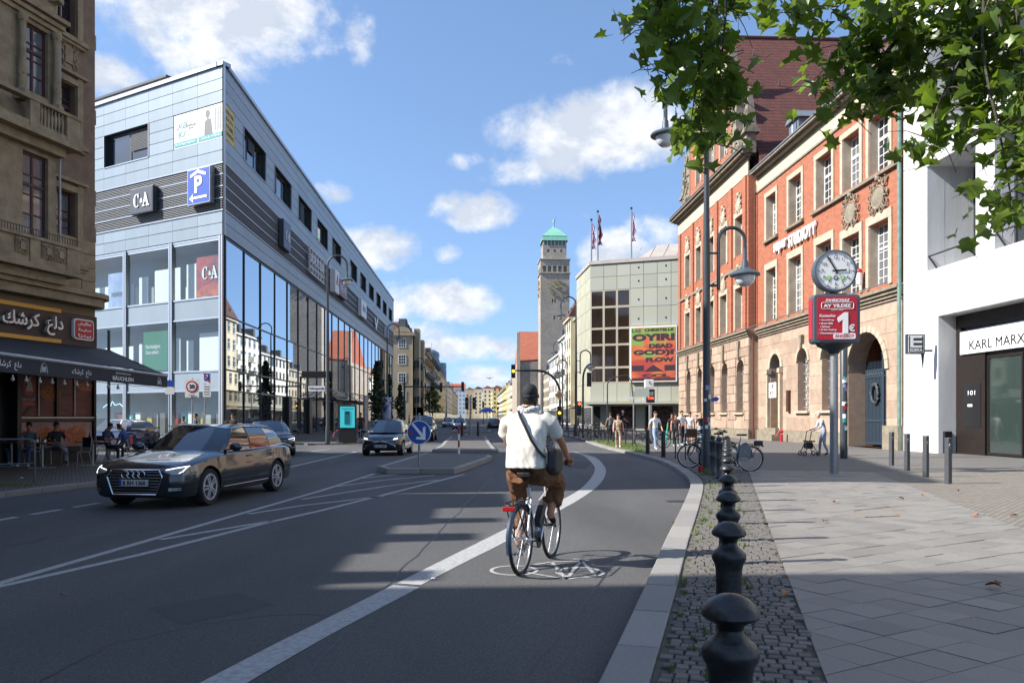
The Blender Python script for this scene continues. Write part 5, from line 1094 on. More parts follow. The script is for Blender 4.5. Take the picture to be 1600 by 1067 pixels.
# ================================================================ CULTURE BUILDING (concrete panels, large poster)
m_con = mat('weathered concrete panel', '#a0a49d', .8, ns=.45, na=.8, col2='#a5a289', bs=18, bd=.15, vary=.07, det=3)
m_cony = mat('yellowish concrete panel', '#a6a48e', .8, ns=.5, na=.7, col2='#8b8f86', vary=.05)
m_met = mat('pale metal roof', '#b3aaa0', .5, .2, ns=1, na=.2)
m_brz = mat('bronze tinted glass', (.05, .03, .018, 1), .05, .35, ns=.4, na=.7, col2=(.015, .012, .01, 1), spec=1)
a, b = W(8.85, 89.5), W(19.5, 85.5); fC = Fr(a, math.atan2(b.y-a.y, b.x-a.x)); fC2 = Fr(W(8.05, 99), 0); e = a-W(8.05, 99); fC2 = Fr(W(8.05, 99), math.atan2(e.y, e.x)); LC2 = e.length
cu = thing('culture_building', 'angular building clad in stained concrete panels with bronze windows, beyond the brick post office', 'building', tuple(fC.P(6, 4, 0)))
uC = lambda px: fC.uv(px, 500)[0]; zC = lambda px, y: fC.uv(px, y)[1]
cols = [uC(x) for x in (922.8, 943.3, 964, 984.7)]; rows = [zC(953, y) for y in (598, 574, 538.5, 513, 479.5, 453)]
colB = [cols[3]]+[uC(x) for x in (1005.6, 1027, 1048.6, 1070.5)]+[uC(1070.5)+1.6*k for k in range(1, 4)]; rowB = [zC(1000, y) for y in (634, 598, 540, 509, 479, 450, 429, 408)]
ztop = rowB[-1]
mb = MB(); wall(mb, fC, 0, 14, rowB[0], ztop, [(cols[0], cols[3], rows[0], rows[-1])], dep=.3, v=.1); mb.fbox(fC, 0, 14, .1, 14, rowB[0], rowB[0]+.1); mb.fbox(fC2, 0, LC2, .1, .3, rowB[0], ztop); mb.fbox(fC, .2, 14, .3, 14, ztop-.2, ztop-.05); mb.build('wall', m_cony, cu)
for i in range(len(colB)-1):
    for j in range(7): part_box('concrete_panel', cu, fC, colB[i]+.02, -.02, rowB[j]+.02, colB[i+1]-colB[i]-.04, .1, rowB[j+1]-rowB[j]-.04, m_con if (i+j) % 3 or j > 2 else m_cony)
for i in range(3):
    for z0, z1 in ((rowB[0], rows[0]), (rows[-1], (rows[-1]+ztop)/2), ((rows[-1]+ztop)/2, ztop)): part_box('concrete_panel', cu, fC, cols[i]+.02, -.02, z0+.02, cols[i+1]-cols[i]-.04, .1, z1-z0-.04, m_con)
    for j in range(5): window(cu, fC, cols[i], rows[j], cols[i+1]-cols[i], rows[j+1]-rows[j], nx=1, nz=1, v=.0, fm=mat('pale window frame', '#a89e8c', .5), pm=m_brz, bw=.12, name='window')
for j in range(7):
    for k in range(3): part_box('concrete_panel', cu, fC2, LC2*k/3+.02, -.02, rowB[j]+.02, LC2/3-.04, .1, rowB[j+1]-rowB[j]-.04, m_cony)
mb = MB()
for i in (0, 2, 3, 4, 5):
    for j in range(2, 7): c = fC.P(colB[min(i+1, 6)]-.55, -.04, rowB[j]+.8); mb.cb(c, (.14, .06, .16))
o = mb.build('anchor_holes', m_blk, cu); o['kind'] = 'stuff'
mb = MB(); mb.fbox(fC, -.1, 14, -.16, .2, ztop-.05, ztop+.35); mb.fbox(fC2, 0, LC2, -.16, .2, ztop-.05, ztop+.35); mb.build('parapet', m_met, cu)
mb = MB(); u0, u1 = uC(988), 14; zt2 = zC(1020, 374); mb.add([fC.P(u0-.2, .6, ztop), fC.P(u1, .6, ztop), fC.P(u1, 3.2, zt2), fC.P(u0+2.2, 3.2, zt2), fC.P(u0-.2, 10, ztop), fC.P(u1, 10, ztop)], [(0, 1, 2, 3), (0, 3, 4), (3, 2, 5, 4)])
for k in range(7): x = u0+k*1.5; mb.bar(fC.P(x, .58, ztop), fC.P(x+.5, 3.18, zt2+.02), .05)
mb.build('metal_roof', m_met, cu)
mb = MB(); mb.fbox(fC, -1.2, 14, -1.4, .1, 3.0, 3.25); mb.fbox(fC, -1.2, 14, 1.2, 1.4, 3.25, rowB[0]); mb.build('soffit', m_con, cu)
mb = MB(); mb.add([fC.P(-1.2, -1.4, 3.26), fC.P(14, -1.4, 3.26), fC.P(14, -.02, rowB[0]), fC.P(0, -.02, rowB[0])], [(0, 1, 2, 3)]); mb.build('sloping_fascia', m_cony, cu)
mb = MB(); mb.fbox(fC, -1, 14, 4.8, 5, 0, 3.2); mb.build('shop_back_wall', m_blk, cu)
for u in (1.5, 5.5, 9.6): mb = MB(); mb.fbox(fC, u-.5, u+.5, .4, 1.4, .1, 3.2); mb.build('pillar', m_con, cu)
m_graf = mat('graffiti shutter', '#5c3a34', .5, ns=2.5, na=1, col2='#17141a', det=2, lo=.45, hi=.55)
for u0_, u1_ in ((2.1, 5.0), (6.1, 9.1), (10.2, 13.5)): plate(cu, fC, u0_, u1_, .2, 3.1, m_graf, 'roller_shutter', 1.6, 1.7)
# big poster
m_pg = mat('poster green', '#7c9a48', .5, ns=.5, na=1, col2='#c4603a', det=1, lo=.46, hi=.56); m_por = mat('poster orange', '#c8703c', .5, ns=.6, na=1, col2='#a8403a', det=1); m_ppu = mat('poster purple', '#3a2430', .5)
t = thing('event_poster', 'huge framed orange and green poster with dark lettering on the concrete facade', 'poster', fC.P(uC(1021), -.3, 8))
x0, x1 = uC(985.5), uC(1058.5); z0, z1 = zC(1021, 597), zC(1021, 510); mb = MB(); mb.fbox(fC, x0, x1, -.35, -.04, z0, z1); mb.build('frame', m_white, t, bevel=.03)
mb = MB(); mb.fbox(fC, x0+.14, x1-.14, -.37, -.352, z0+.14, z1-.14); mb.build('poster_sheet', m_por, t); H_ = z1-z0
for i, (f0, f1) in enumerate(((.82, .97), (.66, .80), (.40, .54))): mb = MB(); mb.fbox(fC, x0+.2, x1-.2, -.376, -.371, z0+f0*H_, z0+f1*H_); mb.build('poster_band', m_pg, t)
wq = x1-x0
for s, cx, cy, fw, fh in (('LAS', .14, .925, .2, .07), ('CHRISTELLE', .62, .93, .62, .05), ('OYIRI', .5, .80, .9, .13), ('DEAD', .66, .645, .5, .08), ('GOD)I', .5, .52, .86, .12), ('FLOW', .64, .40, .6, .08), ('CCL', .56, .115, .6, .06)):
    text(s, .5, m_ppu if s != 'LAS' else MT['green poster'], t, TM(fC, x0+cx*wq, -.382, z0+cy*H_), 'lettering', fit=(fw*wq, fh*H_), bold=.03)
mb = MB(); mb.ext([fC.P(x0+q*wq, -.385, z0+y*H_) for q, y in ((.3, .19), (.72, .19), (.5, .31))], fC.N*.01); mb.build('triangle', m_ppu, t); mb = MB(); mb.fbox(fC, x0+.2, x1-.2, -.38, -.372, z0+.03*H_, z0+.075*H_); mb.build('poster_band', m_ppu, t)
mb = MB(); mb.fbox(fC, x0+.2, x0+.3*wq, -.38, -.372, z0+.2*H_, z0+.3*H_); mb.fbox(fC, x0+.74*wq, x1-.2, -.38, -.372, z0+.2*H_, z0+.3*H_); mb.build('poster_band', m_ppu, t)
t = thing('event_poster', 'smaller green poster with dark lettering by the ground floor pillar of the concrete building', 'poster', fC.P(11.5, .2, .6)); mb = MB(); mb.fbox(fC, 9.7, 13, .0, .06, .8, 2.9); mb.build('poster_sheet', m_pg, t); text('LAS', .5, m_ppu, t, TM(fC, 10.5, -.02, 2.6), 'lettering', fit=(1.1, .4), bold=.02); text('OYIRI', .5, m_ppu, t, TM(fC, 11.9, -.02, 2.0), 'lettering', fit=(1.9, .5), bold=.02)
# flags
m_f1 = mat('pink flag', '#c43f6e', .7, ns=.7, na=1, col2='#e9e2e6'); m_f2 = mat('dark flag', '#2d2f4a', .7, ns=.8, na=1, col2='#b53a50')
for px, y0, y1, lb in ((924, 345, 416, 'leftmost flagpole on the concrete building roof with a furled red flag'), (934, 332, 415, 'middle flagpole on the concrete building roof with a furled dark flag'), (986.5, 327, 409, 'right hand flagpole on the concrete building roof with a furled pink flag')):
    t = thing('flagpole', lb, 'flagpole', at(px, y1, 90)); a, b = at(px, y1+2, 90), at(px, y0, 90); mb = MB(); mb.cyl(a, b, .1, .06, 8); mb.build('pole', m_gal, t); mb = MB(); mb.cyl(b, b+V(0, 0, .2), .13, n=8); mb.build('cap', m_blk, t)
    mb = MB(); n = 14; top = b.z-.3; ln = (b.z-a.z)*.55; vs = []
    for i in range(n+1):
        for j in range(5): vs.append((b.x+.1+(j/4)*(.45+.12*math.sin(i*.9))*(.4+.6*i/n)+.04*math.sin(i*1.7+j), b.y+.12*math.sin(j*1.9+i*.5), top-ln*i/n))
    mb.add(vs, [(i*5+j, i*5+j+1, (i+1)*5+j+1, (i+1)*5+j) for i in range(n) for j in range(4)]); mb.build('flag', m_f1 if px != 934 else m_f2, t, smooth=True)
# ================================================================ GENERIC STREET HOUSES FARTHER OFF
m_rr = mat('orange roof tiles', '#9c5a42', .8, ns=.5, na=.4, col2='#7c3a26'); m_rb = mat('brown roof tiles far', '#5a3a30', .8, ns=.5, na=.3); m_rg = mat('grey roofing', '#55575a', .8)
m_wd = mat('far window', (.04, .05, .06, 1), .1, spec=1)
def hm(n, c, c2): return mat(n, c, .85, ns=.35, na=.5, col2=c2)
H = [hm('cream house', '#cbc0a4', '#aa9c80'), hm('white house', '#d3d0c6', '#b7b2a4'), hm('grey beige house', '#b7ab97', '#948973'), hm('yellow house', '#d8c98c', '#bda96d'), hm('bluish white house', '#c3ccd3', '#a3aeb8'), hm('ochre house', '#a48a62', '#826b49')]
def house(label, side, x, y0, y1, h_, wm__, roofm, rh=4, fl=5, bay=3.0, det=1, depth=12, name='town_house', group=None, shop=True, balc=(), front=False):
    """a terraced house on the street line x; side 1 = right hand side, -1 = left"""
    f = Fr((x, y1), R(-90)) if side > 0 else Fr((x, y0), R(90)); L = y1-y0
    t = thing(name, label, 'building', (x+side*depth/2, (y0+y1)/2, 0), 0, group); n = max(1, int(L/bay)); fh = (h_-4)/fl
    mb = MB(); mb.fbox(f, 0, L, .15, depth, 0, h_); mb.build('wall', wm__, t)
    mb = MB()
    mb.fbox(f, -.0, L, -.25, .14, h_-.35, h_); mb.fbox(f, 0, L, -.15, .14, 3.7, 4.0); mb.build('cornice', wm__, t)
    if rh:
        mb = MB(); r0 = [f.P(0, -.3, h_+.02), f.P(L, -.3, h_+.02), f.P(L, depth*.35, h_+rh), f.P(0, depth*.35, h_+rh), f.P(L, depth, h_+.02), f.P(0, depth, h_+.02)]
        mb.add(r0, [(0, 1, 2, 3), (3, 2, 4, 5), (1, 4, 2), (0, 3, 5)]); r_ = mb.build('roof', roofm, t)
        mb = MB(); mb.fbox(f, L*.3, L*.3+.9, depth*.3, depth*.3+1.5, h_+rh*.6, h_+rh+1.2); mb.build('chimney', m_brk, r_)
        for q in (.25, .7): mb = MB(); u = L*q; mb.fbox(f, u-.7, u+.7, .4, 2.5, h_+.3, h_+2.0); mb.build('dormer', m_rg, r_)
    wk = ('w', wm__.name)
    for j in range(fl):
        for k in range(n):
            u = L*(k+.5)/n; z = 4+j*fh+fh*.22; wd, wh = min(1.3, L/n*.45), fh*.6
            if det: part_box('window', t, f, u-wd/2, .06, z, wd, .1, wh, m_wd); 
            if det > 1:
                mb = MB(); mb.fbox(f, u-wd/2-.12, u+wd/2+.12, .0, .155, z-.12, z); mb.fbox(f, u-.03, u+.03, .03, .1, z, z+wh); mb.fbox(f, u-wd/2, u+wd/2, .03, .1, z+wh*.62, z+wh*.67); mb.build('window_frame', m_white, t)
            if balc == 'all' or j in balc:
                if k % 2 == 0: mb = MB(); mb.fbox(f, u-1.1, u+1.1, -1.0, .14, z-.35, z-.2); mb.fbox(f, u-1.1, u+1.1, -1.0, -.95, z-.2, z+.75); mb.fbox(f, u-1.1, u-1.05, -1, .14, z-.2, z+.75); mb.fbox(f, u+1.05, u+1.1, -1, .14, z-.2, z+.75); mb.build('balcony', wm__ if j % 2 else m_rg, t)
    if shop:
        for k in range(max(1, n//2)): u0, u1 = L*k/max(1, n//2)+.4, L*(k+1)/max(1, n//2)-.4; part_box('shop_window', t, f, u0, .05, .4, u1-u0, .1, 2.7, m_wd)
        mb = MB(); mb.fbox(f, .5, L*.5, -1.6, .1, 3.1, 3.25); mb.build('shop_awning', [m_awn, m_red, m_white, m_blue][int(y0) % 4], t)
    return t, f
# right hand side after the culture building
house('cream block with plain panels squeezed between the concrete building and the white houses', 1, 18.4, 128, 150, 20, m_cony, m_rg, 0, 5, 3.2, 1)
t, f = house('cream stepped house with a steep brown tiled roof left of the concrete building', 1, 17.6, 150, 160, 20.5, H[0], m_rb, 8, 5, 2.6, 2)
house('white shop house with pale balconies left of the brown roofed house', 1, 18.2, 160.2, 178, 18.5, H[1], m_rg, 2, 5, 3, 2, balc=(1, 2, 3))
house('lower white shop house below the town hall tower', 1, 18.6, 178.3, 206, 16, H[1], m_rg, 2, 4, 3.2, 1)
house('narrow grey house at the foot of the town hall tower', 1, 19, 206.3, 228, 14, H[2], m_rg, 2, 4, 3.2, 1)
# town hall tower and wing
m_rub = brickmat('tower rubble stone', '#a3988b', '#8b8074', '#b5ab9c', .7, .34, mw=.03, bump=.6, ns=.25, na=.35, axes='XYZ', dirt='#6b6257')
m_cop = mat('green copper', '#7fb8a0', .6, .1, ns=.8, na=.3, col2='#5c9a84')
s_ = .2105; tw = thing('town_hall_tower', 'tall rubble stone clock tower with gallery and green copper roof', 'tower', at(867, 645, 268)); TY = 262/1.0
cx = at(867.3, 600, 262).x; cy = at(867.3, 600, 262).y+4.9; Z = lambda y: 1.6+(651-y)*s_
mb = MB(); hw = 4.8; ga_ = [(-hw+.7+k*1.72, -hw+.7+k*1.72+1.15) for k in range(5)]
fT = Fr((cx-hw, cy-hw), 0); fT2 = Fr((cx-hw, cy+hw), R(-90))
for fr in (fT, fT2): wall(mb, fr, 0, 2*hw, 0, Z(405), [(a+hw, b+hw, Z(425), Z(415.5)) for a, b in ga_]+[(4.3, 4.75, Z(499), Z(493)), (4.6, 5.0, Z(473), Z(467)), (3.8, 4.2, Z(473), Z(467))], dep=.8)
mb.box(cx-hw+.9, cy-hw+.9, 0, cx+hw, cy+hw, Z(406)); mb.build('shaft', m_rub, tw)
mb = MB(); mb.box(cx-hw-.35, cy-hw-.35, Z(427), cx+hw+.35, cy+hw+.35, Z(426)); mb.box(cx-hw-.35, cy-hw-.35, Z(405.5), cx+hw+.35, cy+hw+.35, Z(404)); mb.build('ledge', H[2], tw)
mb = MB(); h2 = 3.9; fT3 = Fr((cx-h2, cy-h2), 0)
for q in range(2): wall(mb, (fT3, Fr((cx-h2, cy+h2), R(-90)))[q], 0, 2*h2, Z(404), Z(382), [(1.4, 2.1, Z(393), Z(389)), (3.55, 4.25, Z(393), Z(389)), (5.7, 6.4, Z(393), Z(389))], dep=.6)
mb.box(cx-h2+.65, cy-h2+.65, Z(404), cx+h2, cy+h2, Z(382)); mb.build('upper_block', m_rub, tw)
mb = MB(); mb.box(cx-h2+.2, cy-h2+.2, Z(382), cx+h2-.2, cy+h2-.2, Z(375)); b_ = mb.build('belfry', m_wd, tw); mb = MB()
for k in range(7): x = cx-h2+.1+k*(2*h2-.5)/6; mb.box(x, cy-h2, Z(382), x+.3, cy-h2+.3, Z(375)); mb.box(cx-h2, cy-h2+.1+k*(2*h2-.5)/6, Z(382), cx-h2+.3, cy-h2+.4+k*(2*h2-.5)/6, Z(375))
mb.build('belfry_posts', H[2], tw)
mb = MB(); P4 = lambda h, z: [(cx-h, cy-h, z), (cx+h, cy-h, z), (cx+h, cy+h, z), (cx-h, cy+h, z)]; rings = [(4.35, Z(375)), (4.0, Z(368)), (4.1, Z(367.5)), (2.9, Z(361)), (1.3, Z(354)), (.25, Z(350))]
vs = [q for h_, z in rings for q in P4(h_, z)]; mb.add(vs, [(i*4+k, i*4+(k+1) % 4, (i+1)*4+(k+1) % 4, (i+1)*4+k) for i in range(5) for k in range(4)]); mb.build('copper_roof', m_cop, tw)
mb = MB(); z = Z(350); mb.lathe([(.35, 0), (.25, .5), (.4, .8), (.15, 1.0), (.3, 1.5), (.38, 2.0), (.2, 2.4), (.22, 2.7), (.0, 2.95)], (cx, cy, z), 8); mb.bar((cx+.2, cy, z+2), (cx+.8, cy, z+3.4), .14); mb.build('finial_figure', m_cop, tw)
m_gld = mat('gilded metal', '#c9a24a', .35, .8)
for fr in (fT, fT2):
    c = (hw+.4, Z(449)); mb = MB()
    for k in range(12): a = k*.5236; mb.bar(fr.P(c[0]+2.1*math.cos(a), -.25, c[1]+2.1*math.sin(a)), fr.P(c[0]+2.9*math.cos(a), -.25, c[1]+2.9*math.sin(a)), .28)
    mb.build('clock_numerals', m_gld, tw); mb = MB(); mb.bar(fr.P(c[0], -.35, c[1]), fr.P(c[0]+1.7, -.35, c[1]+.15), .22); mb.bar(fr.P(c[0], -.35, c[1]), fr.P(c[0]-1.2, -.35, c[1]+2.2), .18); mb.cyl(fr.P(c[0], -.4, c[1]), fr.P(c[0], -.1, c[1]), .45); mb.build('clock_hands', m_gld, tw)
# red roofed hall in front of the far rows
th = thing('red_roofed_hall', 'long stone hall with a steep red tiled roof left of the tower', 'building', at(825, 645, 300)); x0 = at(809, 600, 285).x; mb = MB(); mb.box(x0, 284, 0, x0+9.5, 330, 1.6+(651-566)*.229); mb.build('wall', m_rub, th)
yz = lambda y: 1.6+(651-y)*.229
mb = MB(); mb.ext([(x0+.8, 284, yz(566)), (x0+.8, 330, yz(566)), (x0+1.4, 306, yz(508))], (8.4, 0, 0)); mb.build('roof', m_rr, th); mb = MB(); mb.box(x0-.4, 283.5, 0, x0+.8, 285, yz(520)); mb.build('gable_edge', H[2], th)
# the far right row, climbing terraces with orange roofs
far = [(335, 378, 20, 1, m_rr, 'pale far house nearest the red roofed hall'), (378, 430, 21.5, 2, m_rr, 'grey beige far house with balconies, second beyond the hall'), (430, 500, 21, 0, m_rb, 'cream far house with a brown roof in the right hand row'), (500, 600, 22, 3, m_rr, 'yellow far house with an orange roof in the right hand row'), (600, 720, 22, 1, m_rr, 'white far house with an orange roof near the end of the street')]
for y0, y1, h_, c, rm, lb in far: house(lb, 1, 18.9, y0, y1-.3, h_, H[c], rm, 4, 5, 7, 1, balc=(0, 2, 4) if c else ())
for y0, y1, x, h_, c, lb in ((720, 780, 14, 27, 3, 'pale yellow far house where the right hand row starts to bend'), (780, 850, 6, 29, 1, 'white far house stepping out in the bend of the right hand row'), (850, 930, -3, 31, 0, 'cream far house second last in the bending row'), (930, 1020, -13, 33, 2, 'grey beige far house last in the bending row')):
    house(lb, 1, x, y0, y1-.3, h_, H[c], m_rr if c != 0 else m_rb, 3, 6, 9, 1, shop=False)
    mb = MB(); mb.box(x-.01, y0-.3, 0, x+14, y0-.05, h_); t = [o for o in S.objects if o.get('label') == lb][0]; mb.build('end_wall', H[c], t); f = Fr((x-.01, y0-.3), 0)
    for i_ in range(3):
        for j_ in range(6): part_box('window', t, f, 1.5+i_*4.2, -.06, 5+j_*4, 1.6, .1, 2.2, m_wd)
fz = thing('end_house', 'pale front of the bluish white house at the street end', 'building', (0, 799, 0)); f = Fr((-36, 798), 0); mb = MB(); mb.fbox(f, 0, 25, 0, 1, 0, 30); mb.build('wall', H[4], fz)
for k in range(7):
    for j in range(6): part_box('window', fz, f, 1.0+k*3.5, -.1, 5+j*4.2, 1.6, .1, 2.3, mat('blue grey window', '#7d90a6', .3))
mb = MB(); mb.add([(-36, 797.5, 30), (-11, 797.5, 30), (-11, 806, 35), (-36, 806, 35)], [(0, 1, 2, 3)]); mb.build('roof', m_rr, fz)
# left hand side after the store
t = thing('corner_house', 'beige corner house with a curved dormer gable and balconies beyond the store', 'building', at(640, 650, 155)); fF = Fr(at(616, 650, 150).to_2d(), R(0)); wF = (at(645, 650, 150)-at(616, 650, 150)).x; X0 = at(645, 650, 150).x; Y0 = at(645, 650, 150).y; fG = Fr((X0, Y0), R(90))
m_bg = hm('beige corner house wall', '#b5a68c', '#97876c'); mb = MB(); mb.fbox(fF, -6, wF, 0, 30, 0, 17.6); mb.fbox(fG, 0, 34, -.0, .1, 0, 17.6); mb.build('wall', m_bg, t)
for j, z in enumerate((4.6, 8.0, 11.4, 14.6)):
    for px in (628.5, ): u = fF.uv(px, 600)[0]; window(t, fF, u-.75, z, 1.5, 1.9 if j < 3 else 1.7, nx=3, nz=3, v=-.06, fm=m_white, pm=m_wd, bw=.14, mw=.08)
    for k in range(7): u = 2+k*4.6; part_box('window', t, fG, u, -.05, z, 1.3, .12, 2.0, m_wd)
    if j < 3:
        for k in (0, 2, 4): u = 1.2+k*5; mb = MB(); mb.fbox(fG, u, u+3, -1.1, 0, z-.3, z-.12); mb.fbox(fG, u, u+3, -1.1, -1.03, z-.12, z+.85); mb.fbox(fG, u, u+.08, -1.1, 0, z-.12, z+.85); mb.build('balcony', m_blk, t)
mb = MB(); mb.fbox(fG, 3, 6.5, -1.0, 0, 3.5, 18.5); mb.fbox(fG, 16, 19.5, -1.0, 0, 3.5, 17.6); mb.build('bay', m_bg, t)
mb = MB(); mb.fbox(fF, -6, wF+.3, -.3, .1, 16.9, 17.3); mb.fbox(fG, 0, 34, -.35, .05, 16.9, 17.3); mb.build('cornice', m_bg, t)
u = fF.uv(629, 500)[0]; n = 12; mb = MB(); mb.ext([fF.P(u+1.5*math.cos(math.pi*k/n), -.1, 17.6+.95*math.sin(math.pi*k/n)) for k in range(n+1)], fF.N*.4); mb.build('curved_gable', m_bg, t)
mb = MB(); mb.ext([fF.P(a, .3, z) for a, z in ((u-1.0, 17.9), (u+1.0, 17.9), (u+.7, 20.1), (u-.7, 20.1))], fF.N*2); d = mb.build('dormer', m_rg, t); part_box('dormer_window', d, fF, u-.55, .22, 18.3, 1.1, .1, 1.5, m_glassc)
mb = MB(); mb.add([fF.P(-6, 0, 17.6), fF.P(wF, 0, 17.6), fF.P(wF-1.5, 3, 19.8), fF.P(-6, 3, 19.8)], [(0, 1, 2, 3)]); mb.add([fF.P(wF, 0, 17.6), fG.P(34, 0, 17.6), fG.P(34, 3, 19.8), fF.P(wF-1.5, 3, 19.8)], [(0, 1, 2, 3)]); mb.fbox(fF, -6, wF-1.4, 3, 10, 17.5, 19.8); mb.build('roof', m_rb, t)
house('ochre house with a red roof edge behind the beige corner house', -1, -12.2, 186, 214, 17, H[5], m_rr, 5, 4, 4, 1, balc=(1, 2, 3)); house('grey beige house in the far left row', -1, -12.6, 214.3, 260, 19, H[2], m_rb, 3, 5, 5, 1, balc='all'); house('yellowish far house in the left row', -1, -13, 260.3, 330, 17, H[3], m_rr, 3, 5, 6, 1); house('white far house in the left row', -1, -14, 330.3, 460, 18, H[1], m_rr, 3, 5, 8, 1); house('dark far house last in the left row', -1, -15, 460.3, 640, 18, H[2], m_rb, 3, 5, 9, 1)
t = thing('round_glass_tower', 'stepped round glass office tower above the left roofs', 'tower', at(680, 650, 350)); mb = MB(); c = at(676, 650, 350); s_ = .281; zf = lambda y: 1.6+(651-y)*s_
mb.lathe([(3.6, 0), (3.6, zf(565)), (3.3, zf(564)), (3.3, zf(551)), (2.4, zf(549)), (1.5, zf(547)), (.1, zf(546))], (c.x-.4, c.y, 0), 20); mb.lathe([(3.0, 0), (3.0, zf(567)), (.1, zf(566))], (c.x+3.0, c.y+1, 0), 20); mb.build('glass_body', mat('blue grey tower glass', '#54707f', .2, .4), t)
mb = MB()
for k in range(10): z = 6+k*2.5; mb.tube([(c.x-.4+3.68*math.cos(q*.314), c.y+3.68*math.sin(q*.314), z) for q in range(20)], .12, 4, closed=True); (z < 24) and mb.tube([(c.x+3.0+3.08*math.cos(q*.314), c.y+1+3.08*math.sin(q*.314), z) for q in range(20)], .12, 4, closed=True)
mb.cyl((c.x-.5, c.y, zf(547)), (c.x-.5, c.y, zf(534)), .1); mb.build('floor_bands', m_alu, t)
# ================================================================ STREET FURNITURE
def disk(mb, c, r, n, ax, t=.0): return mb
def Rm(a, b): a = V(*a) if not isinstance(a, Vector) else a; return a
# bollards with mushroom heads
m_bol = mat('black bollard iron', (.012, .013, .014, 1), .40, ns=14, na=.8, col2=(.045, .045, .044, 1), bs=45, bd=.12, lo=.48, hi=.7)
b0 = thing('bollard', 'nearest of the black mushroom headed bollards, cut by the bottom edge of the picture', 'bollard', (0, 0, 0), 0, 'black mushroom headed bollards along the kerb')
mb = MB(); mb.lathe([(.068, -.02), (.068, .10), (.059, .12), (.059, .76), (.06, .80)], n=28); mb.build('shaft', m_bol, b0, smooth=50)
mb = MB(); mb.lathe([(.06, .80), (.066, .826), (.075, .842), (.078, .856), (.0765, .868), (.068, .882), (.052, .895), (.038, .91), (.034, .922), (.038, .934), (.05, .944), (.072, .953), (.079, .962), (.078, .969), (.070, .984), (.054, 1.002), (.030, 1.015), (.0, 1.019)], n=36); mb.build('head', m_bol, b0, smooth=32)
mb = MB(); mb.lathe([(.0605, .74), (.0605, .765)], n=28); mb.build('collar', m_bol, b0, smooth=50)
nm = ['nearest', 'second', 'third', 'fourth', 'fifth', 'sixth', 'seventh', 'eighth', 'ninth', 'tenth', 'eleventh', 'twelfth', 'thirteenth']
for k in range(13):
    D_ = 2.17+1.5*k; p = W(.595+.2695*(D_-2.17), D_, PZ)
    if k == 0: b0.location = p
    else: dup(b0, p, rnd.uniform(0, 3), '%s black mushroom headed bollard from the camera in the kerb row' % nm[k])
# two ring posts at the end of the row, two flat posts by the lawn, slim posts on the right
rp = thing('bollard', 'tall ringed dark post right beside the big lamp post', 'bollard', (0, 0, 0), 0, 'ringed posts by the lamp post'); mb = MB(); mb.lathe([(.10, 0), (.10, .08), (.08, .1), (.08, .45), (.09, .47), (.09, .52), (.08, .54), (.08, .82), (.1, .84), (.1, .87), (.06, .9), (.05, .93), (.08, .96), (.07, 1.0), (.0, 1.03)], n=14); mb.build('shaft', m_post, rp, smooth=50); rp.location = g(1124, 748, PZ)
dup(rp, g(1113.6, 742, PZ), 0, 'tall ringed dark post almost touching the lamp post, left of its twin')
fp = thing('bollard', 'dark round post at the kerb below the small street clock', 'bollard', (0, 0, 0), 0, 'plain posts by the lawn'); mb = MB(); mb.lathe([(.09, 0), (.085, .15), (.085, .93), (.07, .97), (.0, .98)], n=12); mb.build('shaft', m_blk, fp, smooth=50); fp.location = g(1012, 709, PZ)
dup(fp, g(1036.5, 714, PZ), 0, 'dark round post at the kerb left of the bike hoops')
m_gp = mat('grey steel post', (.09, .10, .11, 1), .4, .5, ns=20, na=.4, col2=(.2, .2, .2, 1)); sp_ = None
for px, y, lb in ((1393, 727, 'slim square post nearest the arched gate'), (1417.3, 735.4, 'slim square post in front of the drainpipe'), (1446.6, 745, 'third slim square post in the row towards the white wall'), (1481.6, 755.5, 'nearest slim square post with white scrawls in front of the white wall')):
    if sp_ is None: sp_ = thing('bollard', lb, 'bollard', (0, 0, 0), 0, 'slim square posts on the right'); mb = MB(); mb.box(-.055, -.055, 0, .055, .055, 1.0); mb.box(-.06, -.06, 1.0, .06, .06, 1.03); mb.build('post', m_gp, sp_, bevel=.006); mb = MB(); mb.tube([(-.02+.02*math.cos(k), -.058, .8+.02*k) for k in range(6)], .004, 4); mb.build('scrawl', m_wlet, sp_); sp_.location = g(px, y, PZ); sp_.rotation_euler.z = .4
    else: dup(sp_, g(px, y, PZ), .4+rnd.uniform(-.1, .1), lb)
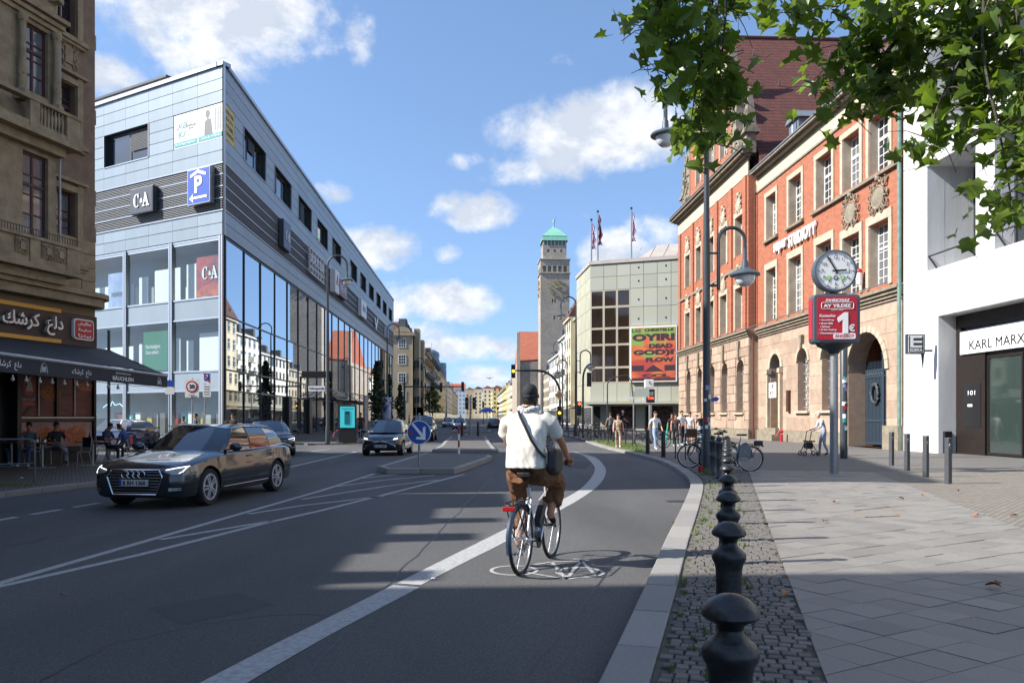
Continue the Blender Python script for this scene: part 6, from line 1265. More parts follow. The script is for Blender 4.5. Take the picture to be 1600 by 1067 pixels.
# lamp posts
m_lg2 = mat('lamp glass', (.75, .77, .76, 1), .1, spec=.8, coat=.6); m_lamp = mat('lamp grey', '#59626a', .4, .3, ns=8, na=.2)
def lamp_head(t, p, s=1.0, m=None):
    mb = MB(); mb.lathe([(r*s, z*s) for r, z in ((.0, .55), (.05, .55), (.05, .28), (.07, .27), (.08, .10), (.14, .06), (.33, -.02), (.36, -.06), (.35, -.09), (.30, -.10))], p, 20); h_ = mb.build('lamp_head', m or m_lamp, t, smooth=50)
    mb = MB(); mb.lathe([(r*s, z*s) for r, z in ((.24, -.10), (.235, -.16), (.19, -.26), (.11, -.33), (.0, -.35))], p, 18); mb.build('lamp_glass', m_lg2, h_, smooth=60)
def lamppost(label, base, H_, side, D_, r=.1, arm=.85, low=None, m=None, big=1.0):
    """pole with a swan-neck arm on one side and, if low, a second lower arm on the other"""
    m = m or m_post; t = thing('street_lamp', label, 'street lamp', base); b = Vector(base); sd = V(cT, -sT, 0)*side
    mb = MB(); mb.lathe([(r*1.35, 0), (r*1.3, .9), (r, 1.0), (r*.95, H_*.5), (r*.5, H_-arm)], b, 14); mb.build('pole', m, t, smooth=50)
    n = 12; c = b+V(0, 0, H_-arm)+sd*arm; pts = [c+V(0, 0, arm)*math.sin(math.pi*k/n)-sd*arm*math.cos(math.pi*k/n) for k in range(n+1)]; pts.append(pts[-1]-V(0, 0, .3))
    mb = MB(); mb.tube(pts, [.055]*len(pts), 8); mb.build('swan_neck', m, t, smooth=True); lamp_head(t, pts[-1]-V(0, 0, .5), big)
    if low:
        z0, zt, a2 = low; sd2 = -sd; st0 = b+sd2*(r+.22)+V(0, 0, z0); n = 12; c = st0+V(0, 0, zt-z0-a2)+sd2*a2
        pts = [st0]+[c+V(0, 0, a2)*math.sin(math.pi*k/n)-sd2*a2*math.cos(math.pi*k/n) for k in range(n+1)]+[c+sd2*a2-V(0, 0, .35)]
        mb = MB(); mb.tube(pts, .05, 8); mb.bar(b+V(0, 0, z0+.12), st0+V(0, 0, z0*0+.12), .06); mb.bar(b+V(0, 0, z0+1.0), st0+V(0, 0, 1.0), .05); mb.build('lower_arm', m, t, smooth=40); lamp_head(t, pts[-1]-V(0, 0, .5), big)
    return t
p = g(1104, 737, PZ); L1 = lamppost('tall dark lamp post with stickers and two swan neck lamps by the parked bicycles', p, 10.6, -1, 21.7, .105, .56, (4.95, 6.65, .36), big=1.15)
mb = MB(); stk = random.Random(5); cols_ = [m_pw, m_teal, mat('sticker violet', '#8c86b8', .5), mat('sticker grey', '#9aa3a8', .5), m_red, m_wlet]
for k in range(16):
    a = -1.6+stk.uniform(-.9, .9); z = stk.uniform(1.1, 2.3); w_, h_ = stk.uniform(.06, .13), stk.uniform(.06, .12); mb = MB(); rr = .112
    mb.add([(p.x+rr*math.cos(a+q*w_/rr), p.y+rr*math.sin(a+q*w_/rr), p.z+z+y) for q in (0, .5, 1) for y in (0, h_)], [(0, 2, 3, 1), (2, 4, 5, 3)]); mb.build('sticker', cols_[k % 6], L1)
mb = MB(); q = p+V(.12, -.05, 2.0); mb.ext([q, q+V(.12, 0, .05), q+V(.22, 0, .0), q+V(.16, 0, -.08), q+V(.0, 0, -.09)], (0, .01, 0)); mb.build('torn_bag', m_blue, L1)
lamppost('tall lamp post before the mirrored store front, left', g(512, 692, PZ), 10.7, 1, 46, .1, .55)
lamppost('lamp post at the far end of the mirrored store, seen against its edge', at(605, 671, 80)*1, 10.6, 1, 80, .1, .6); lamppost('lamp post in front of the beige corner house', at(650, 664, 126), 10.6, 1, 126, .1, .65); lamppost('lamp post beyond the beige corner house', at(672, 661, 160), 10.4, 1, 160, .1, .65); lamppost('faint far lamp post left of the town centre', at(698, 659, 210), 10.4, 1, 210, .12, .8)
lamppost('lamp post before the concrete building with a second low lamp to the right', at(900, 682, 61), 10.7, -1, 61, .1, .58, (4.8, 6.6, .4)); lamppost('lamp post by the white houses under the town hall tower', at(879, 667, 99), 10.6, -1, 99, .1, .55); lamppost('thin lamp post near the foot of the town hall', at(848, 662, 150), 9.8, -1, 150, .1, .6)
lamppost('short lamp post half hidden at the far kerb of the white houses', at(886, 672, 84), 7.4, -1, 84, .1, .5, m=m_lamp)
# clock column with advertising box
cp = g(1303, 739, PZ); ck_ = thing('clock_column', 'round public clock above a red driving school advert box on a grey pole', 'clock', cp); ya = -TH-.04
fK = Fr((cp.x, cp.y), ya); mb = MB(); mb.lathe([(.11, 0), (.105, .1), (.105, 3.3)], cp, 20); mb.build('pole', m_gal, ck_, smooth=50)
zr = lambda y: CH+(HZ-y)/F*21.2; x_ = lambda px: (px-1303)/F*21.2
mb = MB(); mb.ext(rrect(fK, x_(1268), x_(1340), zr(537), zr(461), .1, -.17), fK.N*.42); mb.build('advert_box', m_lamp, ck_, bevel=.03)
mb = MB(); mb.ext(rrect(fK, x_(1273.5), x_(1334.5), zr(532), zr(465), .06, -.19), fK.N*.018); fc_ = mb.build('advert_face', mat('advert red', '#a8182a', .35, ns=1, na=.5, col2='#cc2230'), ck_)
mb = MB(); mb.fbox(Fr((cp.x, cp.y), ya), x_(1268)-.012, x_(1268)-.002, -.1, .18, zr(530), zr(468)); mb.build('side_face', MT['advert red'], ck_)
mb = MB(); mb.lathe([(.12, zr(553)-cp.z), (.16, zr(549)-cp.z), (.42, zr(541)-cp.z), (.46, zr(537.5)-cp.z)], cp, 24); mb.build('funnel', m_post, ck_, smooth=50)
mb = MB(); mb.cyl(cp+V(0, 0, zr(461)-cp.z), cp+V(0, 0, zr(452)-cp.z), .1); mb.fbox(fK, -.3, .3, -.1, .1, zr(461), zr(459)); mb.build('neck', m_post, ck_)
def at2(s, u, y, w_, h_, m=m_wlet, **k): text(s, .3, m, ck_, TM(fK, x_(u), -.197, zr(y)), 'advert_lettering', fit=(w_, h_), ext=.002, **k)
at2('FAHRSCHULE', 1304.5, 470.5, .62, .07, shear=.25, bold=.01); at2('AY YILDIZ', 1304, 479, .72, .085, bold=.012); at2('SINCE 2009', 1304, 486, .32, .025); at2('Kostenlos', 1289, 494.5, .42, .075, shear=.2, bold=.006); shp(ck_, fK, -.19, [(x_(a), zr(b)) for a, b in ((1304, 498), (1315, 489.5), (1320.5, 489.5), (1320.5, 522), (1312.5, 522), (1312.5, 500.5), (1306, 505))], m_wlet, 'advert_numeral'); at2('€', 1326, 513.5, .16, .19, bold=.006)
for k, s in enumerate(('• Anmeldung', '• Erste Hilfe', '• Sehtest', '• Online Zugang', '• Theoriestunden')): at2(s, 1288+[0, -1, -2.5, 1.5, 2][k], 501.5+k*5, [.38, .35, .26, .46, .5][k], .052, shear=.2, bold=.004)
mb = MB(); mb.ext(rrect(fK, x_(1298), x_(1332), zr(530.5), zr(521.5), .04, -.196), fK.N*.003); mb.build('advert_patch', m_wlet, ck_); at2('ANGEBOT', 1315, 526, .5, .085, MT['advert red'], bold=.006)
mb = MB(); mb.tube([q for q in rrect(fK, x_(1280), x_(1329), zr(484), zr(474), .04, -.198)], .006, 4, closed=True); mb.build('advert_frame', m_wlet, ck_)
cc_ = fK.P(0, 0, zr(424.5)); rk = 33/F*21.2; Q = Matrix((fK.U, V(0, 0, 1), fK.N*-1)).transposed()
mb = MB(); mb.lathe([(rk*.98, -.14), (rk, -.12), (rk, .12), (rk*.99, .14), (rk*.9, .15), (rk*.9, .13)], cc_, 40, Q); mb.build('clock_case', m_lamp, ck_, smooth=50)
mb = MB(); mb.lathe([(rk*.9, .132), (rk*.9, .136)], cc_, 40, Q); mb.build('clock_face', mat('clock face', (.78, .78, .76, 1), .35), ck_)
L_ = lambda a, r: cc_+fK.U*(rk*r*math.sin(a))+V(0, 0, rk*r*math.cos(a))-fK.N*.145
mb = MB()
for k in range(60): a = k*math.pi/30; mb.bar(L_(a, .80 if k % 5 else .74), L_(a, .86), .01 if k % 5 else .022, .004)
o = mb.build('clock_ticks', m_ink, ck_); o['kind'] = 'stuff'
for k in range(1, 13):
    q = L_(k*math.pi/6, .62); text(str(k), .13, m_ink, ck_, TM(fK, (q-cp).dot(fK.U), -.147, q.z), 'clock_numeral', ext=.001)
for nm_, a, r, w_ in (('minute_hand', R(330), .78, .035), ('hour_hand', R(87), .5, .045)): mb = MB(); mb.bar(L_(a+math.pi, .16)-fK.N*.01, L_(a, r)-fK.N*.01, w_, .006, up=fK.N); mb.build(nm_, m_ink, ck_)
for s, u, m in (('Z', -.28, mat('bright green', '#7dc142', .5)), ('U', 0, mat('navy', '#1c2b4c', .5)), ('Z', .28, MT['bright green'])):
    c = cc_+fK.U*u*rk*1.15-V(0, 0, rk*.33)-fK.N*.139; mb = MB(); mb.lathe([(.065, 0), (.065, .006)], c, 20, Q); mb.build('logo_disc', m, ck_); text(s, .1, m_wlet, ck_, TM(fK, (c-cp).dot(fK.U), -.149, c.z), 'logo_letter', ext=.001, bold=.003)
p2 = g(1318.5, 716, PZ); t = thing('sticker_pole', 'dark pole covered in stickers directly behind the clock column', 'pole', p2); mb = MB(); mb.lathe([(.13, 0), (.13, 4.0), (.10, 4.05), (.10, 4.6)], p2, 14); mb.build('pole', m_post, t, smooth=50)
for k in range(26):
    a = -1.6+stk.uniform(-.9, .9); z = stk.uniform(.7, 2.9); w_, h_ = stk.uniform(.07, .15), stk.uniform(.07, .16); mb = MB(); rr = .136
    mb.add([(p2.x+rr*math.cos(a+q*w_/rr), p2.y+rr*math.sin(a+q*w_/rr), p2.z+z+y) for q in (0, .5, 1) for y in (0, h_)], [(0, 2, 3, 1), (2, 4, 5, 3)]); mb.build('sticker', cols_[k % 6], t)
# railings
def hoop(label, a, b, h_, mid=False, m=m_blk, group='black tubular hoops', r=.024):
    a = Vector(a); b = Vector(b); e = (b-a).normalized()*.12; t = thing('hoop_railing', label, 'railing', a, 0, group)
    mb = MB(); mb.tube([a, a+V(0, 0, h_-.12), a+V(0, 0, h_-.03)+e*.3, a+e+V(0, 0, h_), b-e+V(0, 0, h_), b+V(0, 0, h_-.03)-e*.3, b+V(0, 0, h_-.12), b], r, 8); mb.build('hoop', m, t, smooth=True)
    if mid: mb = MB(); mb.tube([a+V(0, 0, h_*.45), b+V(0, 0, h_*.45)], r*.8, 6); mb.build('middle_rail', m, t)
hoop('black hoop between the lamp post and the lawn with a bicycle leaning behind it', g(1055.5, 716, PZ), g(1098, 716, PZ), .86); hoop('second black hoop just left of the lamp post', g(1071, 718, PZ), g(1108, 722, PZ), .95)
hoop('grey hoop fence at the left edge of the picture in front of the cafe tables', g(-60, 760, PZ), g(54, 755, PZ), 1.0, True, m_gp)
fe = thing('lawn_fence', 'low black post and rail fence running along the grass strip', 'fence', g(960, 694, PZ)); fpts = [g(*q, PZ) for q in ((870, 680.5), (905, 683.5), (930, 687.5), (953, 692.5), (993, 699))]; fpts = [V(q.x, q.y, PZ) for q in catm(fpts, 5)]; fps = resample(fpts, 1.5)
for q in fps: mb = MB(); mb.cyl(q, q+V(0, 0, .88), .03, n=6); mb.build('post', m_blk, fe)
mb = MB(); mb.tube([q+V(0, 0, .88) for q in fps], .025, 6); mb.build('top_rail', m_blk, fe)
# traffic signs on the islands
p3 = g(655, 728, .16); t = thing('keep_right_sign', 'round blue sign with white arrow pointing down right on the traffic island', 'traffic sign', p3); D3 = 23.4; mb = MB(); mb.cyl(p3, p3+V(0, 0, 1.55), .035, n=10); mb.build('pole', m_gal, t)
fS = Fr((p3.x, p3.y), -TH); Qs = Matrix((fS.U, V(0, 0, 1), fS.N*-1)).transposed(); cS = V(p3.x, p3.y, CH+(HZ-675.3)/F*D3)-fS.N*.05; rS = 18.6/F*D3
mb = MB(); mb.lathe([(rS, 0), (rS, .02)], cS, 40, Qs); mb.build('sign_plate', m_wlet, t); mb = MB(); mb.lathe([(rS*.94, .02), (rS*.94, .024)], cS, 40, Qs); mb.build('sign_face', mat('traffic blue', '#15489c', .35), t)
u0 = (cS-fS.o).dot(fS.U); z0 = cS.z; shp(t, fS, -.078, [(u0+x*rS, z0+y*rS) for x, y in ((-.60, .66), (-.46, .78), (.33, -.12), (.33, .42), (.55, .50), (.55, -.62), (-.25, -.55), (-.18, -.36), (.20, -.36), )], m_wlet, 'arrow')
mb = MB(); mb.fbox(fS, u0-rS*.78, u0-rS*.55, -.08, -.075, z0-.08, z0+.06); mb.build('sticker', m_red, t)
p4 = g(717, 709, .16); t = thing('striped_post', 'thin red and white striped post at the back of the first traffic island', 'post', p4)
for k in range(4): mb = MB(); mb.cyl(p4+V(0, 0, k*.26), p4+V(0, 0, k*.26+.26), .038, n=10); mb.build('stripe', m_wlet if k % 2 == 0 else m_red, t)
for px, lb in ((722, 'black bollard left of the signal pole on the second traffic island'), (747, 'black bollard right of the signal pole on the second traffic island')):
    q = g(px, 681, .15); t = thing('bollard', lb, 'bollard', q); mb = MB(); mb.lathe([(.1, 0), (.09, 1.0), (.06, 1.08), (0, 1.1)], q, 10); mb.build('post', m_blk, t, smooth=50)
m_lred = mat('red signal lens', (1, .08, .03, 1), .3, emit=2.5); m_lamb = mat('amber signal lens', (1, .42, .03, 1), .3, emit=3); m_loff = mat('dark signal lens', (.02, .02, .02, 1), .3)
def signal(t, c, lit, back=False, s=1.0):
    """three lens head, facing the camera"""
    mb = MB(); w_, h_ = .3*s, .98*s; mb.cb(c, (w_, .25*s, h_)); hd = mb.build('signal_head', m_blk, t, bevel=.02)
    if back: return
    for k, nm_ in enumerate(('red', 'amber', 'green')):
        z = c.z+(.32-.32*k)*s; m = m_loff if lit != nm_ else (m_lred if nm_ == 'red' else m_lamb); mb = MB(); mb.lathe([(.105*s, 0), (.105*s, .02), (.05*s, .04)], (c.x, c.y-.125*s, z), 14, Matrix(((1, 0, 0), (0, 0, -1), (0, 1, 0)))); mb.build('lens', m, hd, smooth=True)
q = g(735, 681, .15); t = thing('traffic_light', 'double traffic light pole in the middle of the second island', 'traffic light', q); mb = MB(); mb.cyl(q, q+V(0, 0, 3.0), .07); mb.bar(q+V(-.35, 0, 2.6), q+V(.35, 0, 2.6), .05); mb.build('pole', m_gal, t); signal(t, at(729.5, 630, 66), None); signal(t, at(741, 630, 66), None)
a = at(632, 668, 95); zt = at(632, 604, 95).z; t = thing('traffic_light', 'signal gantry pole with a long horizontal arm reaching over the left lanes', 'traffic light', a); mb = MB(); mb.lathe([(.15, 0), (.13, 6.4)], (a.x, a.y, 0), 10); mb.build('mast', m_post, t); mb = MB(); mb.cyl((a.x, a.y, zt), at(724, 604, 95), .09, .07); mb.build('arm', m_post, t); signal(t, at(689, 605, 94.8), None, True, 1.15); signal(t, at(723, 604, 94.8), None, True, 1.15)
b_ = at(875, 674, 67); t = thing('traffic_light', 'curved signal mast at the right kerb with an amber light hanging over the lane', 'traffic light', b_); zt = at(875, 579, 67).z; e = at(806, 579, 67); mb = MB()
pts = [V(b_.x, b_.y, .1), V(b_.x, b_.y, zt-2.0)]+[V(b_.x-1.9*(1-math.cos(R(a))), b_.y, zt-2.0+2.0*math.sin(R(a))) for a in range(10, 91, 10)]+[e]; mb.tube(pts, [.1]*(len(pts)-1)+[.06], 8); mb.build('mast', m_post, t, smooth=True)
signal(t, at(802, 580, 66.8), 'amber', s=1.15); signal(t, at(874, 645, 66.6), 'amber', s=1.15); c = at(874, 617, 66.7); mb = MB(); mb.ext([c+V(0, 0, .42), c+V(.42, 0, 0), c-V(0, 0, .42), c-V(.42, 0, 0)], (0, .03, 0)); mb.build('priority_plate', m_wlet, t); mb = MB(); c = c-V(0, .01, 0); mb.ext([c+V(0, 0, .3), c+V(.3, 0, 0), c-V(0, 0, .3), c-V(.3, 0, 0)], (0, .005, 0)); mb.build('priority_face', mat('priority yellow', '#e2a41c', .4), t)
b_ = at(911, 684, 56); t = thing('traffic_light', 'hooked signal pole with a red light before the concrete building', 'traffic light', b_); pts = [V(b_.x, b_.y, .1), V(b_.x, b_.y, 4.2)]+[V(b_.x+.55*(1-math.cos(R(a))), b_.y, 4.2+1.1*math.sin(R(a))) for a in range(15, 91, 15)]; mb = MB(); mb.tube(pts, .07, 8); mb.build('mast', m_post, t, smooth=True); signal(t, at(905, 638, 55.8), 'red'); signal(t, at(920.5, 593, 55.8), None, True)
for px, y, D_, lit, lb in ((778, 634, 150, 'amber', 'small far traffic light in the right lane before the far houses'), (770, 640, 210, 'amber', 'tiny far traffic light farther down the street'), (755, 632, 170, None, 'tiny dark traffic light left of the far amber ones')):
    q = at(px, 660, D_); t = thing('traffic_light', lb, 'traffic light', (q.x, q.y, 0)); mb = MB(); mb.cyl((q.x, q.y, 0), (q.x, q.y, at(px, y, D_).z), .09); mb.build('pole', m_post, t); signal(t, at(px, y, D_-.3), lit, s=1.4)
t = thing('traffic_light', 'thin arched signal pole standing before the concrete fascia', 'traffic light', at(949, 676, 75)); b_ = at(949, 676, 75); mb = MB(); mb.tube([V(b_.x, b_.y, 0), V(b_.x, b_.y, 4.6)]+[V(b_.x+1.9*(1-math.cos(R(a))), b_.y, 4.6+.9*math.sin(R(a*1.0))) for a in range(15, 91, 15)]+[V(b_.x+2.3, b_.y, 4.9), V(b_.x+2.4, b_.y, 3.5)], .06, 6); mb.build('mast', m_post, t, smooth=True)
# small clock with advert display, street name board
q = g(1016, 692, PZ); q = at(1016, 690, 47); q.z = PZ; t = thing('street_clock', 'small square clock above a black lit display on a grey post', 'clock', q); f = Fr((q.x, q.y), -TH); z5 = lambda y: CH+(HZ-y)/F*47; x5 = lambda px: (px-1016)/F*47
mb = MB(); mb.lathe([(.1, 0), (.1, z5(630)-PZ)], q, 10); mb.build('post', m_gal, t); mb = MB(); mb.fbox(f, x5(1010), x5(1022.5), -.16, .16, z5(629), z5(608)); mb.build('display_box', m_blk, t, bevel=.03); mb = MB(); mb.fbox(f, x5(1007), x5(1021), -.14, .14, z5(606), z5(593)); mb.build('clock_box', m_wlet, t, bevel=.03)
mb = MB(); c = f.P(x5(1014), -.15, z5(599.5)); mb.bar(c, c+V(0, 0, .17), .025, .01); mb.bar(c, c+V(.13, 0, .02), .03, .01); mb.build('clock_hands', m_ink, t)
text('25.05\nUHR', .2, m_wlet, t, TM(f, x5(1016), -.17, z5(615)), 'display_text', fit=(.33, .2)); text('OYIRI', .2, m_lred, t, TM(f, x5(1016), -.17, z5(622)), 'display_text', fit=(.33, .15)); mb = MB(); mb.fbox(f, x5(1004.5), x5(1009), -.05, 0, z5(629), z5(611)); mb.build('side_panel', m_wlet, t)
q = at(990, 694, 44); t = thing('street_name_post', 'thin white post with a street name board and pale plate before the concrete building', 'street sign', (q.x, q.y, PZ)); f = Fr((q.x, q.y), -TH); mb = MB(); mb.cyl((q.x, q.y, PZ), (q.x, q.y, 3.0), .04); mb.build('post', m_gal, t); z6 = lambda y: CH+(HZ-y)/F*44
mb = MB(); mb.fbox(f, -.45, .0, -.04, -.01, z6(623.5), z6(620.5)); mb.build('name_board', m_wlet, t); mb = MB(); mb.fbox(f, .05, .85, -.04, -.01, z6(620), z6(607)); mb.build('board', mat('pale faded board', '#b8bfb0', .6), t); mb = MB(); mb.fbox(f, .05, .4, -.05, -.02, z6(628), z6(624)); mb.build('plate', m_wlet, t)
# left: lamp mounted boards, no-parking zone signs, city light poster
q = at(512, 640, 45.6); t = thing('overhead_board', 'dark horizontal box sign beside the left lamp post', 'sign', at(496, 591, 45.6)); f = Fr((q.x, q.y), -TH); z7 = lambda y: CH+(HZ-y)/F*45.6; x7 = lambda px: (px-512)/F*45.6
mb = MB(); mb.fbox(f, x7(472), x7(520), -.12, .12, z7(590.5), z7(580)); mb.build('box', m_blk, t, bevel=.02); t = thing('street_name_sign', 'white street name sign under the dark box on the left lamp post', 'street sign', at(495, 611, 45.6)); mb = MB(); mb.fbox(f, x7(482), x7(508), -.03, .0, z7(611), z7(603)); mb.build('plate', m_wlet, t); text('Kalbergstraße', .2, m_ink, t, TM(f, x7(495), -.035, z7(607)), fit=(.85, .16)); mb = MB(); mb.fbox(f, x7(508), -.1, -.02, 0, z7(608), z7(606)); mb.build('bracket', m_blk, t)
def sgn(label, px, D_, parts_, name='traffic_sign'):
    q = at(px, 690, D_); t = thing(name, label, 'traffic sign', (q.x, q.y, 0)); f = Fr((q.x, q.y), -TH); z = lambda y: CH+(HZ-y)/F*D_; x = lambda p_: (p_-px)/F*D_
    mb = MB(); mb.cyl((q.x, q.y, PZ), (q.x, q.y, z(parts_[0][2])+.05), .035, n=8); mb.build('pole', m_gal, t)
    for x0, x1, y0, y1, m in parts_: mb = MB(); mb.ext(rrect(f, x(x0), x(x1), z(y1), z(y0), .04, -.05), f.N*.02); mb.build('plate', m, t)
    return t, f, x, z
t, f, x, z = sgn('white zone sign with a red ring around 30 in front of the store', 300.5, 38, [(289.5, 311.5, 592.5, 621, m_wlet)]); Qf = Matrix((f.U, V(0, 0, 1), f.N*-1)).transposed(); c = f.P(0, -.055, z(604)); mb = MB(); mb.lathe([(.28, 0), (.28, .006)], c, 28, Qf); mb.build('red_ring', m_red, t); mb = MB(); mb.lathe([(.21, .007), (.21, .01)], c, 28, Qf); mb.build('ring_field', m_wlet, t); text('30', .26, m_ink, t, TM(f, 0, -.07, z(604)), bold=.006); text('ZONE', .1, m_ink, t, TM(f, 0, -.07, z(617.5)), fit=(.3, .08))
t, f, x, z = sgn('white zone end sign with a blue P crossed in red above a text plate', 320, 38.5, [(318, 329.5, 582, 599.5, m_wlet), (317.5, 330, 601, 620, m_wlet)]); mb = MB(); mb.fbox(f, x(319.5), x(328), -.06, -.052, z(594.5), z(583.5)); mb.build('blue_field', m_blue, t); text('P', .26, m_wlet, t, TM(f, x(323.7), -.065, z(589)), bold=.006); mb = MB(); mb.bar(f.P(x(319), -.07, z(583)), f.P(x(328.8), -.07, z(598)), .05, .005, up=f.N); mb.build('red_slash', m_red, t)
for k in range(4): mb = MB(); mb.fbox(f, x(319.5), x(328), -.055, -.051, z(604.5+k*4), z(603.5+k*4)); mb.build('text_line', m_ink, t)
sgn('blue parking sign with a white plate below, left of the zone sign', 265, 38, [(260, 272, 594, 604, m_blue), (258.5, 273, 605, 616, m_wlet)])
q = at(544, 682, 46.5); t = thing('poster_case', 'tall black framed advertising case with a turquoise phone poster', 'advertising case', (q.x, q.y, 0)); f = Fr((q.x, q.y), -TH); z = lambda y: CH+(HZ-y)/F*46.5; x = lambda p_: (p_-544)/F*46.5
mb = MB(); mb.fbox(f, x(529), x(557), -.1, .12, PZ, z(632.5)); mb.build('case', m_blk, t, bevel=.02); mb = MB(); mb.fbox(f, x(532), x(555), -.13, -.1, z(668), z(635)); mb.build('poster', mat('turquoise poster', '#3fb3bd', .3, emit=.25), t); mb = MB(); mb.fbox(f, x(539), x(547.5), -.15, -.13, z(663), z(642)); mb.build('phone_print', mat('dark turquoise', '#1f6f78', .4), t); mb = MB(); mb.fbox(f, x(541), x(545), -.16, -.15, z(646), z(643.5)); mb.build('lens_print', m_ink, t); text('Google Pixel 10', .2, m_ink, t, TM(f, x(543.5), -.135, z(638.5)), fit=(.65, .08))
q = at(603, 675, 78); t = thing('advertising_column', 'thick blue advertising column between the columnar trees', 'advertising column', (q.x, q.y, PZ)); mb = MB(); mb.lathe([(.5, 0), (.5, 2.9), (.6, 2.95), (.6, 3.1), (.3, 3.4), (0, 3.5)], (q.x, q.y, PZ), 18); mb.build('column', mat('blue poster column', '#2c4a8c', .5, ns=1.2, na=1, col2='#c9d2dd', det=1), t, smooth=50)
q = at(571, 683, 52); t = thing('traffic_sign', 'grey steel sign post seen from the side between the poster case and the trees', 'traffic sign', (q.x, q.y, 0)); mb = MB(); mb.cyl((q.x, q.y, 0), (q.x, q.y, 3.0), .16); mb.build('pole', m_gal, t)
# lawn strip and weeds
m_gs = mat('grass', (.10, .16, .035, 1), .8, ns=3, na=.6, col2=(.17, .19, .06, 1)); gq = random.Random(9)
def tuft(mb, c, n, s):
    for k in range(n):
        a = gq.uniform(0, 6.28); r = gq.uniform(0, s*.6); x, y = c.x+r*math.cos(a), c.y+r*math.sin(a); h_ = gq.uniform(.4, 1)*s; l = gq.uniform(-.5, .5)*s; b = gq.uniform(0, 3.14); w_ = .006+.004*s
        mb.add([(x-w_*math.cos(b), y-w_*math.sin(b), c.z), (x+w_*math.cos(b), y+w_*math.sin(b), c.z), (x+l*math.sin(b), y+l*math.cos(b), c.z+h_)], [(0, 1, 2)])
lawn = [g(*q, PZ) for q in ((922, 688.5), (950, 689.5), (1000, 694), (1013, 703), (1000, 706.5), (975, 702), (945, 695))]; mb = MB(); mb.prism([(q.x, q.y) for q in lawn][::-1], PZ, PZ+.02); tag(mb.build('lawn_soil', mat('lawn ground', (.09, .12, .035, 1), .9, ns=2, na=.7, col2=(.16, .15, .09, 1))), kind='structure')
mb = MB(); xs = [q.x for q in lawn]; ys = [q.y for q in lawn]
def inpoly(x, y, P_):
    r = False
    for i in range(len(P_)):
        a, b = P_[i], P_[i-1]
        if (a.y > y) != (b.y > y) and x < (b.x-a.x)*(y-a.y)/(b.y-a.y)+a.x: r = not r
    return r
k = 0
while k < 1500:
    x, y = gq.uniform(min(xs), max(xs)), gq.uniform(min(ys), max(ys))
    if inpoly(x, y, lawn): tuft(mb, V(x, y, PZ+.02), 5, .16)
    k += 1
tag(mb.build('grass', m_gs), 'strip of ragged green grass between the kerb and the low black fence', 'grass', kind='stuff')
mb = MB(); bl = lambda D_: W(.595+.2695*(D_-2.17), D_, PZ)
for k in range(170):
    D_ = gq.uniform(3.4, 20); c = bl(D_)+bn*gq.choice([gq.uniform(-.42, -.05), gq.uniform(-.2, .3), gq.uniform(-.4, .1)]); c.z = PZ-.008; tuft(mb, c, gq.randint(8, 26), gq.uniform(.03, .07) if gq.random() < .85 else .11)
for k in range(14): c = g(1104+gq.uniform(-8, 12), 741+gq.uniform(-2, 3), PZ); tuft(mb, c, 16, .2)
for k in range(40): tuft(mb, g(gq.uniform(-10, 60), gq.uniform(757, 760), PZ), 8, .1)
for k in range(20): tuft(mb, g(gq.uniform(500, 535), gq.uniform(689, 691), PZ), 10, .22)
tag(mb.build('weeds', m_gs), 'small green weeds growing in the joints of the paving stones', 'weeds', kind='stuff')
# fallen leaves and litter
m_lf = mat('fallen leaf', '#a8642c', .7, vary=.4, ns=20, na=.5, col2='#6b3a1c'); lf = None
def leafmesh(s=1.0):
    out = [(0, -.5), (.12, -.28), (.42, -.34), (.34, -.12), (.52, .12), (.26, .14), (.22, .40), (0, .62), (-.22, .40), (-.26, .14), (-.52, .12), (-.34, -.12), (-.42, -.34), (-.12, -.28)]
    n = len(out); vs = [(x*s, y*s, (abs(x)*.5-y*y*.45)*s) for x, y in out]+[(0, 0, 0)]; return vs, [(i, (i+1) % n, n) for i in range(n)]
vs, fs = leafmesh(.1)
for px, y, sc, lb in ((1552, 916, 1.3, 'curled brown leaf on the shaded slabs at the right'), (1306, 785, 1, 'orange leaf on the sunlit slabs left of the square cover'), (1289, 815, 1, 'orange leaf beside a bollard shadow on the slabs'), (1408, 779, 1, 'orange leaf in the middle of the sunlit slabs'), (1525, 806, 1, 'orange leaf near the edge of the cobbles'), (1443, 774, .8, 'small orange leaf behind the middle of the slabs'), (1584, 806, 1, 'orange leaf at the right picture edge on the cobbles'), (1496, 767, .9, 'orange leaf on the cobbles near the slim post'), (1228, 928, 1, 'dry orange leaf on the mosaic strip edge'), (99, 929, .5, 'lone orange leaf on the dark road at the left'), (1055, 816, 1, 'orange leaf in the gutter by the kerb')):
    mb = MB(); mb.add(vs, fs); c = g(px, y, PZ+.012 if px > 1060 else .01); o = mb.build('fallen_leaf', m_lf); o.location = c; o.scale = (sc, sc, sc); o.rotation_euler = (rnd.uniform(-.2, .2), 0, rnd.uniform(0, 6)); tag(o, lb, 'leaf', 'fallen leaves')
mb = MB(); c = g(1094, 738, PZ); mb.lathe([(.05, 0), (.065, .17), (.066, .18)], c, 12); tag(mb.build('paper_cup', m_red), 'dark red drinks can standing at the foot of the lamp post', 'can')
for k, (px, y, z_, lb) in enumerate(((636, 738, 0, 'white scrap of paper in front of the first island'), (673, 739, 0, 'crumpled white wrapper at the island kerb'), (628, 737, 0, 'small red scrap in front of the first island'), (34, 747, PZ, 'crumpled white tissue on the pavement behind the hoop fence'), (677, 905, 0, 'tiny white speck of litter on the road left of the cyclist'))):
    c = g(px, y, z_); mb = MB(); mb.sph(c+V(0, 0, .012), .02 if k == 4 else .035, 6, 4, (1.3, 1, .5)); o = mb.build('litter', m_red if k == 2 else m_wlet); tag(o, lb, 'litter')
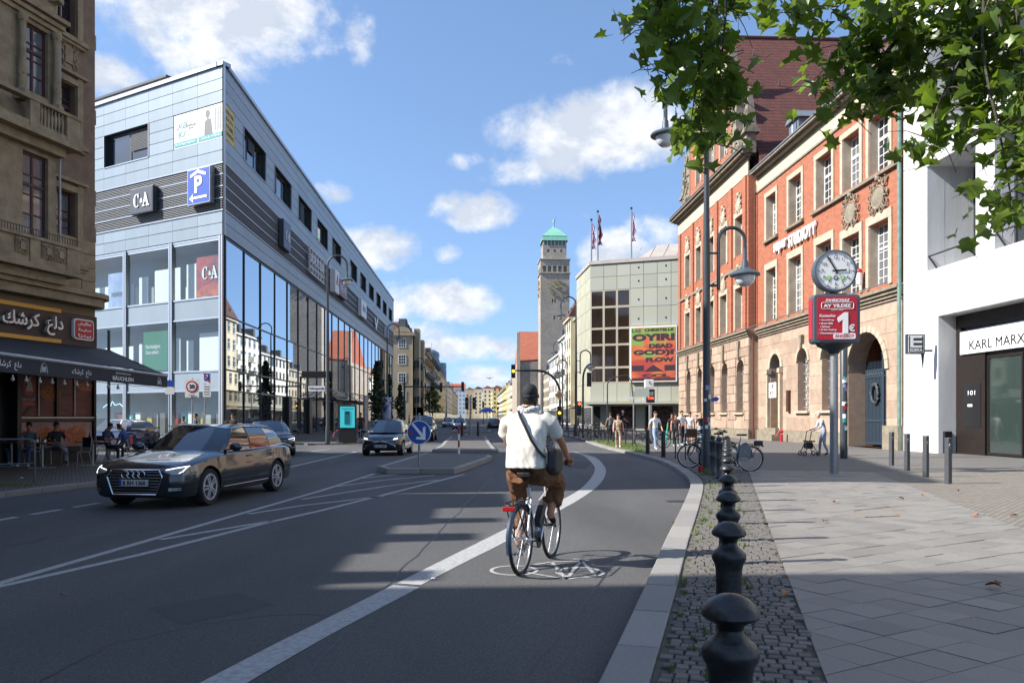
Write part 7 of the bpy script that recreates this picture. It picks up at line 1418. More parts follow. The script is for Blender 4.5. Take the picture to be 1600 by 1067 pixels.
mb = MB(); q = [g(*p, PZ) for p in ((1334, 798), (1390, 792), (1406, 806), (1352, 808))]; mb.tube([p+V(0, 0, .002) for p in q], .008, 4, closed=True); tag(mb.build('slab_cover_outline', mat('rust', '#7a5a3a', .8)), 'rusty outline of a square metal cover set in the sunlit slabs', 'cover')
# ================================================================ CARS
from mathutils.bvhtree import BVHTree
m_tyre = mat('tyre rubber', (.012, .012, .013, 1), .8, bs=60, bd=.2); m_rim_ = mat('alloy rim', (.50, .51, .53, 1), .3, .35); m_rimd = mat('wheel well', (.006, .006, .006, 1), .8)
m_chr = mat('chrome', (.6, .62, .64, 1), .12, 1); m_cgl = mat('car glass', (.012, .016, .02, 1), .02, 0, spec=1, coat=1); m_dchr = mat('dark chrome', (.16, .17, .18, 1), .25, .9); m_grl = mat('grille black', (.008, .008, .009, 1), .4)
m_hl = mat('headlamp lens', (.28, .30, .32, 1), .08, .3, coat=1); m_drl = mat('daytime light', (1, .96, .88, 1), .3, emit=1.3); m_hlw = mat('warm headlamp', (1, .82, .55, 1), .3, emit=2.2); m_plt = mat('number plate', (.55, .56, .55, 1), .4); m_eu = mat('plate blue', '#1540a0', .4); m_tl = mat('tail lamp', (.35, .01, .01, 1), .15, coat=1)
def smoothstat(T, n):
    out = []
    for i in range(len(T)-1):
        a, b, c, d = T[max(i-1, 0)], T[i], T[i+1], T[min(i+2, len(T)-1)]
        for k in range(n): t = k/n; out.append([.5*(2*q+(r-p)*t+(2*p-5*q+4*r-s)*t*t+(3*q-p-3*r+s)*t**3) for p, q, r, s in zip(a, b, c, d)])
    out.append(list(T[-1])); return out
def car(label, name, col, stations, green, roofz, axles, wr, loc, rz, cat='car', chrome=True, plate='B RH 1360', rings=0, det=2, lights='led', roofrail=False, group=None, rear=False):
    """stations: x, half width, bottom, shoulder, centre top; green: outline of the glasshouse (bottom xyz, top xyz, material of next panel)"""
    t = thing(name, label, cat, (0, 0, 0), 0, group)
    pm = mat('paint '+label[:24], col, .22, .6, coat=1, ns=3, na=.2); hw = max(s[1] for s in stations)
    ST = smoothstat(stations, 3 if det > 1 else 1); rings_ = []
    for x, w_, zb, zs, zt in ST:
        half = [(0, zb), (w_*.78, zb), (w_*.93, zb+.03), (w_*.975, zb+.12), (w_, zb+(zs-zb)*.45), (w_*.995, zb+(zs-zb)*.68), (w_*.975, zb+(zs-zb)*.80), (w_*.955, zs-.035), (w_*.90, zs+.0), (w_*.74, zs+(zt-zs)*.55), (w_*.4, zs+(zt-zs)*.9), (0, zt)]
        rings_.append([(x, y, z) for y, z in half]+[(x, -y, z) for y, z in half[-2:0:-1]])
    mb = MB(); n = len(rings_[0])
    for r in rings_: mb.v += r
    for i in range(len(rings_)-1):
        for k in range(n): mb.f.append((i*n+k, (i+1)*n+k, (i+1)*n+(k+1) % n, i*n+(k+1) % n))
    mb.f.append(tuple(range(n))); mb.f.append(tuple(range((len(rings_)-1)*n, len(rings_)*n))[::-1]); mb.mi = [0]*len(mb.f)
    me = mb.mesh('body', pm)
    bm = bmesh.new(); bm.from_mesh(me); bmesh.ops.recalc_face_normals(bm, faces=bm.faces)
    if bm.calc_volume(signed=True) < 0: bmesh.ops.reverse_faces(bm, faces=bm.faces)
    bm.to_mesh(me); bm.free(); body = link('body', me, t)
    bvh = BVHTree.FromPolygons([v.co.copy() for v in me.vertices], [tuple(p.vertices) for p in me.polygons])
    cut = MB()
    for ax in axles:
        for s in (-1, 1): cut.cyl((ax, s*(hw-.26), wr), (ax, s*(hw+.2), wr), wr+.055, n=28)
    co = link('cut', cut.mesh('cut', m_rimd)); b = body.modifiers.new('b', 'BOOLEAN'); b.object = co; b.operation = 'DIFFERENCE'; b.solver = 'EXACT'
    dg = bpy.context.evaluated_depsgraph_get(); dg.update(); nm = bpy.data.meshes.new_from_object(body.evaluated_get(dg)); body.modifiers.clear(); body.data = nm; bpy.data.objects.remove(co)
    nm.polygons.foreach_set('use_smooth', [True]*len(nm.polygons)); nm.set_sharp_from_angle(angle=R(33)); nm.materials.clear(); nm.materials.append(pm)
    # glasshouse: columns of (bottom, top); each panel curved and either glass or paint
    G = green+[((x, -y, z), (x2, -y2, z2), None) for (x, y, z), (x2, y2, z2), q in green[-2:0:-1]]; N = len(G); h = len(green)
    kind = [g_[2] for g_ in green[:-1]]; kind = kind+kind[::-1]
    def col_(i, k, m=4): (b0_, t0_, _) = G[i % N]; s = k/m; bu = .035*math.sin(math.pi*s); p = Vector(b0_).lerp(Vector(t0_), s); o = V(p.x*.15, p.y, 0); return p+(o.normalized()*bu if o.length > .05 else V(0, 0, 0))
    names = {'w': 'windscreen', 's': 'side_window', 'r': 'rear_window'}
    pil = MB(); blk = MB(); front = MB(); back = MB()
    for i in range(N):
        q = kind[i]; tgt = pil if q == 'p' else blk if q == 'b' else front if q == 'w' else back if q == 'r' else MB()
        vs = [col_(i, k) for k in range(5)]+[col_(i+1, k) for k in range(5)]; tgt.add(vs, [(k, 5+k, 6+k, 1+k) for k in range(4)])
        if q == 's': tgt.build('side_window', m_cgl, t, smooth=True)
    pil.build('pillar', pm, t, smooth=True); blk.build('black_pillar', m_grl, t, smooth=True); front.build('windscreen', m_cgl, t, smooth=60); back.build('rear_window', m_cgl, t, smooth=60)
    mb = MB(); tp = [Vector(g_[1]) for g_ in green]; m_ = 6; vs = []
    for p in tp:
        for k in range(m_+1): y = p.y*(1-2*k/m_); e = 1-(1-2*k/m_)**2; vs.append((p.x+(0), y, p.z+e*(.05 if p.y > .1 else 0)))
    mb.add(vs, [(i*(m_+1)+k, i*(m_+1)+k+1, (i+1)*(m_+1)+k+1, (i+1)*(m_+1)+k) for i in range(len(tp)-1) for k in range(m_)]); mb.build('roof', pm, t, smooth=50)
    if det < 1: pass
    # patches laid on the bodywork
    def patch(pts, dirn, m, nm_, off=.008, par=None, sub=3):
        bm = bmesh.new(); vs = [bm.verts.new(p) for p in pts]; bm.faces.new(vs); bmesh.ops.triangulate(bm, faces=bm.faces); bmesh.ops.subdivide_edges(bm, edges=bm.edges, cuts=sub, use_grid_fill=True); d = Vector(dirn).normalized()
        for v in bm.verts:
            hit = bvh.ray_cast(v.co-d*3, d)
            if hit[0]: v.co = hit[0]-d*off
        me = bpy.data.meshes.new(nm_); bm.to_mesh(me); bm.free(); me.materials.append(m); me.polygons.foreach_set('use_smooth', [True]*len(me.polygons)); return link(nm_, me, par or t)
    def line(pts, dirn, m, nm_, r=.005, off=.0, closed=False, par=None):
        d = Vector(dirn).normalized(); out = []
        P_ = [Vector(p) for p in pts]; P_ = P_+([P_[0]] if closed else [])
        for a, b_ in zip(P_, P_[1:]):
            for k in range(5):
                v = a.lerp(b_, k/5); hit = bvh.ray_cast(v-d*3, d); out.append((hit[0] if hit[0] else v)-d*off)
        v = P_[-1]; hit = bvh.ray_cast(v-d*3, d); 
        if not closed: out.append((hit[0] if hit[0] else v)-d*off)
        mb = MB(); mb.tube(out, r, 5, closed=closed); return mb.build(nm_, m, par or t, smooth=True)
    FX = (-1, 0, 0); sc = hw/.92
    if not rear:
        if rings:
            gp = [(3, y*sc, z) for y, z in ((-.44, .69), (.44, .69), (.51, .58), (.40, .27), (-.40, .27), (-.51, .58))]; g_ = patch(gp, FX, m_grl, 'grille', .012)
            for k in range(8): z = .305+k*.05; w_ = .39+.10*min(1, (z-.27)/.31)-(.06*max(0, (z-.6)/.1)); line([(3, -w_*sc, z), (3, w_*sc, z)], FX, m_dchr, 'grille_slat', .006, .02, par=g_)
            line(gp, FX, m_chr, 'grille_frame', .014, .016, True, g_)
            xf = bvh.ray_cast(V(3, 0, .62), V(-1, 0, 0))[0].x
            for k in range(4): mb = MB(); mb.tube([(xf+.05, -.15+k*.1+.065*math.cos(a*.449), .615+.065*math.sin(a*.449)) for a in range(14)], .010, 6, closed=True); mb.build('emblem_ring', m_chr, g_, smooth=True)
        else:
            gp = [(3, y*sc, z) for y, z in ((-.20, .60), (.20, .60), (.66, .36), (.60, .24), (-.60, .24), (-.66, .36))]; g_ = patch(gp, FX, m_grl, 'grille', .012); line([(3, y*sc, z) for y, z in ((-.72, .22), (-.64, .42), (-.3, .56), (0, .60), (.3, .56), (.64, .42), (.72, .22))], FX, m_chr, 'grille_frame', .014, .016, par=g_)
            xf = bvh.ray_cast(V(3, 0, .62), V(-1, 0, 0))[0].x; mb = MB(); mb.tube([(xf+.03, .085*math.cos(a*.449), .64+.055*math.sin(a*.449)) for a in range(14)], .010, 5, closed=True); mb.tube([(xf+.03, .045*math.cos(a*.449), .655+.035*math.sin(a*.449)) for a in range(14)], .008, 5, closed=True); mb.build('emblem', m_chr, g_, smooth=True)
            line([(3, -.62*sc, .66), (3, -.2, .615), (3, .2, .615), (3, .62*sc, .66)], FX, m_chr, 'trim_strip', .008, .01)
        for s in (-1, 1):
            if lights == 'led':
                hl = patch([(3, s*y*sc, z) for y, z in ((.53, .65), (.55, .695), (.70, .725), (.83, .75), (.82, .68), (.75, .61), (.66, .615))], FX, m_hl, 'headlight', .01); line([(3, s*.55*sc, .69), (3, s*.70*sc, .722), (3, s*.828*sc, .745)], FX, m_drl, 'light_strip', .007, .018, par=hl); line([(3, s*.82*sc, .735), (3, s*.80*sc, .66), (3, s*.76*sc, .63)], FX, m_drl, 'light_strip', .006, .018, par=hl)
                patch([(3, s*y*sc, z) for y, z in ((.60, .28), (.66, .43), (.82, .46), (.80, .30))], FX, m_grl, 'air_intake', .008)
                for z in (.34, .37): line([(3, s*.62*sc, z), (3, s*.79*sc, z+.005)], FX, m_chr, 'intake_blade', .007, .014)
            else: hl = patch([(3, s*y*sc, z) for y, z in ((.46, .66), (.60, .73), (.86, .80), (.86, .70), (.62, .64))], FX, m_hl, 'headlight', .01); patch([(3, s*y*sc, z) for y, z in ((.56, .67), (.60, .72), (.74, .745), (.74, .69))], FX, m_hlw, 'lamp', .02, hl)
        pz = .47 if rings else .40; xf = bvh.ray_cast(V(3, 0, pz), V(-1, 0, 0))[0].x
    else:
        for s in (-1, 1): patch([(-3, s*y*sc, z) for y, z in ((.62, .80), (.66, .95), (.86, .95), (.86, .78))], (1, 0, 0), m_tl, 'tail_light', .01)
        pz = .62; xf = bvh.ray_cast(V(-3, 0, pz), V(1, 0, 0))[0].x
    sg = -1 if rear else 1; MX = Matrix.Translation((xf+sg*.055, 0, pz)) @ (Matrix.Rotation(R(-90 if rear else 90), 4, 'Z')) @ Matrix.Rotation(R(90), 4, 'X')
    mb = MB(); mb.box(xf+sg*.02, -.26, pz-.056, xf+sg*.05, .26, pz+.056); pl = mb.build('number_plate', m_plt, t); mb = MB(); mb.box(xf+sg*.045, -.258*sg, pz-.052, xf+sg*.054, -.215*sg, pz+.052); mb.build('plate_band', m_eu, pl)
    text(plate, .1, m_ink, pl, MX @ Matrix.Translation((.02, 0, 0)), 'plate_lettering', ext=.002, fit=(.42, .075), bold=.002)
    if det > 1:
        for s in (-1, 1):   # doors, handles, mirror, sill
            D = (0, -s, 0); B = green[3][0][0]; xs = [green[3][0][0]+.12, green[4][0][0]-.03, green[6][0][0]+.02]
            line([(xs[0], s*2, .92), (xs[0]+.06, s*2, .6), (xs[0], s*2, .28), (xs[1], s*2, .26), (xs[1]+.0, s*2, .93)], D, m_grl, 'door_gap', .0035, -.001); line([(xs[1], s*2, .93), (xs[1], s*2, .26), (axles[1]+wr+.18, s*2, .27), (axles[1]+.25, s*2, .70), (xs[2]-.1, s*2, .95)], D, m_grl, 'door_gap', .0035, -.001)
            line([(axles[0]-.5, s*2, .30), (axles[1]+.45, s*2, .31)], D, m_chr if chrome else m_grl, 'sill_trim', .008, .004)
            for q in (xs[1]+.16, xs[2]+.0): mb = MB(); yv = bvh.ray_cast(V(q, s*3, .83), V(0, -s, 0))[0].y; mb.tube([(q+.11, yv, .83), (q+.08, yv+s*.03, .835), (q-.08, yv+s*.03, .84), (q-.11, yv, .84)], .014, 6); mb.build('door_handle', pm, t, smooth=True)
            mb = MB(); mx_, my, mz = green[3][0][0]-.02, green[3][0][1], green[3][0][2]; mb.sph((mx_, s*(my+.20), mz+.09), .11, 12, 8, (.75, 1.15, .72)); mb.bar((mx_, s*(my-.02), mz+.02), (mx_, s*(my+.14), mz+.05), .05, .03); mb.build('wing_mirror', pm, t, smooth=50)
            if chrome:
                pts = [col_(k if s > 0 else N-k, 0)+V(0, s*.012, .005) for k in range(3, h-2)]; tp_ = [col_(k if s > 0 else N-k, 4)+V(0, s*.01, 0) for k in range(3, h-2)]; mb = MB(); mb.tube(pts+tp_[::-1], .010, 5, closed=True); mb.build('window_trim', m_chr, t, smooth=True)
            if roofrail: pts = [Vector(green[k][1]) for k in range(3, h-2)]; mb = MB(); mb.tube([V(p.x, s*(p.y-.05), p.z+.045) for p in pts], .016, 6); mb.build('roof_rail', m_chr, t, smooth=True)
    # wheels: each a part of tyre and rim
    wt = MB(); y0 = .0; wt.lathe([(wr*.70, -.10), (wr*.93, -.115), (wr*.99, -.09), (wr, -.05), (wr, .05), (wr*.99, .09), (wr*.93, .115), (wr*.70, .10)], (0, 0, 0), 28, Matrix.Rotation(R(90), 3, 'X')); tm = wt.mesh('tyre', m_tyre, 40)
    wm2 = MB(); wm2.tube([(wr*.68*math.cos(k*.2244), 0, wr*.68*math.sin(k*.2244)) for k in range(28)], .02, 6, closed=True); wm2.lathe([(.05, -.03), (.05, .03)], (0, 0, 0), 12, Matrix.Rotation(R(90), 3, 'X'))
    for k in range(5):
        for o in (-.16, .16): a = k*1.2566; wm2.bar((.04*math.cos(a+o*3), .0, .04*math.sin(a+o*3)), (wr*.68*math.cos(a+o), 0, wr*.68*math.sin(a+o)), .028, .03)
    rmh = wm2.mesh('rim', m_rim_, 40); wd = MB(); wd.lathe([(wr*.69, -.02), (wr*.69, .02)], (0, 0, 0), 20, Matrix.Rotation(R(90), 3, 'X')); dm = wd.mesh('brake_disc', m_rimd)
    for ax in axles:
        for s in (-1, 1): wl_ = link('wheel', tm, t, (ax, s*(hw-.125), wr)); link('rim', rmh, wl_, (0, s*.095, 0)); link('brake_disc', dm, wl_, (0, s*.03, 0))
    t.location = loc; t.rotation_euler = (0, 0, rz); return t
WAG = [(-2.39, .62, .36, .80, .84), (-2.35, .74, .28, .86, .92), (-2.2, .84, .22, .93, .985), (-1.85, .895, .20, .97, 1.0), (-1.34, .92, .19, .975, 1.0), (-.5, .92, .18, .95, .99), (.4, .92, .18, .93, .99), (.95, .918, .18, .915, 1.0), (1.25, .915, .18, .89, .965), (1.62, .905, .18, .845, .90), (1.95, .885, .18, .79, .84), (2.17, .84, .19, .74, .785), (2.29, .76, .21, .69, .73), (2.345, .66, .25, .62, .68), (2.36, .60, .30, .56, .62)]
WG = [((1.22, 0, .975), (.44, 0, 1.415), 'w'), ((1.10, .50, .965), (.38, .40, 1.405), 'w'), ((.86, .76, .945), (.22, .575, 1.375), 'p'), ((.74, .80, .94), (.12, .60, 1.378), 's'), ((-.20, .83, .95), (-.28, .625, 1.40), 'b'), ((-.28, .83, .95), (-.35, .625, 1.40), 's'), ((-1.12, .82, .97), (-1.10, .61, 1.385), 'b'), ((-1.17, .815, .97), (-1.15, .605, 1.38), 's'), ((-1.98, .74, 1.0), (-1.66, .57, 1.34), 'p'), ((-2.16, .64, 1.0), (-1.90, .52, 1.32), 'r'), ((-2.26, 0, 1.0), (-2.0, 0, 1.33), 'r')]
fl, rl = g(326, 788), g(422.5, 767.5); dv = (fl-rl).normalized(); rz = math.atan2(dv.y, dv.x); nl = V(-dv.y, dv.x, 0); mid = (fl+rl)/2-nl*.80-dv*.07
car('dark grey metallic estate car with glowing headlights and chrome grille driving towards the camera', 'parked_car'.replace('parked', 'estate'), (.035, .042, .052, 1), WAG, WG, 1.43, (1.48, -1.34), .335, mid, rz, roofrail=True, rings=4, plate='B RH 1360')
HAT = [(-1.97, .60, .36, .84, .90), (-1.94, .72, .28, .88, .94), (-1.8, .80, .22, .92, .96), (-1.25, .85, .2, .93, .96), (0, .85, .18, .90, .95), (.75, .85, .18, .89, .98), (1.2, .84, .19, .84, .91), (1.6, .81, .2, .77, .84), (1.83, .75, .21, .70, .76), (1.93, .66, .24, .62, .69), (1.96, .58, .30, .56, .62)]
HG = [((1.32, 0, .95), (.42, 0, 1.46), 'w'), ((1.2, .46, .94), (.38, .36, 1.45), 'w'), ((.95, .70, .92), (.25, .54, 1.42), 'p'), ((.80, .74, .91), (.16, .56, 1.42), 's'), ((-.10, .77, .92), (-.18, .58, 1.45), 'b'), ((-.17, .77, .92), (-.24, .58, 1.45), 's'), ((-.95, .76, .95), (-.95, .57, 1.43), 'b'), ((-1.0, .76, .95), (-1.0, .565, 1.43), 's'), ((-1.45, .71, .98), (-1.40, .54, 1.38), 'p'), ((-1.72, .62, .97), (-1.55, .50, 1.37), 'r'), ((-1.86, 0, .96), (-1.66, 0, 1.38), 'r')]
fl, rl = g(627, 711), g(633.5, 706.5); dv = V(-.06, -1, 0).normalized(); nl = V(-dv.y, dv.x, 0); mid = fl-nl*.74-dv*1.2
car('black small hatchback with warm headlights lit, coming towards the camera left of the island', 'hatchback', (.022, .024, .027, 1), HAT, HG, 1.5, (1.2, -1.3), .31, mid, math.atan2(dv.y, dv.x), plate='B LG 5287', lights='warm')
SED = [(s[0], s[1]*.98, s[2], s[3], s[4]) for s in WAG]; SG = [WG[0], WG[1], WG[2], WG[3], ((-.20, .83, .95), (-.28, .61, 1.37), 'b'), ((-.28, .83, .95), (-.35, .61, 1.37), 's'), ((-1.0, .80, .97), (-.9, .59, 1.33), 'p'), ((-1.5, .66, .99), (-1.15, .5, 1.29), 'r'), ((-1.85, 0, 1.0), (-1.25, 0, 1.31), 'r')]
fl = g(457, 711); dv = V(.36, -1, 0).normalized(); nl = V(-dv.y, dv.x, 0); mid = fl-nl*.8-dv*1.48
car('black saloon half hidden behind the grey estate car, its front turned to the camera', 'saloon_car', (.010, .010, .012, 1), SED, SG, 1.4, (1.48, -1.34), .33, mid, math.atan2(dv.y, dv.x), plate='B GK 5644', lights='led', chrome=False)
c = W(at(662, 690, 52).x*0+(661-800)/F*54, 54); car('dark off road car hidden behind the round blue sign', 'dark_suv', (.02, .022, .024, 1), [(s[0], s[1], s[2]+.08, s[3]+.12, s[4]+.15) for s in HAT], [((a[0]*1.05, a[1], a[2]+.14), (b[0], b[1]*1.12, b[2]+.2), q) for a, b, q in HG], 1.7, (1.2, -1.3), .36, c, R(-92), det=1, plate='B MT 204', lights='led', chrome=False)
c = W((718-800)/F*98, 98); car('silver car approaching far down the road beyond the islands', 'silver_car', (.42, .44, .46, 1), HAT, HG, 1.5, (1.2, -1.3), .31, c, R(-90), det=1, plate='B AK 77', lights='warm')
c = W((772-800)/F*96, 96); car('dark small car driving away far down the right lane with red tail lights', 'dark_small_car', (.02, .025, .035, 1), HAT, HG, 1.5, (1.2, -1.3), .31, c, R(90), det=1, plate='B XR 12', rear=True)
c = W(-15.8, 36.5); car('dark blue car parked in the side street behind the cafe corner, glinting in the sun', 'blue_car', (.02, .035, .09, 1), HAT, HG, 1.5, (1.2, -1.3), .31, W(-18.5, 37.5), R(150), det=1, plate='B CP 31')
for k, (r_, D_, c_) in enumerate(((-9.6, 120, (.3, .3, .3, 1)), (-10.0, 128, (.03, .03, .035, 1)), (-10.6, 140, (.4, .05, .04, 1)), (2.9, 150, (.03, .03, .035, 1)))):
    car(['grey car parked far left beyond the third lamp post', 'black car parked behind the far grey parked car', 'red car parked farthest on the left kerb', 'dark car far ahead in the right lane beyond the small dark car'][k], 'distant_car', c_, HAT, HG, 1.5, (1.2, -1.3), .31, W(r_, D_), R(-90 if k < 3 else 90), det=1, rear=k == 3, plate='B 1')
# ================================================================ BICYCLES
m_bt = mat('bicycle tyre', (.010, .010, .010, 1), .75); m_spk = mat('spoke steel', (.5, .5, .52, 1), .3, .9); m_wfr = mat('white frame paint gloss', (.62, .64, .66, 1), .25, .3); m_sad = mat('saddle black', (.012, .012, .014, 1), .45)
def bike(label, loc, rz, lean=0, fm=None, city=True, battery=False, rack=True, steer=0, group=None, bags=None, nsp=18):
    """x is forward from the rear axle at the origin, z up; the root sits on the ground under the rear axle"""
    t = thing('bicycle', label, 'bicycle', (0, 0, 0), 0, group); fm = fm or m_blk; WB, r = 1.07, .345
    def tb(nm_, segs, m, rr=.016, par=None): mb = MB(); [mb.tube(s, rr, 8) for s in segs]; return mb.build(nm_, m, par or t, smooth=40)
    for cx, st in ((0, 0), (WB, steer)):
        Mx = Matrix.Translation((cx, 0, r)) @ Matrix.Rotation(st, 4, 'Z'); wl = link('wheel', (lambda q: (q.tube([(r*math.cos(k*.1745), 0, r*math.sin(k*.1745)) for k in range(36)], .019, 8, closed=True), q.mesh('tyre', m_bt, 60))[1])(MB()), t, (cx, 0, r), (0, 0, st))
        q = MB(); q.tube([((r-.03)*math.cos(k*.1745), 0, (r-.03)*math.sin(k*.1745)) for k in range(36)], .010, 6, closed=True); link('rim', q.mesh('rim', m_spk, 60), wl)
        q = MB()
        for k in range(nsp): a = k*6.283/nsp; s = (-1)**k; q.bar((.02*math.cos(a+1.2*s), .025*s, .02*math.sin(a+1.2*s)), ((r-.03)*math.cos(a), 0, (r-.03)*math.sin(a)), .0022)
        q.cyl((0, -.04, 0), (0, .04, 0), .022); link('spokes', q.mesh('spokes', m_spk), wl)
    bb = (.43, 0, .29); st = (.30, 0, .80); hd = (.88, 0, .84); hb = (.92, 0, .66); ra = (0, 0, r)
    fr_ = tb('frame', [[bb, (.27, 0, .86)], [hd, hb], [(bb[0], 0, bb[2]), (.91, 0, .70)]], fm, .024 if battery else .019)
    tb('frame_stays', [[st, (.885, 0, .80)] if not city else [(.35, 0, .60), (.905, 0, .76)], [(bb[0], .03, bb[2]), (0, .065, r)], [(bb[0], -.03, bb[2]), (0, -.065, r)], [(st[0], .02, st[2]-.06), (0, .065, r)], [(st[0], -.02, st[2]-.06), (0, -.065, r)]], fm, .011)
    tb('fork', [[hb, (.95, 0, .60)], [(.93, .05, .62), (.97, .055, .5), (WB, .05, r)], [(.93, -.05, .62), (.97, -.055, .5), (WB, -.05, r)], [(.93, .05, .62), (.93, -.05, .62)]], m_blk, .013)
    tb('seat_post', [[(.285, 0, .82), (.255, 0, .96)]], m_spk, .014)
    mb = MB(); mb.ext([(x+.24, y, .975) for x, y in ((-.14, 0), (-.135, .07), (-.08, .085), (-.02, .05), (.05, .025), (.13, .018), (.14, 0), (.13, -.018), (.05, -.025), (-.02, -.05), (-.08, -.085), (-.135, -.07))], (0, 0, .05)); mb.build('saddle', m_sad, t, bevel=.018, seg=3)
    hz = 1.08; tb('handlebar', [[hd, (.86, 0, hz-.04)], [(.72, .29, hz), (.80, .27, hz+.01), (.88, .12, hz-.02), (.87, 0, hz-.04), (.88, -.12, hz-.02), (.80, -.27, hz+.01), (.72, -.29, hz)]], m_blk, .013)
    tb('grip', [[(.71, .293, hz), (.80, .27, hz+.01)], [(.71, -.293, hz), (.80, -.27, hz+.01)]], m_sad, .019)
    for s in (-1, 1): tb('brake_lever', [[(.81, s*.25, hz+.005), (.84, s*.27, hz-.02), (.80, s*.32, hz-.03)]], m_blk, .006)
    mb = MB(); mb.lathe([(.09, -.004), (.09, .004)], (bb[0], -.055, bb[2]), 24, Matrix.Rotation(R(90), 3, 'X')); mb.cyl((bb[0], -.08, bb[2]), (bb[0], .08, bb[2]), .028); mb.build('chainring', m_blk, t)
    ca = R(62); 
    for s in (-1, 1): a = ca if s < 0 else ca+math.pi; e = (bb[0]+.17*math.cos(a), s*.085, bb[2]+.17*math.sin(a)); tb('crank', [[(bb[0], s*.075, bb[2]), e]], m_spk, .011); mb = MB(); mb.cb((e[0], s*.15, e[2]), (.09, .11, .022)); mb.build('pedal', m_blk, t)
    tb('chain', [[(bb[0], -.055, bb[2]+.09), (0, -.055, r+.04)], [(bb[0], -.055, bb[2]-.09), (0, -.055, r-.04)]], m_blk, .005)
    for cx in (0, WB):
        mb = MB(); R2 = r+.045; n = 12; a0, a1 = (R(15), R(195)) if cx == 0 else (R(60), R(200))
        for k in range(n+1):
            a = a0+(a1-a0)*k/n
            if cx: a = R(45)+(R(190)-R(45))*k/n
            for y, z in ((-.028, -.012), (0, .0), (.028, -.012)): mb.v.append((cx+(R2+z)*math.cos(a), y, r+(R2+z)*math.sin(a)))
        mb.f = [(k*3+j, k*3+j+1, k*3+j+4, k*3+j+3) for k in range(n) for j in range(2)]; mb.mi = [0]*len(mb.f); mb.build('mudguard', fm if not battery else mat('dark blue mudguard', (.02, .035, .06, 1), .35), t, smooth=True)
    if rack:
        z = r+.40; tb('luggage_rack', [[(.22, .05, z+.01), (-.30, .06, z), (-.33, .04, z-.02), (-.33, -.04, z-.02), (-.30, -.06, z), (.22, -.05, z+.01)], [(-.05, .06, z), (0, .07, r+.02)], [(-.05, -.06, z), (0, -.07, r+.02)], [(-.28, .06, z), (-.02, .07, r+.03)], [(-.28, -.06, z), (-.02, -.07, r+.03)], [(.05, .05, z), (.05, -.05, z)], [(-.12, .055, z), (-.12, -.055, z)]], m_blk, .007)
        mb = MB(); mb.cb((-.345, 0, z-.05), (.03, .13, .045)); mb.build('tail_light', m_tl, t, bevel=.008)
    if battery: mb = MB(); a, b = Vector((.60, 0, .50)), Vector((.80, 0, .66)); mb.bar((.53, 0, .42), (.82, 0, .69), .08, .10, up=(0, 0, 1)); mb.build('battery', m_sad, t, bevel=.02)
    if bags == 'basket': mb = MB(); mb.box(.86, -.17, .9, 1.16, .17, 1.14); mb.build('basket', mat('brown wicker', '#6b4a30', .8, ns=30, na=.6), t, bevel=.01)
    if bags == 'box': mb = MB(); mb.ext([(-.12, -.05, .38), (.34, -.05, .38), (.30, -.05, .70), (.12, -.05, .80), (.02, -.05, .70)], (0, .10, 0)); mb.build('side_panel', mat('rental grey', (.16, .17, .19, 1), .4), t, bevel=.01); mb = MB(); mb.box(-.1, -.056, .38, .34, -.051, .42); mb.build('red_stripe', m_red, t); mb = MB(); mb.box(-.34, -.07, .70, -.12, .07, .84); mb.build('lock_box', m_sad, t, bevel=.02)
    tb('kickstand', [[(.34, .05, .27), (.28, .19, .02)]], m_spk, .009)
    t.location = loc; t.rotation_euler = (lean, 0, rz); return t
rc, fc = g(815, 896), g(863, 868.5); dvb = (fc-rc).normalized(); rzb = math.atan2(dvb.y, dvb.x)
bike('white and black electric bicycle with rear rack ridden by the man in the cream shirt', rc, rzb, -.02, m_wfr, True, True, nsp=28)
def bk(label, px, y, a, **k): return bike(label, g(px, y, PZ), a, **k)
bk('silver grey rental bicycle parked behind the bollards with its rear wheel to the right', 1172, 736, R(178), fm=MT.get('x') or m_gal, bags='box', group='bicycles parked by the lamp post')
bk('dark bicycle with a brown basket leaning left of the rental bicycle', 1136, 731, R(168), fm=mat('dark blue frame', (.03, .05, .09, 1), .3), bags='basket', lean=.08, group='bicycles parked by the lamp post')
bk('black bicycle at the hoops left of the big lamp post', 1090, 724, R(12), lean=.06, group='bicycles parked by the lamp post')
bk('bicycle seen head on right behind the lamp post hoop', 1097, 716, R(-80), fm=mat('blue grey frame', (.10, .14, .18, 1), .3), lean=.1, group='bicycles parked by the lamp post')
bk('black bicycle chained at the lawn behind the two round posts', 1003, 700, R(4), group='bicycles along the lawn fence'); bk('thin bicycle leaning on the far end of the black fence', 912, 688, R(-20), group='bicycles along the lawn fence', nsp=8); bk('second bicycle on the far end of the black fence', 921, 689, R(10), group='bicycles along the lawn fence', nsp=8)
bk('bicycle parked in front of the store glass left of the zone sign', 214, 700, R(170), group='bicycles by the cafe', lean=.05, nsp=8); bk('bicycle with dark bag near the cafe corner pole', 236, 702, R(20), group='bicycles by the cafe', nsp=8); bk('pink and red bicycle beside the turquoise poster case', 531, 691, R(15), fm=mat('pink frame', (.6, .08, .16, 1), .3), nsp=8)
t = thing('electric_scooter', 'turquoise electric scooter standing among the pedestrians at the lawn', 'scooter', g(1040, 695, PZ)); m_tq = mat('turquoise paint', '#45b8a0', .4); a = g(1040, 695, PZ); mb = MB(); mb.tube([a+V(0, 0, .15), a+V(.12, .0, 1.1)], .035, 8); mb.build('stem', m_tq, t); mb = MB(); mb.cb(a+V(.5, 0, .14), (.9, .16, .05)); mb.build('deck', m_tq, t); mb = MB(); mb.tube([a+V(.1, -.25, 1.12), a+V(.12, .25, 1.12)], .02, 6); mb.build('handlebar', m_blk, t)
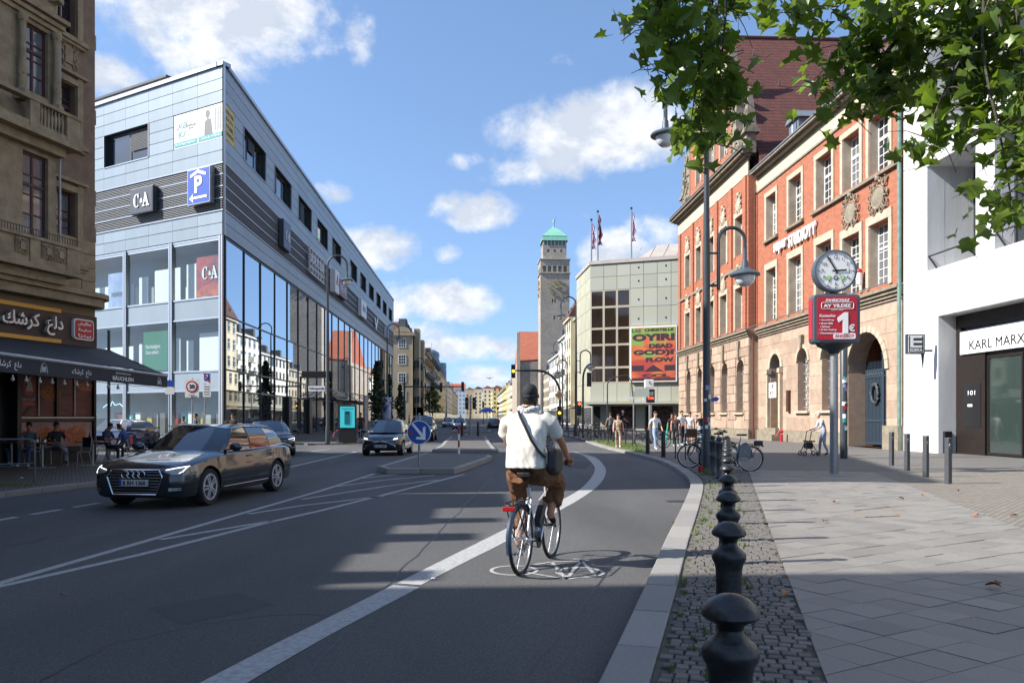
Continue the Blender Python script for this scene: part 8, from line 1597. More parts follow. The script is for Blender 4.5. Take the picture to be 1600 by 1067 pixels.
for x in (-.02, .98): mb = MB(); mb.tube([a+V(x+.1*math.cos(k*.5236), 0, .115+.1*math.sin(k*.5236)) for k in range(12)], .022, 6, closed=True); mb.build('wheel', m_bt, t)
# ================================================================ PEOPLE
def skinmat(n, c): return mat('skin '+n, c, .5, ns=3, na=.15)
SK = [skinmat('a', '#b9805e'), skinmat('b', '#d0a084'), skinmat('c', '#8a5a3e')]; HAIR = [mat('black hair', (.012, .010, .009, 1), .6), mat('brown hair', (.06, .035, .02, 1), .6), mat('blond hair', (.42, .28, .14, 1), .6), mat('grey hair', (.4, .4, .4, 1), .7)]
def cloth(n, c, **k): return mat('cloth '+n, c, .85, bs=k.pop('bs', 7), bd=.5, **k)
def skin(name, J, E, lvl=2, root='pelvis'):
    """one continuous surface grown over a jointed skeleton"""
    names = list(J); me = bpy.data.meshes.new(name); me.from_pydata([J[n][:3] for n in names], [(names.index(a), names.index(b)) for a, b in E], []); o = bpy.data.objects.new(name, me); COL.objects.link(o)
    md = o.modifiers.new('skin', 'SKIN'); md.branch_smoothing = .6; sv = me.skin_vertices[0].data
    for i, n in enumerate(names): r = J[n][3]; sv[i].radius = r if isinstance(r, tuple) else (r, r); sv[i].use_root = (n == root)
    if lvl: sb = o.modifiers.new('sub', 'SUBSURF'); sb.levels = lvl; sb.render_levels = lvl
    dg = bpy.context.evaluated_depsgraph_get(); dg.update(); nm = bpy.data.meshes.new_from_object(o.evaluated_get(dg)); bpy.data.objects.remove(o); nm.polygons.foreach_set('use_smooth', [True]*len(nm.polygons)); return nm
def zones(me, segs, mats):
    """give each face the material of the nearest bone"""
    for m in mats: me.materials.append(m)
    for p in me.polygons:
        c = p.center; best = 9; bi = 0
        for a, b, r, k in segs:
            ab_ = b-a; tt = max(0, min(1, (c-a).dot(ab_)/max(ab_.length_squared, 1e-9))); d = (c-a-ab_*tt).length-r
            if d < best: best = d; bi = k
        p.material_index = bi
ED = [('pelvis', 'waist'), ('waist', 'chest'), ('chest', 'neck'), ('neck', 'head'), ('head', 'crown'), ('chest', 'shR'), ('shR', 'elR'), ('elR', 'wrR'), ('wrR', 'haR'), ('chest', 'shL'), ('shL', 'elL'), ('elL', 'wrL'), ('wrL', 'haL'), ('pelvis', 'hiR'), ('hiR', 'knR'), ('knR', 'anR'), ('anR', 'toR'), ('pelvis', 'hiL'), ('hiL', 'knL'), ('knL', 'anL'), ('anL', 'toL')]
RAD = dict(pelvis=(.145, .11), waist=(.13, .10), chest=(.16, .115), neck=.055, head=(.075, .088), crown=(.07, .08), sh=.068, el=.045, wr=.030, ha=(.036, .022), hi=.092, kn=.062, an=.042, to=(.042, .032))
BASE = dict(pelvis=(0, 0, .95), waist=(0, 0, 1.12), chest=(0, 0, 1.34), neck=(0, -.01, 1.50), head=(0, .015, 1.60), crown=(0, .01, 1.68), shR=(.18, 0, 1.42), elR=(.24, -.03, 1.14), wrR=(.25, .04, .90), haR=(.25, .07, .80), shL=(-.18, 0, 1.42), elL=(-.24, -.03, 1.14), wrL=(-.25, .04, .90), haL=(-.25, .07, .80),
            hiR=(.09, 0, .88), knR=(.10, .03, .49), anR=(.10, 0, .08), toR=(.11, .15, .035), hiL=(-.09, 0, .88), knL=(-.10, .03, .49), anL=(-.10, 0, .08), toL=(-.11, .15, .035))
def person(label, loc, rz, pose={}, skn=0, hair=0, top=None, legs=None, shoes=None, sleeve='short', shorts=False, sc=1.0, group=None, lvl=1, hat=None, fat=1.0, hairlen=0, name='person', hr=1.0):
    J = {}; t = thing(name, label, 'person', (0, 0, 0), 0, group)
    for n, p in BASE.items():
        p = pose.get(n, p); r = RAD.get(n) or RAD[n[:2]]; k = fat if n in ('pelvis', 'waist', 'chest') else 1; r = (r[0]*k, r[1]*k) if isinstance(r, tuple) else r; J[n] = (*p, r)
    me = skin('body', J, ED, lvl); B = lambda a, b, r, k: (Vector(J[a][:3]), Vector(J[b][:3]), r, k)
    segs = [B('pelvis', 'pelvis', .1, 2), B('waist', 'chest', .11, 1), B('chest', 'shR', .06, 1), B('chest', 'shL', .06, 1), B('neck', 'head', .05, 0), B('head', 'crown', .09, 0)]
    for s in 'RL':
        el = Vector(J['el'+s][:3]); sh = Vector(J['sh'+s][:3]); wr_ = Vector(J['wr'+s][:3]); q = sh.lerp(el, .72) if sleeve == 'short' else el.lerp(wr_, .85) if sleeve == 'long' else sh.lerp(el, .1)
        if sleeve == 'long': segs += [(sh, el, .05, 1), (el, q, .04, 1), (q, wr_, .03, 0)]
        else: segs += [(sh, q, .05, 1), (q, el, .04, 0), (el, wr_, .04, 0)]
        segs += [B('wr'+s, 'ha'+s, .03, 0), B('hi'+s, 'kn'+s, .07, 2)]; kn = Vector(J['kn'+s][:3]); an = Vector(J['an'+s][:3])
        segs += [(kn, an, .05, 0 if shorts else 2), B('an'+s, 'to'+s, .04, 3)]
    zones(me, segs, [SK[skn], top or cloth('white', (.7, .7, .7, 1)), legs or cloth('dark', (.02, .022, .03, 1)), shoes or cloth('shoe white', (.6, .6, .6, 1))]); link('body', me, t)
    h = Vector(J['head'][:3]); c = Vector(J['crown'][:3]); ax = (c-h).normalized(); fw = V(0, 1, 0); mid = h.lerp(c, .62)
    hm_ = hat or HAIR[hair]; mb = MB(); q = Matrix.Identity(3); mb.sph(mid+V(0, -.018, .022), .101, 14, 9, (.86, .98, .98)); mb.v = [v for v in mb.v]
    mb.v = [(v[0], v[1], v[2]) if (v[1]-mid.y < .02 or v[2]-mid.z > .04) else (v[0]*.9+mid.x*.1, min(v[1], mid.y+.03), max(v[2], mid.z+.045)) for v in mb.v]; mb.v = [(a, b, max(z, mid.z-.055)) for a, b, z in mb.v]; mb.build('cap' if hat else 'hair', hm_, t, smooth=60)
    if hairlen: mb = MB(); mb.tube([mid+V(0, -.07, .06), mid+V(0, -.10, -.06), mid+V(0, -.10, -.08-hairlen)], [.07, .085, .04], 8); mb.build('long_hair', HAIR[hair], t, smooth=True)
    mb = MB(); f0 = mid+V(0, .088, -.03); mb.sph(f0, .017, 6, 5, (.8, 1, 1.5)); mb.build('nose', SK[skn], t, smooth=True)
    mb = MB(); [mb.sph(mid+V(s*.032, .082, .005), .010, 6, 4) for s in (-1, 1)]; mb.build('eyes', m_ink, t); mb = MB(); [mb.sph(mid+V(s*.083, -.01, -.012), .024, 6, 5, (.4, .8, 1.2)) for s in (-1, 1)]; mb.build('ears', SK[skn], t, smooth=True)
    t.location = loc; t.rotation_euler = (0, 0, rz); t.scale = (sc, sc, sc); return t, J
def walk(s=1, a=.22): return dict(knR=(.10, .03+s*a*.6, .50), anR=(.10, s*a, .10), toR=(.11, s*a+.14, .05), knL=(-.10, .06-s*a*.3, .49), anL=(-.10, -s*a*1.1, .13), toL=(-.11, -s*a*1.1+.14, .05), elR=(.24, -.05-s*.08, 1.15), wrR=(.25, .03-s*.14, .92), haR=(.25, .06-s*.16, .82), elL=(-.24, -.03+s*.08, 1.15), wrL=(-.25, .06+s*.14, .92), haL=(-.25, .1+s*.16, .83))
SIT = dict(pelvis=(0, 0, .52), waist=(0, -.03, .70), chest=(0, -.03, .93), neck=(0, -.01, 1.09), head=(0, .03, 1.18), crown=(0, .03, 1.26), shR=(.18, -.02, 1.0), elR=(.25, .08, .76), wrR=(.18, .30, .76), haR=(.14, .38, .78), shL=(-.18, -.02, 1.0), elL=(-.25, .08, .76), wrL=(-.18, .30, .76), haL=(-.14, .38, .78),
           hiR=(.10, .06, .50), knR=(.13, .46, .50), anR=(.13, .46, .09), toR=(.14, .60, .04), hiL=(-.10, .06, .50), knL=(-.13, .46, .50), anL=(-.13, .44, .09), toL=(-.14, .58, .04))
face = lambda px: R(180)  # towards the camera
# --- the cyclist
m_shc = cloth('cream shirt', (.66, .63, .55, 1), bs=9); m_brn2 = cloth('brown trousers', '#6f4a2c', ns=3, na=.35, bs=12); m_san = cloth('black sandal', (.012, .012, .012, 1))
Jc = dict(pelvis=(-.03, .22, 1.08), waist=(-.04, .26, 1.24), chest=(-.05, .35, 1.50), neck=(-.05, .41, 1.70), head=(-.05, .445, 1.79), crown=(-.05, .44, 1.865), shR=(.14, .37, 1.60), elR=(.27, .50, 1.35), wrR=(.285, .71, 1.16), haR=(.285, .78, 1.13), shL=(-.24, .37, 1.60), elL=(-.35, .50, 1.35), wrL=(-.30, .71, 1.16), haL=(-.29, .78, 1.13),
          hiR=(.09, .27, 1.03), knR=(.19, .66, .90), anR=(.15, .50, .55), toR=(.16, .62, .455), hiL=(-.15, .27, 1.03), knL=(-.18, .52, .68), anL=(-.13, .28, .27), toL=(-.13, .42, .17))
cy, J = person('man in cream shirt and dark cap riding an electric bicycle away from the camera', rc, rzb-R(90), Jc, 0, 0, m_shc, m_brn2, m_san, 'short', False, lvl=2, hat=cloth('dark cap', (.015, .017, .022, 1)), fat=1.08, name='cyclist')
body = [c for c in cy.children if c.name.startswith('body')][0]
for p in body.data.polygons:      # bare shins below the knee length trousers
    if p.material_index == 2 and ((p.center.z < .70 and p.center.x > 0) or (p.center.z < .42 and p.center.x < 0)): p.material_index = 0
def garment(name, mb, m, par, amp=.010, f=9, vox=.011, seed=0):
    """cloth grown round overlapping rings and tubes, fused into one surface and creased"""
    o = bpy.data.objects.new('g', mb.mesh('g', m)); COL.objects.link(o); r = o.modifiers.new('r', 'REMESH'); r.mode = 'VOXEL'; r.voxel_size = vox; s_ = o.modifiers.new('s', 'SMOOTH'); s_.iterations = 9; s_.factor = .6
    dg = bpy.context.evaluated_depsgraph_get(); dg.update(); me = bpy.data.meshes.new_from_object(o.evaluated_get(dg)); bpy.data.objects.remove(o); me.polygons.foreach_set('use_smooth', [True]*len(me.polygons)); nz = noise.noise
    ns_ = [v.normal.copy() for v in me.vertices]
    for v, n in zip(me.vertices, ns_):
        c = v.co; w_ = nz(Vector((c.x*3, c.y*3, c.z*3+seed))); k = nz(Vector((c.x*f+w_*2+seed, c.y*f, c.z*f*.6+c.x*f*.5)))*amp+(abs(nz(Vector((c.x*f*1.5+seed, c.y*f, (c.z+c.x*.5)*f*1.2+w_*3))))-.25)*-amp*1.2; v.co = c+n*k
    me.update(); return link(name, me, par)
def loft(mb, rg, n=24):
    vs = [(cx+rx*math.copysign(abs(math.cos(a))**.8, math.cos(a)), cy+ry*math.copysign(abs(math.sin(a))**.8, math.sin(a)), z) for cx, cy, z, rx, ry in rg for a in [2*math.pi*k/n for k in range(n)]]; L = len(rg)
    return mb.add(vs, [(i*n+k, i*n+(k+1) % n, (i+1)*n+(k+1) % n, (i+1)*n+k) for i in range(L-1) for k in range(n)]+[tuple(range(n))[::-1], tuple(range((L-1)*n, L*n))])
mb = MB(); loft(mb, [(-.035, .235, 1.065, .215, .155), (-.035, .24, 1.12, .208, .15), (-.04, .26, 1.26, .205, .145), (-.045, .30, 1.40, .215, .148), (-.05, .345, 1.52, .213, .138), (-.05, .37, 1.59, .195, .115), (-.05, .385, 1.64, .13, .09), (-.05, .395, 1.675, .085, .075)])
for s, x0, x1, x2 in ((1, .10, .19, .235), (-1, -.20, -.29, -.335)): mb.tube([(x0, .365, 1.585), (x1, .405, 1.53), (x2, .455, 1.425), (x2+s*.012, .475, 1.39)], [.082, .088, .082, .08], 14)
garment('shirt', mb, m_shc, cy, .012, 7.5)
mb = MB(); loft(mb, [(-.03, .30, .97, .15, .10), (-.03, .285, 1.02, .18, .125), (-.03, .265, 1.10, .19, .14)])
mb.tube([(.065, .24, 1.01), (.12, .40, .98), (.185, .62, .91), (.19, .655, .86), (.175, .60, .74), (.165, .56, .66)], [.13, .12, .105, .10, .09, .088], 14); mb.tube([(-.115, .23, 1.0), (-.15, .36, .88), (-.18, .50, .71), (-.17, .46, .60), (-.15, .37, .45), (-.145, .34, .40)], [.13, .115, .10, .095, .085, .082], 14)
garment('trousers', mb, m_brn2, cy, .022, 10, seed=5)
m_kef = mat('checked scarf', (.62, .62, .62, 1), .9, ns=70, na=1, col2=(.06, .07, .12, 1), lo=.5, hi=.56, det=1); mb = MB(); mb.tube([(-.05+.10*math.cos(a*.5236)*(1+.1*math.sin(a*3)), .395+.085*math.sin(a*.5236), 1.685+.018*math.sin(a*2)+.02*math.sin(a*.5236)) for a in range(12)], .038, 10, closed=True); mb.tube([(.04, .50, 1.62), (.10, .56, 1.45), (.13, .60, 1.28), (.14, .62, 1.12)], [.04, .06, .06, .03], 8)
o = mb.build('scarf', m_kef, None, smooth=True); o.parent = cy; md = o.modifiers.new('s', 'SUBSURF'); md.levels = 1
mb = MB(); P_ = [(-.13, .28, 1.655), (-.09, .215, 1.60), (-.02, .165, 1.50), (.06, .13, 1.36), (.14, .13, 1.25), (.19, .20, 1.18)]
mb.tube(P_, .016, 6); o = mb.build('bag_strap', m_sad, None, smooth=True); o.parent = cy; mb = MB(); mb.ext([(.20, .22, 1.28), (.225, .40, 1.26), (.225, .44, 1.04), (.21, .34, .98), (.20, .21, 1.04)], (.09, .03, 0)); o = mb.build('shoulder_bag', m_sad, None, bevel=.03, seg=3); o.parent = cy
for o in cy.children:
    if o.name.startswith(('scarf', 'bag_strap', 'shoulder_bag')): o.matrix_parent_inverse = Matrix.Identity(4)
for s, hx in ((1, .285), (-1, -.29)):   # hands closed round the grips: four fingers and a thumb
    mb = MB()
    for k in range(4): y = .745+.0; x = hx-s*(.035-.023*k); mb.tube([(x, .745, 1.135), (x, .785, 1.130), (x, .812, 1.108), (x, .800, 1.082), (x, .772, 1.075)], [.0115, .0115, .0105, .010, .009], 6)
    mb.tube([(hx-s*.03, .74, 1.125), (hx-s*.05, .765, 1.105), (hx-s*.052, .79, 1.085)], [.013, .012, .010], 6); mb.M = None
    me = mb.mesh('fingers', SK[0], 60); link('fingers', me, cy)
mb = MB(); mb.sph((-.05, .425, 1.79), .098, 16, 10, (.86, .95, 1.0)); link('hair_back', mb.mesh('hair_back', HAIR[0], 60), cy); mb = MB(); mb.sph((-.05, .435, 1.80), .108, 20, 12, (.90, 1.02, 1.0)); mb.v = [(x, y, max(z, 1.80+.02*(y-.4)*3)) for x, y, z in mb.v]; link('cap_crown', mb.mesh('cap_crown', MT['cloth dark cap'], 60), cy); mb = MB(); mb.tube([(-.05+.07*math.cos(R(a)), .345+.01*abs(math.cos(R(a))), 1.815+.03*math.sin(R(a))) for a in range(0, 181, 20)], .006, 5); link('cap_strap', mb.mesh('cap_strap', m_sad), cy)
# --- pedestrians on the right
T_ = lambda n, c, **k: cloth(n, c, **k)
wht = T_('white tee', (.72, .72, .72, 1)); blkc = T_('black', (.015, .015, .018, 1)); jean = T_('denim', (.06, .10, .18, 1)); ljean = T_('light denim', (.25, .34, .45, 1)); grey = T_('grey', (.16, .16, .17, 1)); beige = T_('brown patterned dress', '#7d5440', ns=9, na=.8, col2='#d0bfa8', det=1); navy = T_('navy', (.02, .03, .08, 1)); blue = T_('blue', (.04, .09, .30, 1)); plum = T_('brown top', (.05, .03, .03, 1))
ped = [((966, 700), 1.62, 'woman in a brown patterned dress walking by the black fence', dict(top=beige, legs=beige, skn=1, hair=1, hairlen=.15, shorts=True)), ((1024, 703), 1.74, 'man in a white shirt with a bag strap and blue jeans behind the black bicycle', dict(top=wht, legs=ljean, skn=1, hair=1)),
       ((1056, 698), 1.66, 'woman in a dark sleeveless top and black trousers near the lamp', dict(top=plum, legs=blkc, skn=0, hair=0, sleeve='none')), ((1065, 697), 1.82, 'tall man in a white T-shirt and black trousers beside the woman in the dark top', dict(top=wht, legs=blkc, skn=1, hair=1)),
       ((1078, 695), 1.76, 'bearded man in a white T-shirt and denim shorts left of the lamp post', dict(top=wht, legs=ljean, skn=0, hair=0, shorts=True)), ((1095, 694), 1.72, 'blond woman in black top, open grey shirt and jeans next to the lamp post', dict(top=blkc, legs=ljean, skn=1, hair=2, hairlen=.12)),
       ((1050, 691), 1.7, 'person in black partly hidden behind the woman in the dark top', dict(top=blkc, legs=blkc, skn=0, hair=0)), ((954, 690), 1.75, 'man in a grey T-shirt standing with his back to the fence', dict(top=grey, legs=blkc, skn=0, hair=0)), ((1069.5, 693), 1.6, 'person half hidden between the two men in white T-shirts', dict(top=plum, legs=jean, skn=1, hair=1))]
for i, ((px, y), hgt, lb, kw) in enumerate(ped):
    person(lb, g(px, y, PZ), R(180)+(.3 if i % 2 else -.2) if i != 7 else .2, walk(1 if i % 2 else -1), sc=hgt/1.76, group='pedestrians near the lawn', **kw)
# old woman with a walking frame
ow = dict(BASE); ow.update(walk(1, .12)); ow.update(chest=(0, .10, 1.30), neck=(0, .17, 1.44), head=(0, .22, 1.52), crown=(0, .22, 1.60), shR=(.17, .12, 1.38), shL=(-.17, .12, 1.38), elR=(.22, .18, 1.12), wrR=(.22, .40, 1.0), haR=(.22, .47, .98), elL=(-.22, .18, 1.12), wrL=(-.22, .40, 1.0), haL=(-.22, .47, .98))
wp = g(1287, 712, PZ); person('elderly woman in a patterned blouse pushing a black walking frame past the sandstone wall', wp, R(86), ow, 1, 3, cloth('patterned blouse', (.25, .27, .33, 1), ns=14, na=1, col2=(.60, .60, .62, 1)), cloth('pale trousers', (.30, .33, .42, 1)), cloth('dark blue shoes', (.03, .05, .12, 1)), 'long')
t = thing('walking_frame', 'black wheeled walking frame with a seat bag held by the elderly woman', 'walker', wp+V(-.55, 0, 0)); b_ = wp+V(-.55, 0, 0)
for s in (-.22, .22):
    mb = MB(); mb.tube([b_+V(.12, s, .98), b_+V(-.02, s, .95), b_+V(-.1, s, .5), b_+V(-.28, s, .1)], .016, 6); mb.tube([b_+V(-.06, s, .6), b_+V(.22, s, .1)], .014, 6); mb.build('side_frame', m_blk, t, smooth=True)
    for x in (-.28, .24): mb = MB(); mb.tube([b_+V(x+.075*math.cos(k*.6283), s, .1+.075*math.sin(k*.6283)) for k in range(10)], .018, 6, closed=True); mb.build('wheel', m_bt, t)
mb = MB(); mb.cb(b_+V(-.02, 0, .56), (.3, .4, .05)); mb.build('seat', m_blk, t); mb = MB(); mb.cb(b_+V(-.05, 0, .40), (.25, .36, .24)); mb.build('bag', m_sad, t, bevel=.04)
# --- cafe guests, tables and chairs
def chair(label, loc, rz, red=False):
    t = thing('cafe_chair', label, 'chair', (0, 0, 0), 0, 'chairs on the cafe terrace'); m = m_red if red else m_sad
    for s in (-1, 1): mb = MB(); mb.tube([(s*.22, .22, 0), (s*.22, .20, .45), (s*.22, -.20, .45), (s*.22, -.26, .88)], .013, 6); mb.build('side_frame', m_gal, t, smooth=True); mb = MB(); mb.tube([(s*.22, -.16, .45), (s*.22, -.28, 0)], .013, 6); mb.build('rear_leg', m_gal, t)
    mb = MB(); mb.box(-.22, -.2, .44, .22, .22, .47); mb.build('seat', m, t, bevel=.01); mb = MB(); mb.box(-.21, -.27, .58, .21, -.24, .88); mb.build('backrest', m, t, bevel=.01); t.location = loc; t.rotation_euler = (0, 0, rz); return t
def table(label, loc):
    t = thing('cafe_table', label, 'table', loc, .3, 'tables on the cafe terrace'); b = Vector(loc); mb = MB(); mb.cb(b+V(0, 0, .735), (.72, .72, .03)); mb.build('table_top', mat('table wood', '#6e543a', .5, ns=6, na=.4), t); mb = MB(); mb.cyl(b+V(0, 0, .02), b+V(0, 0, .72), .035, n=10); mb.build('leg', m_gal, t)
    mb = MB(); [mb.bar(b, b+V(.36*math.cos(a), .36*math.sin(a), .02), .05, .03) for a in (.3, 1.87, 3.44, 5.0)]; mb.build('foot', m_gal, t)
tp1, tp2, tp3 = g(66, 731, PZ), g(145, 727, PZ), g(18, 729, PZ)
for p, lb in ((tp1, 'cafe table with cups in front of the man in the cap'), (tp2, 'cafe table with a dark bottle right of the man in the cap'), (tp3, 'cafe table at the left picture edge')): table(lb, p)
mb = MB(); q = tp2+V(-.1, 0, .75); mb.lathe([(.035, 0), (.035, .14), (.012, .2), (.012, .26)], q, 10); tag(mb.build('bottle', mat('brown glass', (.05, .015, .01, 1), .1)), 'brown bottle standing on the right cafe table', 'bottle')
for k, (dx, dy) in enumerate(((-.2, .1), (.15, -.15))): mb = MB(); mb.lathe([(.03, 0), (.045, .07), (.048, .08)], tp1+V(dx, dy, .75), 10); tag(mb.build('cup', m_wlet), ['white cup on the left part of the middle cafe table', 'white cup at the front of the middle cafe table'][k], 'cup')
def sit(label, px, y, a, pose={}, ch=True, clabel='', red=False, **kw):
    p = g(px, y, PZ); P_ = dict(SIT); P_.update(pose); person(label, p, a, P_, **kw); d = V(-math.sin(a), math.cos(a), 0)
    if ch: chair(clabel, p, a, red)
sit('young man in a grey T-shirt sitting behind the middle cafe table', 46, 728.5, R(190), top=grey, legs=jean, clabel='chair under the man in the grey T-shirt')
sit('bearded man in black T-shirt and cap sitting with legs crossed at the cafe', 88, 725, R(225), dict(knR=(.05, .46, .60), anR=(-.12, .62, .35), toR=(-.16, .74, .32)), top=blkc, legs=cloth('pale grey trousers', (.28, .30, .34, 1)), shoes=blkc, hat=MT['cloth dark cap'], clabel='chair under the man in the cap')
sit('man in black with blue jeans and white shoes at the left picture edge', 1, 727, R(250), top=blkc, legs=jean, clabel='chair at the left picture edge')
sit('man in a dark blue shirt leaning over near the cafe corner pole', 168, 722, R(260), dict(head=(0, .10, 1.14), crown=(0, .14, 1.21)), top=navy, legs=blkc, clabel='chair right of the second cafe table')
sit('man in a blue shirt bent over his phone on a red chair', 192, 720, R(100), dict(head=(0, .12, 1.12), crown=(0, .17, 1.18)), top=blue, legs=grey, clabel='red plastic chair beside the grey estate car', red=True)
chair('empty dark chair between the two cafe tables', g(124, 729, PZ), R(150))
person('man in dark clothes standing by the zone sign behind the estate car', W(-14.9, 37.5, 0), R(120), walk(1), top=navy, legs=blkc); person('man in dark clothes raising his hand at the store corner', W(-13.4, 38.2, 0), R(160), dict(elR=(.3, .1, 1.25), wrR=(.2, .3, 1.35), haR=(.15, .35, 1.4)), top=blkc, legs=jean)
person('child like small figure in brown next to the man by the zone sign', W(-15.6, 37.8, 0), R(150), walk(-1), top=plum, legs=blkc, sc=.92)
# --- small distant people, copies sharing meshes
b_, _ = person('distant passer-by in white on the left pavement beyond the hatchback', W(-11.2, 78), R(180), walk(1), top=wht, legs=jean, group='distant passers-by', lvl=1)
c_, _ = person('distant passer-by in black on the left pavement beside the poster case', W(-9.6, 50.5, PZ), R(180), walk(-1), top=blkc, legs=blkc, group='distant passers-by', lvl=1)
d3, _ = person('distant passer-by in a red top before the beige corner house', W(-12.4, 108), 0, walk(1), top=cloth('red top', (.5, .05, .05, 1)), legs=jean, group='distant passers-by', lvl=1)
pr = random.Random(21)
places = ['before the columnar trees', 'near the beige corner house', 'below the town hall tower', 'beside the ochre house', 'by the far parked cars', 'before the last houses']
for k in range(36):
    D_ = pr.uniform(85, 200); left = k % 2; r_ = (-pr.uniform(9.5, 12.5)-.0442*D_*1.0 if left else pr.uniform(9.5, 16)-.0442*D_) if k % 5 else pr.uniform(-6, 8)-.04*D_
    src = (b_, c_, d3)[k % 3]; col_n = ('white', 'black', 'red')[k % 3]
    lb_ = 'tiny distant pedestrian in %s on the %s %s' % (col_n, 'left pavement' if left and k % 5 else 'right pavement' if k % 5 else 'carriageway', places[min(5, int((D_-85)/20))])
    if not any(o.get('label') == lb_ for o in S.objects): dup(src, W(r_, D_, PZ if abs(r_) > 6 else 0), pr.uniform(0, 6), lb_, 'tiny distant pedestrians')
t = thing('person_on_bicycle', 'cyclist with a white helmet and dark top before the concrete building', 'person', at(975, 684, 58)); q = at(975, 684, 58); bike('distant bicycle under the rider with the white helmet', V(q.x-.5, q.y, PZ), 0, nsp=8, fm=m_red); bpy.data.objects.remove(t)
person('rider with a white helmet on a red bicycle before the concrete building', V(q.x-.5, q.y, PZ), R(-90), Jc, top=blkc, legs=jean, hat=wht)
q = W(-3.7, 118); t = thing('parasol', 'blue market parasol far down the street behind the signal pole', 'parasol', q); mb = MB(); mb.lathe([(1.3, 2.3), (1.28, 2.4), (.7, 2.75), (.0, 3.0)], q, 12); mb.build('canopy', m_blue, t, smooth=40); mb = MB(); mb.cyl(q, q+V(0, 0, 2.6), .06); mb.build('pole', m_gal, t)
# ================================================================ TREES
m_lv = mat('plane leaf', (.060, .125, .018, 1), .36, vary=.35, ns=4.5, na=.9, col2=(.16, .21, .035, 1), spec=.45); tt = m_lv.node_tree; pb = tt.nodes['Principled BSDF']; tr_ = tt.nodes.new('ShaderNodeBsdfTranslucent'); tr_.inputs[0].default_value = (.26, .40, .03, 1); ms_ = tt.nodes.new('ShaderNodeMixShader'); ms_.inputs[0].default_value = .33; tt.links.new(pb.outputs[0], ms_.inputs[1]); tt.links.new(tr_.outputs[0], ms_.inputs[2]); tt.links.new(ms_.outputs[0], tt.nodes['Material Output'].inputs[0])
m_brk2 = mat('plane bark', (.055, .048, .035, 1), .85, ns=6, na=.6, col2=(.12, .11, .08, 1), bs=20, bd=.5)
pt = thing('plane_tree', 'large plane tree whose leafy branches hang into the upper right corner', 'tree', W(7.4, 3.0, PZ)); tr0 = W(7.4, 3.0, PZ); q = random.Random(4)
mb = MB(); mb.tube([tr0+V(0, 0, -.1), tr0+V(.05, .1, 1.5), tr0+V(0, .1, 4), tr0+V(-.2, .4, 6.5), tr0+V(-.6, .8, 8.5)], [.34, .27, .23, .18, .1], 12); mb.build('trunk', m_brk2, pt, smooth=True)
# twigs: (from, to) given where they hang in the street; leaves sit along them
hub = tr0+V(-.2, .5, 6.3); twig = []
def A2(px, y, D_): return at(px, y, D_)
ends = [((1150, 20), 7.0), ((1060, 40), 6.6), ((1010, 55), 6.5), ((1110, 150), 6.8), ((1080, 190), 6.9), ((1040, 130), 6.7), ((1118, 225), 7.0), ((1250, 30), 7.0), ((1280, 140), 7.3), ((1320, 180), 7.4), ((1350, 110), 7.2), ((1400, 60), 7.0), ((1390, 170), 7.4), ((1430, 130), 7.0), ((1470, 220), 6.8), ((1440, 230), 6.6), ((1500, 130), 6.8), ((1530, 60), 6.6), ((1560, 150), 6.7), ((1590, 60), 6.3), ((1600, 200), 6.4), ((1540, 190), 6.6), ((1480, 60), 7.0), ((1585, 345), 6.2), ((1605, 325), 6.2), ((1215, -5), 7.4), ((1360, 20), 7.6), ((1100, 100), 7.0), ((1030, 20), 6.7), ((1620, 270), 6.2), ((1600, 120), 6.8), ((1415, 20), 6.4), ((1300, 20), 6.6), ((1100, 205), 7.2), ((1345, 150), 7.0)]
mids = [A2(1250, -260, 6.6), A2(1420, -240, 6.6), A2(1120, -160, 6.6), A2(1560, -140, 6.2)]
mb = MB()
for m_ in mids: mb.tube([hub, hub.lerp(m_, .5)+V(0, 0, .3), m_], [.09, .05, .022], 8)
leafs = []
for (px, y), D_ in ends:
    e = A2(px, y, D_); m_ = min(mids, key=lambda a: (a-e).length); c1_ = m_.lerp(e, .45)+V(q.uniform(-.15, .15), q.uniform(-.2, .2), .15); pts = catm([m_, c1_, e.lerp(c1_, .35)+V(0, 0, .05), e], 4); mb.tube(pts, [.015-.011*k/(len(pts)-1) for k in range(len(pts))], 5)
    for k in range(len(pts)-1, -1, -1):
        p = pts[k]; n_ = (6 if k > len(pts)*.55 else 2 if k > len(pts)*.4 else 0)
        for j in range(n_): leafs.append(p+V(q.gauss(0, .13), q.gauss(0, .2), q.gauss(-.02, .11)))
        if k > len(pts)*.4:
            for j in range(2): s_ = p+V(q.uniform(-.3, .3), q.uniform(-.25, .25), q.uniform(-.25, .12)); mb.tube([p, p.lerp(s_, .5)+V(0, 0, .03), s_], [.006, .004, .003], 4)
for k in range(900):   # the crown above the picture
    p = hub+V(q.gauss(1.2, 1.8), q.gauss(.5, 2.0), q.uniform(.8, 4.5)); leafs.append(p)
mb.build('branches', m_brk2, pt, smooth=True)
vs, fs = leafmesh(1.0); st_m = MB(); st_m.add(vs, fs); st_m.bar((0, -.45, 0), (0, -.95, .04), .02); LM = st_m.mesh('leaf', m_lv, 60); crown = link('crown', (lambda z: (z.cyl(hub, hub+V(0, 0, .2), .05), z.mesh('crown_core', m_brk2, off=tuple(tr0)))[1])(MB()), pt); pin = lw(pt).inverted()
def vis(p): d = p-V(0, 0, CH); f_ = d.x*sT+d.y*cT; r_ = (d.x*cT-d.y*sT)/f_; return 800+r_*F < 1615 and HZ-(p.z-CH)/f_*F > -8 if f_ > 0 else False
big = [p for p in leafs if vis(p)]; small = [p for p in leafs if not vis(p)]; q.shuffle(big); big.sort(key=lambda p: p.length); smb = MB()
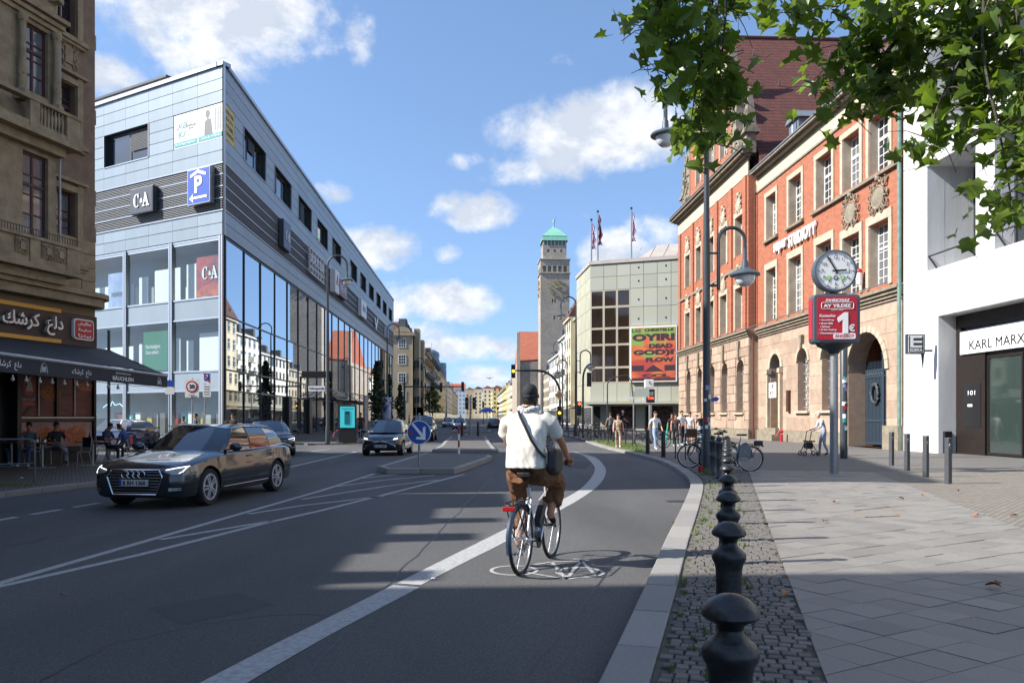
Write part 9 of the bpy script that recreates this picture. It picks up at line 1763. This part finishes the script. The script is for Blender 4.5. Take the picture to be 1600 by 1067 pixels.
for i, p in enumerate(big+small):
    s_ = q.uniform(.11, .21); eu = (q.gauss(.5, .7), q.gauss(0, .6), q.uniform(0, 6.283))
    if i < 300: o = link('leaf', LM, pt, pin @ p, eu); o.scale = (s_, s_, s_)
    else:
        Me = Matrix.Translation(p) @ Matrix.LocRotScale(None, None, (s_, s_, s_)) if False else Matrix.Translation(p) @ __import__('mathutils').Euler(eu).to_matrix().to_4x4() @ Matrix.Diagonal((s_, s_, s_, 1)); smb.M = Me; smb.add(vs, fs)
smb.M = None; o = smb.build('leaf', m_lv, pt); o['kind'] = 'stuff'; bpy.data.objects.remove(crown)
for k in range(7): e = A2(*[(1064, 217), (1072, 216), (1154, 50), (1270, 45), (1118, 180), (1310, 95), (1445, 70)][k], 6.6); mb = MB(); mb.sph(e, .016, 8, 6); mb.tube([e, e+V(0, 0, .09)], .002, 4); mb.build('seed_ball', mat('seed ball', '#4e5a24', .9), pt)
m_dl = mat('dark foliage', (.022, .045, .014, 1), .7, ns=2, na=.5, col2=(.05, .08, .02, 1)); m_yl = mat('yellow green foliage', (.12, .14, .03, 1), .7, ns=2, na=.5, col2=(.06, .09, .02, 1))
def tree(label, base, H_, w_, m, cb_=.12, n=900, ls=.2):
    t = thing('street_tree', label, 'tree', base); b = Vector(base); mb = MB(); mb.tube([b, b+V(0, 0, H_*.4), b+V(0, 0, H_*.9)], [.12, .08, .02], 6); mb.build('trunk', m_brk2, t); mb = MB(); z0 = H_*cb_
    for k in range(n):
        s = q.random()**.8; z = z0+(H_-z0)*s; rr = w_*(1-s)**.55*(.5+.5*min(1, s*6))*(.75+.35*math.sin(z*2.3+q.random())); a = q.uniform(0, 6.283); r0 = rr*q.uniform(.35, 1.0); p = b+V(r0*math.cos(a), r0*math.sin(a), z); u = V(q.gauss(0, 1), q.gauss(0, 1), q.gauss(0, .6)).normalized()*ls*q.uniform(.6, 1.3); v = V(q.gauss(0, 1), q.gauss(0, 1), q.gauss(0, 1)).cross(u).normalized()*ls*.6; mb.add([p-u, p+v, p+u, p-v], [(0, 1, 2, 3)])
    mb.build('crown', m, t)
tree('tall narrow dark tree before the far store glass, nearest of the columnar trees', at(589, 672, 76), at(589, 570, 76).z, 1.15, m_dl); tree('second narrow dark tree, farther along the store front', at(608, 668, 100), at(608, 588, 100).z, 1.0, m_dl, n=600); tree('narrow dark tree in front of the beige corner house', at(625, 668, 105), at(625, 603, 105).z, 1.1, m_dl, n=700); tree('loose yellow green tree before the ochre house on the left', at(676, 664, 165), at(676, 600, 165).z, 2.6, m_yl, .3, 700, .35)
mb = MB(); c = at(765, 591, 60); mb.sph(c, .09, 6, 4, (1, .6, .5)); mb.add([c, c+V(.35, 0, .12), c+V(.15, .1, .02)], [(0, 1, 2)]); mb.add([c, c+V(-.35, 0, .12), c+V(-.15, .1, .02)], [(0, 1, 2)]); tag(mb.build('bird', m_blk), 'tiny dark bird flying in the sky above the far houses', 'bird')
